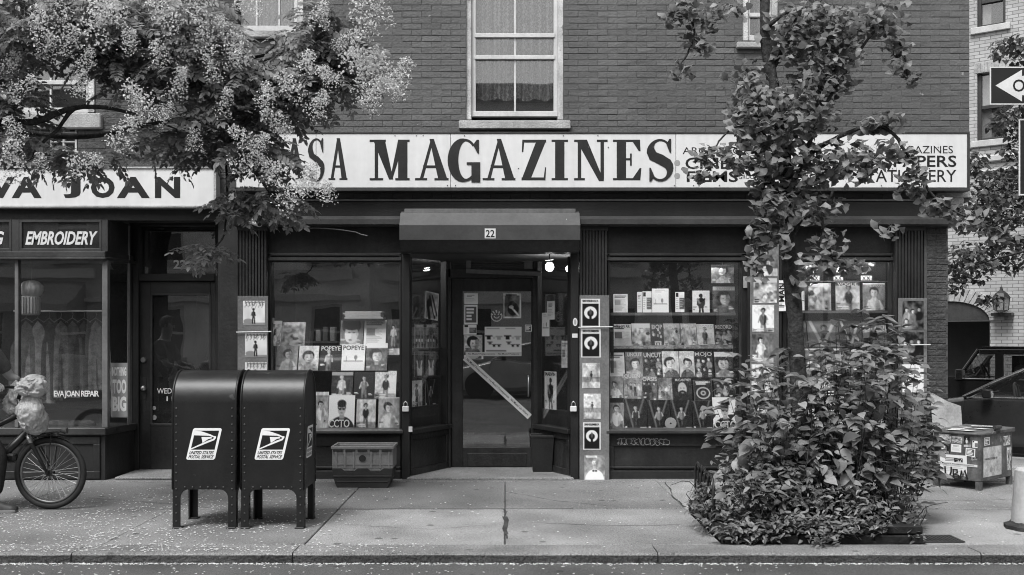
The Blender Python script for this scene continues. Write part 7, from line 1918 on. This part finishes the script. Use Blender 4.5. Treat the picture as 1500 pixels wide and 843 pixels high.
for i, pts in enumerate(limbs): limb(tk, pts, .042 if pts[0] == fork else .02, .006, 7, .016)
tk.build('trunk', M_bark, lt_, smooth=True)
regs = [(40, 40, -2.9, 110, 60, .55, 90), (-70, 100, -3.0, 90, 120, .6, 70), (170, 30, -2.7, 110, 60, .5, 85), (150, -60, -2.6, 200, 50, .5, 30), (290, 60, -2.6, 90, 75, .45, 85), (240, 110, -2.5, 100, 55, .4, 60), (360, 140, -2.4, 95, 70, .45, 105), (430, 130, -2.3, 66, 60, .4, 70),
        (480, 50, -2.3, 85, 60, .4, 85), (500, 110, -2.2, 60, 40, .3, 45), (250, 205, -2.3, 85, 45, .4, 60), (120, 235, -2.6, 75, 25, .35, 34), (30, 215, -2.8, 60, 50, .4, 46), (20, 140, -2.9, 55, 60, .4, 44), (350, 205, -2.2, 60, 46, .4, 62), (385, 225, -2.3, 55, 44, .35, 60),
        (395, 300, -2.15, 72, 34, .3, 56), (355, 300, -2.1, 22, 40, .2, 22), (305, 368, -1.95, 36, 24, .18, 22), (440, -50, -2.3, 150, 40, .4, 22), (160, 90, -2.5, 60, 40, .3, 40)]
items = []
for (px, py, Y, rx, ry, rd, n) in regs:
    for p, q_ in ell_pts(px - 8, py - 4, Y, max(12, rx - 20), max(8, ry - 16), rd, int(n * (2.0 if py < 190 else 1.15))):
        pp = CX + p.x * S(p.y); pq = HZ - (p.z - CH) * S(p.y)
        if 78 < pp < 146 and 104 < pq < 196 and rng.random() < .8: continue      # open gap where the neighbour's window shows
        if 335 < pp < 440 and pq < 44 and rng.random() < .7: continue
        az = rng.uniform(0, 2 * math.pi)
        d = Vector((math.cos(az) + .35, math.sin(az) * .8 - .25, rng.uniform(-.75, .12))); nn = Vector((rng.uniform(-.5, .5), rng.uniform(-1.3, -.1), 1))
        items.append((orient(d, nn, rng.uniform(.18, .3), p), rng.randrange(6)))
scatter(lt_, items, [leaf_frond(k, 5 + k % 3) for k in range(6)], LM_tree, 280)
# white blossom sprays
bl = [(205, 145, 26), (140, 32, 26), (60, 38, 22), (165, 15, 22), (340, 66, 24), (240, 22, 24), (290, 12, 26), (275, 78, 26), (262, 122, 18), (118, 122, 18), (32, 128, 18), (200, 158, 16), (182, 196, 24), (18, 236, 24), (125, 238, 20), (425, 128, 22), (522, 88, 26),
      (556, 98, 28), (588, 112, 22), (548, 138, 20), (530, 26, 24), (556, 12, 22), (508, 62, 18), (405, 180, 20), (452, 262, 18), (402, 252, 24), (432, 284, 24), (352, 200, 18), (362, 238, 20), (468, 152, 18), (16, 92, 18), (302, 58, 20), (350, 72, 18), (382, 212, 16), (70, 70, 16), (190, 60, 18), (310, 100, 16), (390, 140, 18), (450, 90, 18), (480, 110, 16), (330, 150, 16), (240, 165, 16), (130, 85, 14), (20, 190, 18), (80, 10, 18), (60, 240, 14), (285, 205, 14), (232, 78, 18), (100, 60, 18), (535, 112, 22), (575, 128, 16), (455, 262, 18), (480, 280, 16), (330, 40, 16), (260, 40, 18), (365, 10, 18), (470, 20, 18)]
def blossom_mesh(seed, n):
    r2 = random.Random(seed); q = MB()
    for k in range(n):
        t = r2.random(); az = r2.uniform(0, 2 * math.pi); rr = (1 - .55 * t) * r2.uniform(.2, 1) * .62; c = Vector((rr * math.cos(az), rr * math.sin(az), t * 1.5 - .75))
        e = Euler((r2.uniform(-1.2, 1.2), r2.uniform(-1.2, 1.2), r2.uniform(0, 6))).to_matrix(); s_ = r2.uniform(.028, .06)
        vs = [c] + [c + e @ Vector((s_ * math.cos(a), s_ * math.sin(a) * .8, s_ * .45)) for a in [2 * math.pi * j / 5 for j in range(5)]]
        q.add(vs, [(0, j + 1, (j + 1) % 5 + 1) for j in range(5)])
    q2 = MB()
    me = q.mesh('blossom', fixn=False); me.materials.append(M_petal)
    return me
bms = [blossom_mesh(k, 230 + 20 * k) for k in range(5)]
for k, (px, py, r_) in enumerate(bl):
    Yb = -3.25 if px < 250 else -2.85; Yb -= rng.uniform(0, .25)
    o = bpy.data.objects.new('blossom_spray', bms[k % 5]); COL.objects.link(o); o.parent = lt_; o.location = P(px, py, Yb); s_ = r_ / S(Yb) * 1.85
    o['kind'] = 'stuff'; o.scale = (s_, s_, s_ * rng.uniform(.8, 1.1)); o.rotation_euler = (rng.uniform(-.7, .7), rng.uniform(-.2, 1.2), rng.uniform(0, 6))

# fallen petals
q = MB()
def petal(x, y, z):
    a = rng.uniform(0, 6.28); s_ = rng.uniform(.005, .011); l_ = s_ * rng.uniform(1, 1.8)
    q.add([(x + l_ * math.cos(a), y + l_ * math.sin(a), z + .002), (x + s_ * math.cos(a + 1.6), y + s_ * math.sin(a + 1.6), z + .006), (x - l_ * math.cos(a), y - l_ * math.sin(a), z + .003), (x - s_ * math.cos(a + 1.6), y - s_ * math.sin(a + 1.6), z + .006)], [(0, 1, 2, 3)])
cnt = 0
while cnt < 2600:
    x = rng.uniform(-6, -.6); y = rng.uniform(-3.75, -.6)
    w_ = max(0, min(1, (-1.2 - x) / 1.2)) * (.25 + .75 * max(0, min(1, (-1.0 - y) / 1.6)))
    if math.sin(x * 3.1 + 1) * math.sin(y * 4.3) < -.35: w_ *= .35
    if rng.random() < w_: petal(x, y, .003); cnt += 1
for k in range(2600):
    x = -6.5 + 11.5 * rng.random() ** 1.5; petal(x, KY0 - abs(rng.gauss(0, .028)) - .004, ROADZ + .001)
for k in range(700):
    x = -6 + 8 * rng.random() ** 1.7; petal(x, rng.uniform(-4.6, KY0 - .02), ROADZ + .001)
for k in range(260): petal(rng.uniform(-1.6, 5), rng.uniform(-3.7, -.3), .003)
for k in range(350): petal(rng.uniform(-5, -.5), rng.uniform(KY0 + .02, KY1), .003)
tag(q.build('fallen_petals', M_petal, fixn=False), 'scattered white petals on the pavement and along the gutter', 'petals', kind='stuff')

# ------------------------------------------------------------------ fan-leaved street tree in the pit
gt = thing('street_tree', 'slender street tree with fan-shaped leaves rising from the planted pit', 'tree')
GY = -2.75
tk = MB()
trunk = limb(tk, [P(1172, 790, GY), P(1172, 640, GY), P(1168, 520, GY), P(1160, 420, GY), P(1153, 330, GY), P(1150, 240, GY), P(1138, 150, GY), P(1124, 80, GY), P(1120, 20, GY), P(1122, -60, GY), P(1130, -170, GY), P(1125, -330, GY)], .082, .028, 12, .006, 4)
br = [[P(1152, 300, GY), P(1190, 200, GY - .1), P(1235, 110, GY - .15), P(1290, 40, GY - .1), P(1320, 70, GY - .1), P(1328, 110, GY - .1)],
      [P(1150, 250, GY), P(1230, 200, GY - .15), P(1290, 185, GY - .2), P(1330, 225, GY - .2), P(1370, 290, GY - .2), P(1420, 320, GY - .25), P(1480, 345, GY - .25)],
      [P(1130, 110, GY), P(1160, 40, GY), P(1200, -30, GY), P(1260, -90, GY)], [P(1122, 40, GY), P(1150, 20, GY - .1), P(1160, 15, GY - .15)],
      [P(1120, 0, GY), P(1060, -30, GY - .1), P(1020, 0, GY - .15), P(1015, 60, GY - .15), P(990, 108, GY - .15)],
      [P(1150, 240, GY), P(1110, 190, GY - .15), P(1070, 190, GY - .2), P(1035, 235, GY - .2)], [P(1152, 290, GY), P(1120, 270, GY - .1), P(1115, 330, GY - .15), P(1108, 400, GY - .2)],
      [P(1155, 350, GY), P(1195, 310, GY - .1), P(1210, 350, GY - .15), P(1220, 380, GY - .15)]]
for pts in br: limb(tk, pts, .022, .005, 6, .008)
tk.build('trunk', M_bark2, gt, smooth=True)
regs = [(1095, 130, GY, 30, 50, .2, 80), (1150, 45, GY - .05, 32, 50, .25, 70), (1190, 50, GY - .05, 45, 60, .3, 150), (1226, 80, GY - .1, 34, 56, .25, 110), (1120, 170, GY - .15, 55, 45, .3, 170), (1180, 150, GY - .1, 50, 55, .3, 170), (1235, 30, GY - .1, 50, 30, .3, 80), (1110, 225, GY - .15, 48, 34, .25, 120), (1175, 235, GY - .1, 62, 40, .25, 150), (1240, 232, GY - .15, 45, 38, .25, 100),
        (1122, 285, GY - .15, 22, 36, .15, 45), (1115, 340, GY - .15, 15, 42, .12, 38), (1110, 385, GY - .15, 12, 20, .1, 14), (1045, 222, GY - .2, 26, 18, .12, 30), (1028, 248, GY - .2, 18, 10, .1, 14), (1195, 295, GY - .1, 34, 34, .18, 50), (1150, 300, GY - .2, 30, 30, .1, 36), (1142, 350, GY - .18, 20, 24, .1, 14), (1180, 410, GY - .15, 14, 24, .1, 10), (1212, 350, GY - .15, 26, 22, .12, 26), (1240, 383, GY - .15, 36, 9, .1, 24), (1190, 380, GY - .15, 20, 14, .1, 12),
        (1290, 22, GY - .1, 36, 28, .2, 60), (1312, 75, GY - .1, 15, 34, .1, 32), (1330, 112, GY - .1, 8, 16, .06, 10), (1285, 176, GY - .2, 40, 12, .12, 36), (1300, 222, GY - .2, 38, 24, .15, 46), (1335, 262, GY - .2, 22, 26, .12, 38), (1372, 296, GY - .2, 20, 15, .1, 26), (1415, 318, GY - .25, 26, 10, .1, 24), (1462, 340, GY - .25, 26, 10, .1, 22), (1300, 330, GY - .2, 12, 18, .08, 9),
        (1005, 15, GY - .15, 30, 24, .15, 46), (1020, 58, GY - .15, 14, 22, .1, 24), (998, 96, GY - .15, 10, 15, .07, 12), (1045, 18, GY - .15, 18, 22, .12, 22), (1072, 10, GY - .1, 16, 18, .12, 12), (1180, -60, GY + .1, 150, 40, .3, 90), (1180, -160, GY + .1, 110, 50, .3, 50)]
items = []
for (px, py, Y, rx, ry, rd, n) in regs:
    for p, q_ in ell_pts(px, py, Y, rx, ry, rd, int(n * 1.75)):
        az = rng.uniform(0, 2 * math.pi); d = Vector((math.cos(az) * .8, math.sin(az) * .6 - .3, rng.uniform(-1.1, .1))); nn = Vector((rng.uniform(-.7, .7), rng.uniform(-1.2, .1), rng.uniform(.2, 1)))
        items.append((orient(d, nn, rng.uniform(.065, .11), p), rng.randrange(6)))
scatter(gt, items, [leaf_fan(k) for k in range(6)], LM_gink, 290)

# ------------------------------------------------------------------ planted pit
pit = MB(); pit.box(PITX0 + .02, PITX1 - .02, KY1 + .02, PITY1 - .02, -.05, .02); tag(pit.build('pit_soil', mat('soil', .035, .95, .1, .4, 10, 60, 1.0, 40)), kind='structure')
ed = thing('pit_edging', 'dark low brick edging round the tree pit beside the kerb', 'edging')
Ye = KY1 + .015; M_ed = mat('edging', .013, .8, .3, .3, 6, 40, .4, 40)
for j, z in enumerate((.0, .07)):
    x = 1.64 + (.1 if j else 0)
    while x < 3.05:
        q = MB(); q.box(x, min(x + .27, 3.12), Ye + rng.uniform(0, .012), Ye + .1, z + .001, z + .064); q.build('brick', M_ed, ed, bevel=.008); x += .28
for k in range(5):
    for (xx) in (1.625, 3.04): q = MB(); q.box(xx, xx + .09, Ye + .11 + k * .27, Ye + .11 + k * .27 + .26, .001, .1); q.build('brick', M_ed, ed, bevel=.008)
hp = thing('hoop_fence', 'low black iron hoop fence at the left end of the tree pit', 'fence')
for k in range(5):
    q = MB(); y0 = -3.1 + k * .2; xx = X(1045, -2.5) + .0
    pts = [(1.63 + .012 * k, y0 + (.0), 0)] + [(1.63 + .012 * k, y0 + .11 - .11 * math.cos(a), .33 + .12 * math.sin(a)) for a in [math.pi * j / 8 for j in range(9)]] + [(1.63 + .012 * k, y0 + .22, 0)]
    q.tube(pts, .011, 6); q.build('hoop', M_blk, hp, smooth=True)
q = MB(); q.tube([(1.65, -3.12, .12), (1.68, -2.05, .12)], .009, 6); q.build('rail', M_blk, hp)

sh = thing('leafy_shrub', 'big leafy shrub with broad pointed leaves round the street tree trunk', 'shrub')
stq = MB(); items = []
SY = -2.65
def shrub_stem(x0, y0, pts, n, size, spread=.12, lst=None):
    out = limb(stq, pts, .006, .0015, 5, .01, 4)
    for k in range(6):
        az = k * 1.05 + rng.uniform(-.3, .3); d = Vector((math.cos(az), math.sin(az), rng.uniform(-.3, .45)))
        items.append((orient(d, Vector((d.x * -.5, d.y * -.5 - .3, 1)), size * rng.uniform(.7, 1.25), out[-1] + d * .005), rng.randrange(4)))
    for k in range(n):
        t = .25 + .75 * (k + rng.random()) / n; i = min(int(t * (len(out) - 1)), len(out) - 2); p = out[i].lerp(out[i + 1], rng.random())
        az = rng.uniform(0, 2 * math.pi); d = Vector((math.cos(az), math.sin(az) * .8 - .25, rng.uniform(-.45, .35)))
        items.append((orient(d, Vector((rng.uniform(-.35, .35), rng.uniform(-.7, .15), 1)), size * rng.uniform(.65, 1.2), p + d * rng.uniform(0, spread)), rng.randrange(4)))
for k in range(120):
    bx = rng.uniform(1120, 1320); Y0 = rng.uniform(-3.1, -2.15); a = rng.uniform(0, 1)
    tx = bx + rng.gauss(0, 34); hgt = rng.uniform(500, 690)
    tx = max(1060, min(1336, tx)); f_ = abs(tx - 1215) / 150; hgt = max(hgt, 490 + 110 * f_ ** 2 * (1 if tx < 1215 else .5))
    base = P(bx, HZ + (CH - .02) * S(Y0), Y0)
    shrub_stem(bx, Y0, [base, base.lerp(P(tx, hgt, Y0), .5) + Vector((rng.uniform(-.08, .08), rng.uniform(-.1, .1), .05)), P(tx, hgt, Y0 + rng.uniform(-.15, .15))], 15, .095)
for (tx, ty, bx) in ((1275, 478, 1250), (1285, 470, 1262), (1312, 520, 1290), (1240, 492, 1225), (1330, 545, 1300), (1345, 560, 1310), (1092, 545, 1130), (1075, 520, 1120), (1105, 575, 1140), (1360, 600, 1320), (1060, 560, 1110), (1358, 640, 1320), (1362, 690, 1325), (1200, 505, 1200), (1180, 540, 1190), (1225, 470, 1215), (1305, 490, 1290), (1262, 455, 1255), (1140, 545, 1160), (1120, 560, 1150), (1352, 575, 1320), (1370, 625, 1330), (1050, 600, 1100), (1045, 640, 1100), (1366, 655, 1325), (1340, 525, 1315), (1295, 465, 1280), (1320, 480, 1300), (1245, 478, 1240), (1210, 520, 1205), (1270, 500, 1260), (1160, 530, 1170), (1085, 600, 1120)):
    Y0 = rng.uniform(-2.8, -2.4); base = P(bx, HZ + (CH - .02) * S(Y0), Y0); shrub_stem(bx, Y0, [base, base.lerp(P(tx, ty, Y0), .55) + Vector((.02, 0, .06)), P(tx, ty, Y0)], 22, .1)
# outer canopy of broad leaves
for (px, py, Y, rx, ry, rd, n) in ((1205, 660, SY, 118, 92, .5, 230), (1285, 600, SY, 56, 90, .4, 130), (1120, 650, SY, 60, 60, .35, 120), (1225, 690, SY - .25, 105, 50, .3, 130)):
    for p, u in ell_pts(px, py, Y, rx, ry, rd, n, .6):
        if u.y > .5: continue
        d = Vector((u.x * .6 + rng.uniform(-.8, .8), u.y * .6 + rng.uniform(-.7, .5), rng.uniform(-.8, .4)))
        items.append((orient(d, Vector((u.x * .5 + rng.uniform(-.5, .5), u.y * .6 - rng.uniform(.0, .7), 1)), rng.choice([.05, .07, .09, .12, .15]) * rng.uniform(.85, 1.15), p), rng.randrange(4)))
stq.build('stems', M_bark, sh, smooth=True)['kind'] = 'stuff'
scatter(sh, items, [leaf_ovate(.6, .1, .25), leaf_ovate(.7, .15, .35), leaf_ovate(.52, .08, .2), leaf_ovate(.65, .2, .15)], LM_shrub, 290)

lowp = thing('trailing_plants', 'low tangled small-leaved plants spilling over the pit edge', 'plants')
items = []
for (px, py, Y, rx, ry, rd, n, sz) in ((1115, 740, -2.95, 75, 50, .3, 520, .062), (1085, 690, -2.7, 50, 30, .25, 170, .075), (1150, 690, -2.9, 55, 35, .25, 150, .085), (1060, 760, -3.1, 42, 30, .2, 200, .055), (1215, 745, -3.2, 75, 35, .18, 380, .05), (1205, 790, -3.5, 32, 22, .1, 110, .045), (1300, 745, -3.0, 50, 40, .25, 240, .055), (1335, 760, -2.9, 22, 26, .15, 70, .05), (1335, 690, -2.6, 28, 60, .2, 130, .05), (1022, 748, -2.9, 14, 20, .12, 40, .045), (1200, 812, -3.62, 14, 12, .06, 26, .04), (1160, 770, -3.2, 50, 22, .15, 120, .055), (1270, 780, -3.3, 50, 14, .1, 110, .045), (1100, 780, -3.48, 60, 16, .06, 260, .05), (1250, 772, -3.48, 60, 16, .06, 130, .05), (1180, 765, -3.48, 40, 16, .06, 110, .05), (1330, 785, -3.4, 20, 14, .1, 60, .045), (1040, 735, -2.9, 30, 30, .2, 150, .06), (1130, 715, -3.1, 70, 30, .2, 200, .085)):
    for p, u in ell_pts(px, py, Y, rx, ry, rd, int(n * 1.2), .2):
        if p.z < .01 and p.y > KY0 + .02: p.z = rng.uniform(.02, .14)
        az = rng.uniform(0, 2 * math.pi); d = Vector((math.cos(az), math.sin(az) - .25, rng.uniform(-.6, .7)))
        items.append((orient(d, Vector((rng.uniform(-.6, .6), rng.uniform(-.9, .2), 1)), sz * rng.uniform(.7, 1.35), p), rng.randrange(3)))
q = MB()
for k in range(70):
    px = rng.uniform(1030, 1345); Y0 = rng.uniform(-3.3, -2.3); b = P(px, HZ + 1.53 * S(Y0), Y0); t_ = b + Vector((rng.uniform(-.25, .2), rng.uniform(-.25, .05), rng.uniform(.1, .45))); e = t_ + Vector((rng.uniform(-.15, .12), rng.uniform(-.15, 0), rng.uniform(-.2, .05)))
    limb(q, [b, (b + t_) / 2 + Vector((rng.uniform(-.05, .05), 0, .04)), t_, e], .005, .002, 4, .006, 3)
q.build('stems', M_bark2, lowp)['kind'] = 'stuff'
scatter(lowp, items, [leaf_hex(.24, .08, .2), leaf_hex(.34, .1, .3), leaf_hex(.18, .05, .35)], LM_low, 200)

# ------------------------------------------------------------------ tree in the side street (trunk outside the picture)
sd_t = thing('side_street_tree', 'leafy tree overhanging the side street in front of the pale building', 'tree')
tk = MB(); B0 = Vector(SP(-8.2, 6.9, -.2)); fk = B0 + Vector((-.1, .1, 3.2))
limb(tk, [B0, B0 + Vector((.03, 0, 1.6)), fk], .16, .12, 10)
for tgt, Yt in (((1470, 280), 5.5), ((1430, 330), 5.2), ((1480, 120), 5.5), ((1420, 390), 5.0), ((1490, 70), 5.5), ((1580, 100), 5.0)):
    limb(tk, [fk, fk.lerp(P(tgt[0], tgt[1], Yt), .5) + Vector((0, 0, .3)), P(tgt[0], tgt[1], Yt)], .05, .01, 6)
tk.build('trunk', M_bark, sd_t, smooth=True)
items = []
for (px, py, Y, rx, ry, rd, n) in ((1480, 270, 5.6, 50, 30, .7, 330), (1450, 310, 5.4, 60, 35, .7, 380), (1420, 385, 5.2, 34, 34, .5, 190), (1475, 370, 5.4, 30, 32, .5, 150), (1396, 420, 5.2, 14, 12, .3, 30), (1482, 70, 5.6, 30, 16, .5, 90), (1500, 105, 5.6, 30, 20, .4, 60), (1430, 238, 5.4, 12, 24, .3, 40), (1485, 175, 5.6, 36, 24, .5, 170), (1490, 215, 5.6, 22, 20, .4, 60), (1560, 250, 5.5, 60, 120, .9, 420), (1450, 440, 5.3, 14, 10, .3, 22)):
    for p, u in ell_pts(px, py, Y, rx, ry, rd, int(n * 1.9)):
        az = rng.uniform(0, 6.28); items.append((orient(Vector((math.cos(az), math.sin(az), rng.uniform(-.9, .1))), Vector((rng.uniform(-.6, .6), rng.uniform(-.8, .3), 1)), rng.uniform(.08, .14), p), rng.randrange(3)))
scatter(sd_t, items, [leaf_hex(.34, .1, .2), leaf_hex(.4, .1, .3), leaf_hex(.28, .12, .2)], LM_side, 120)
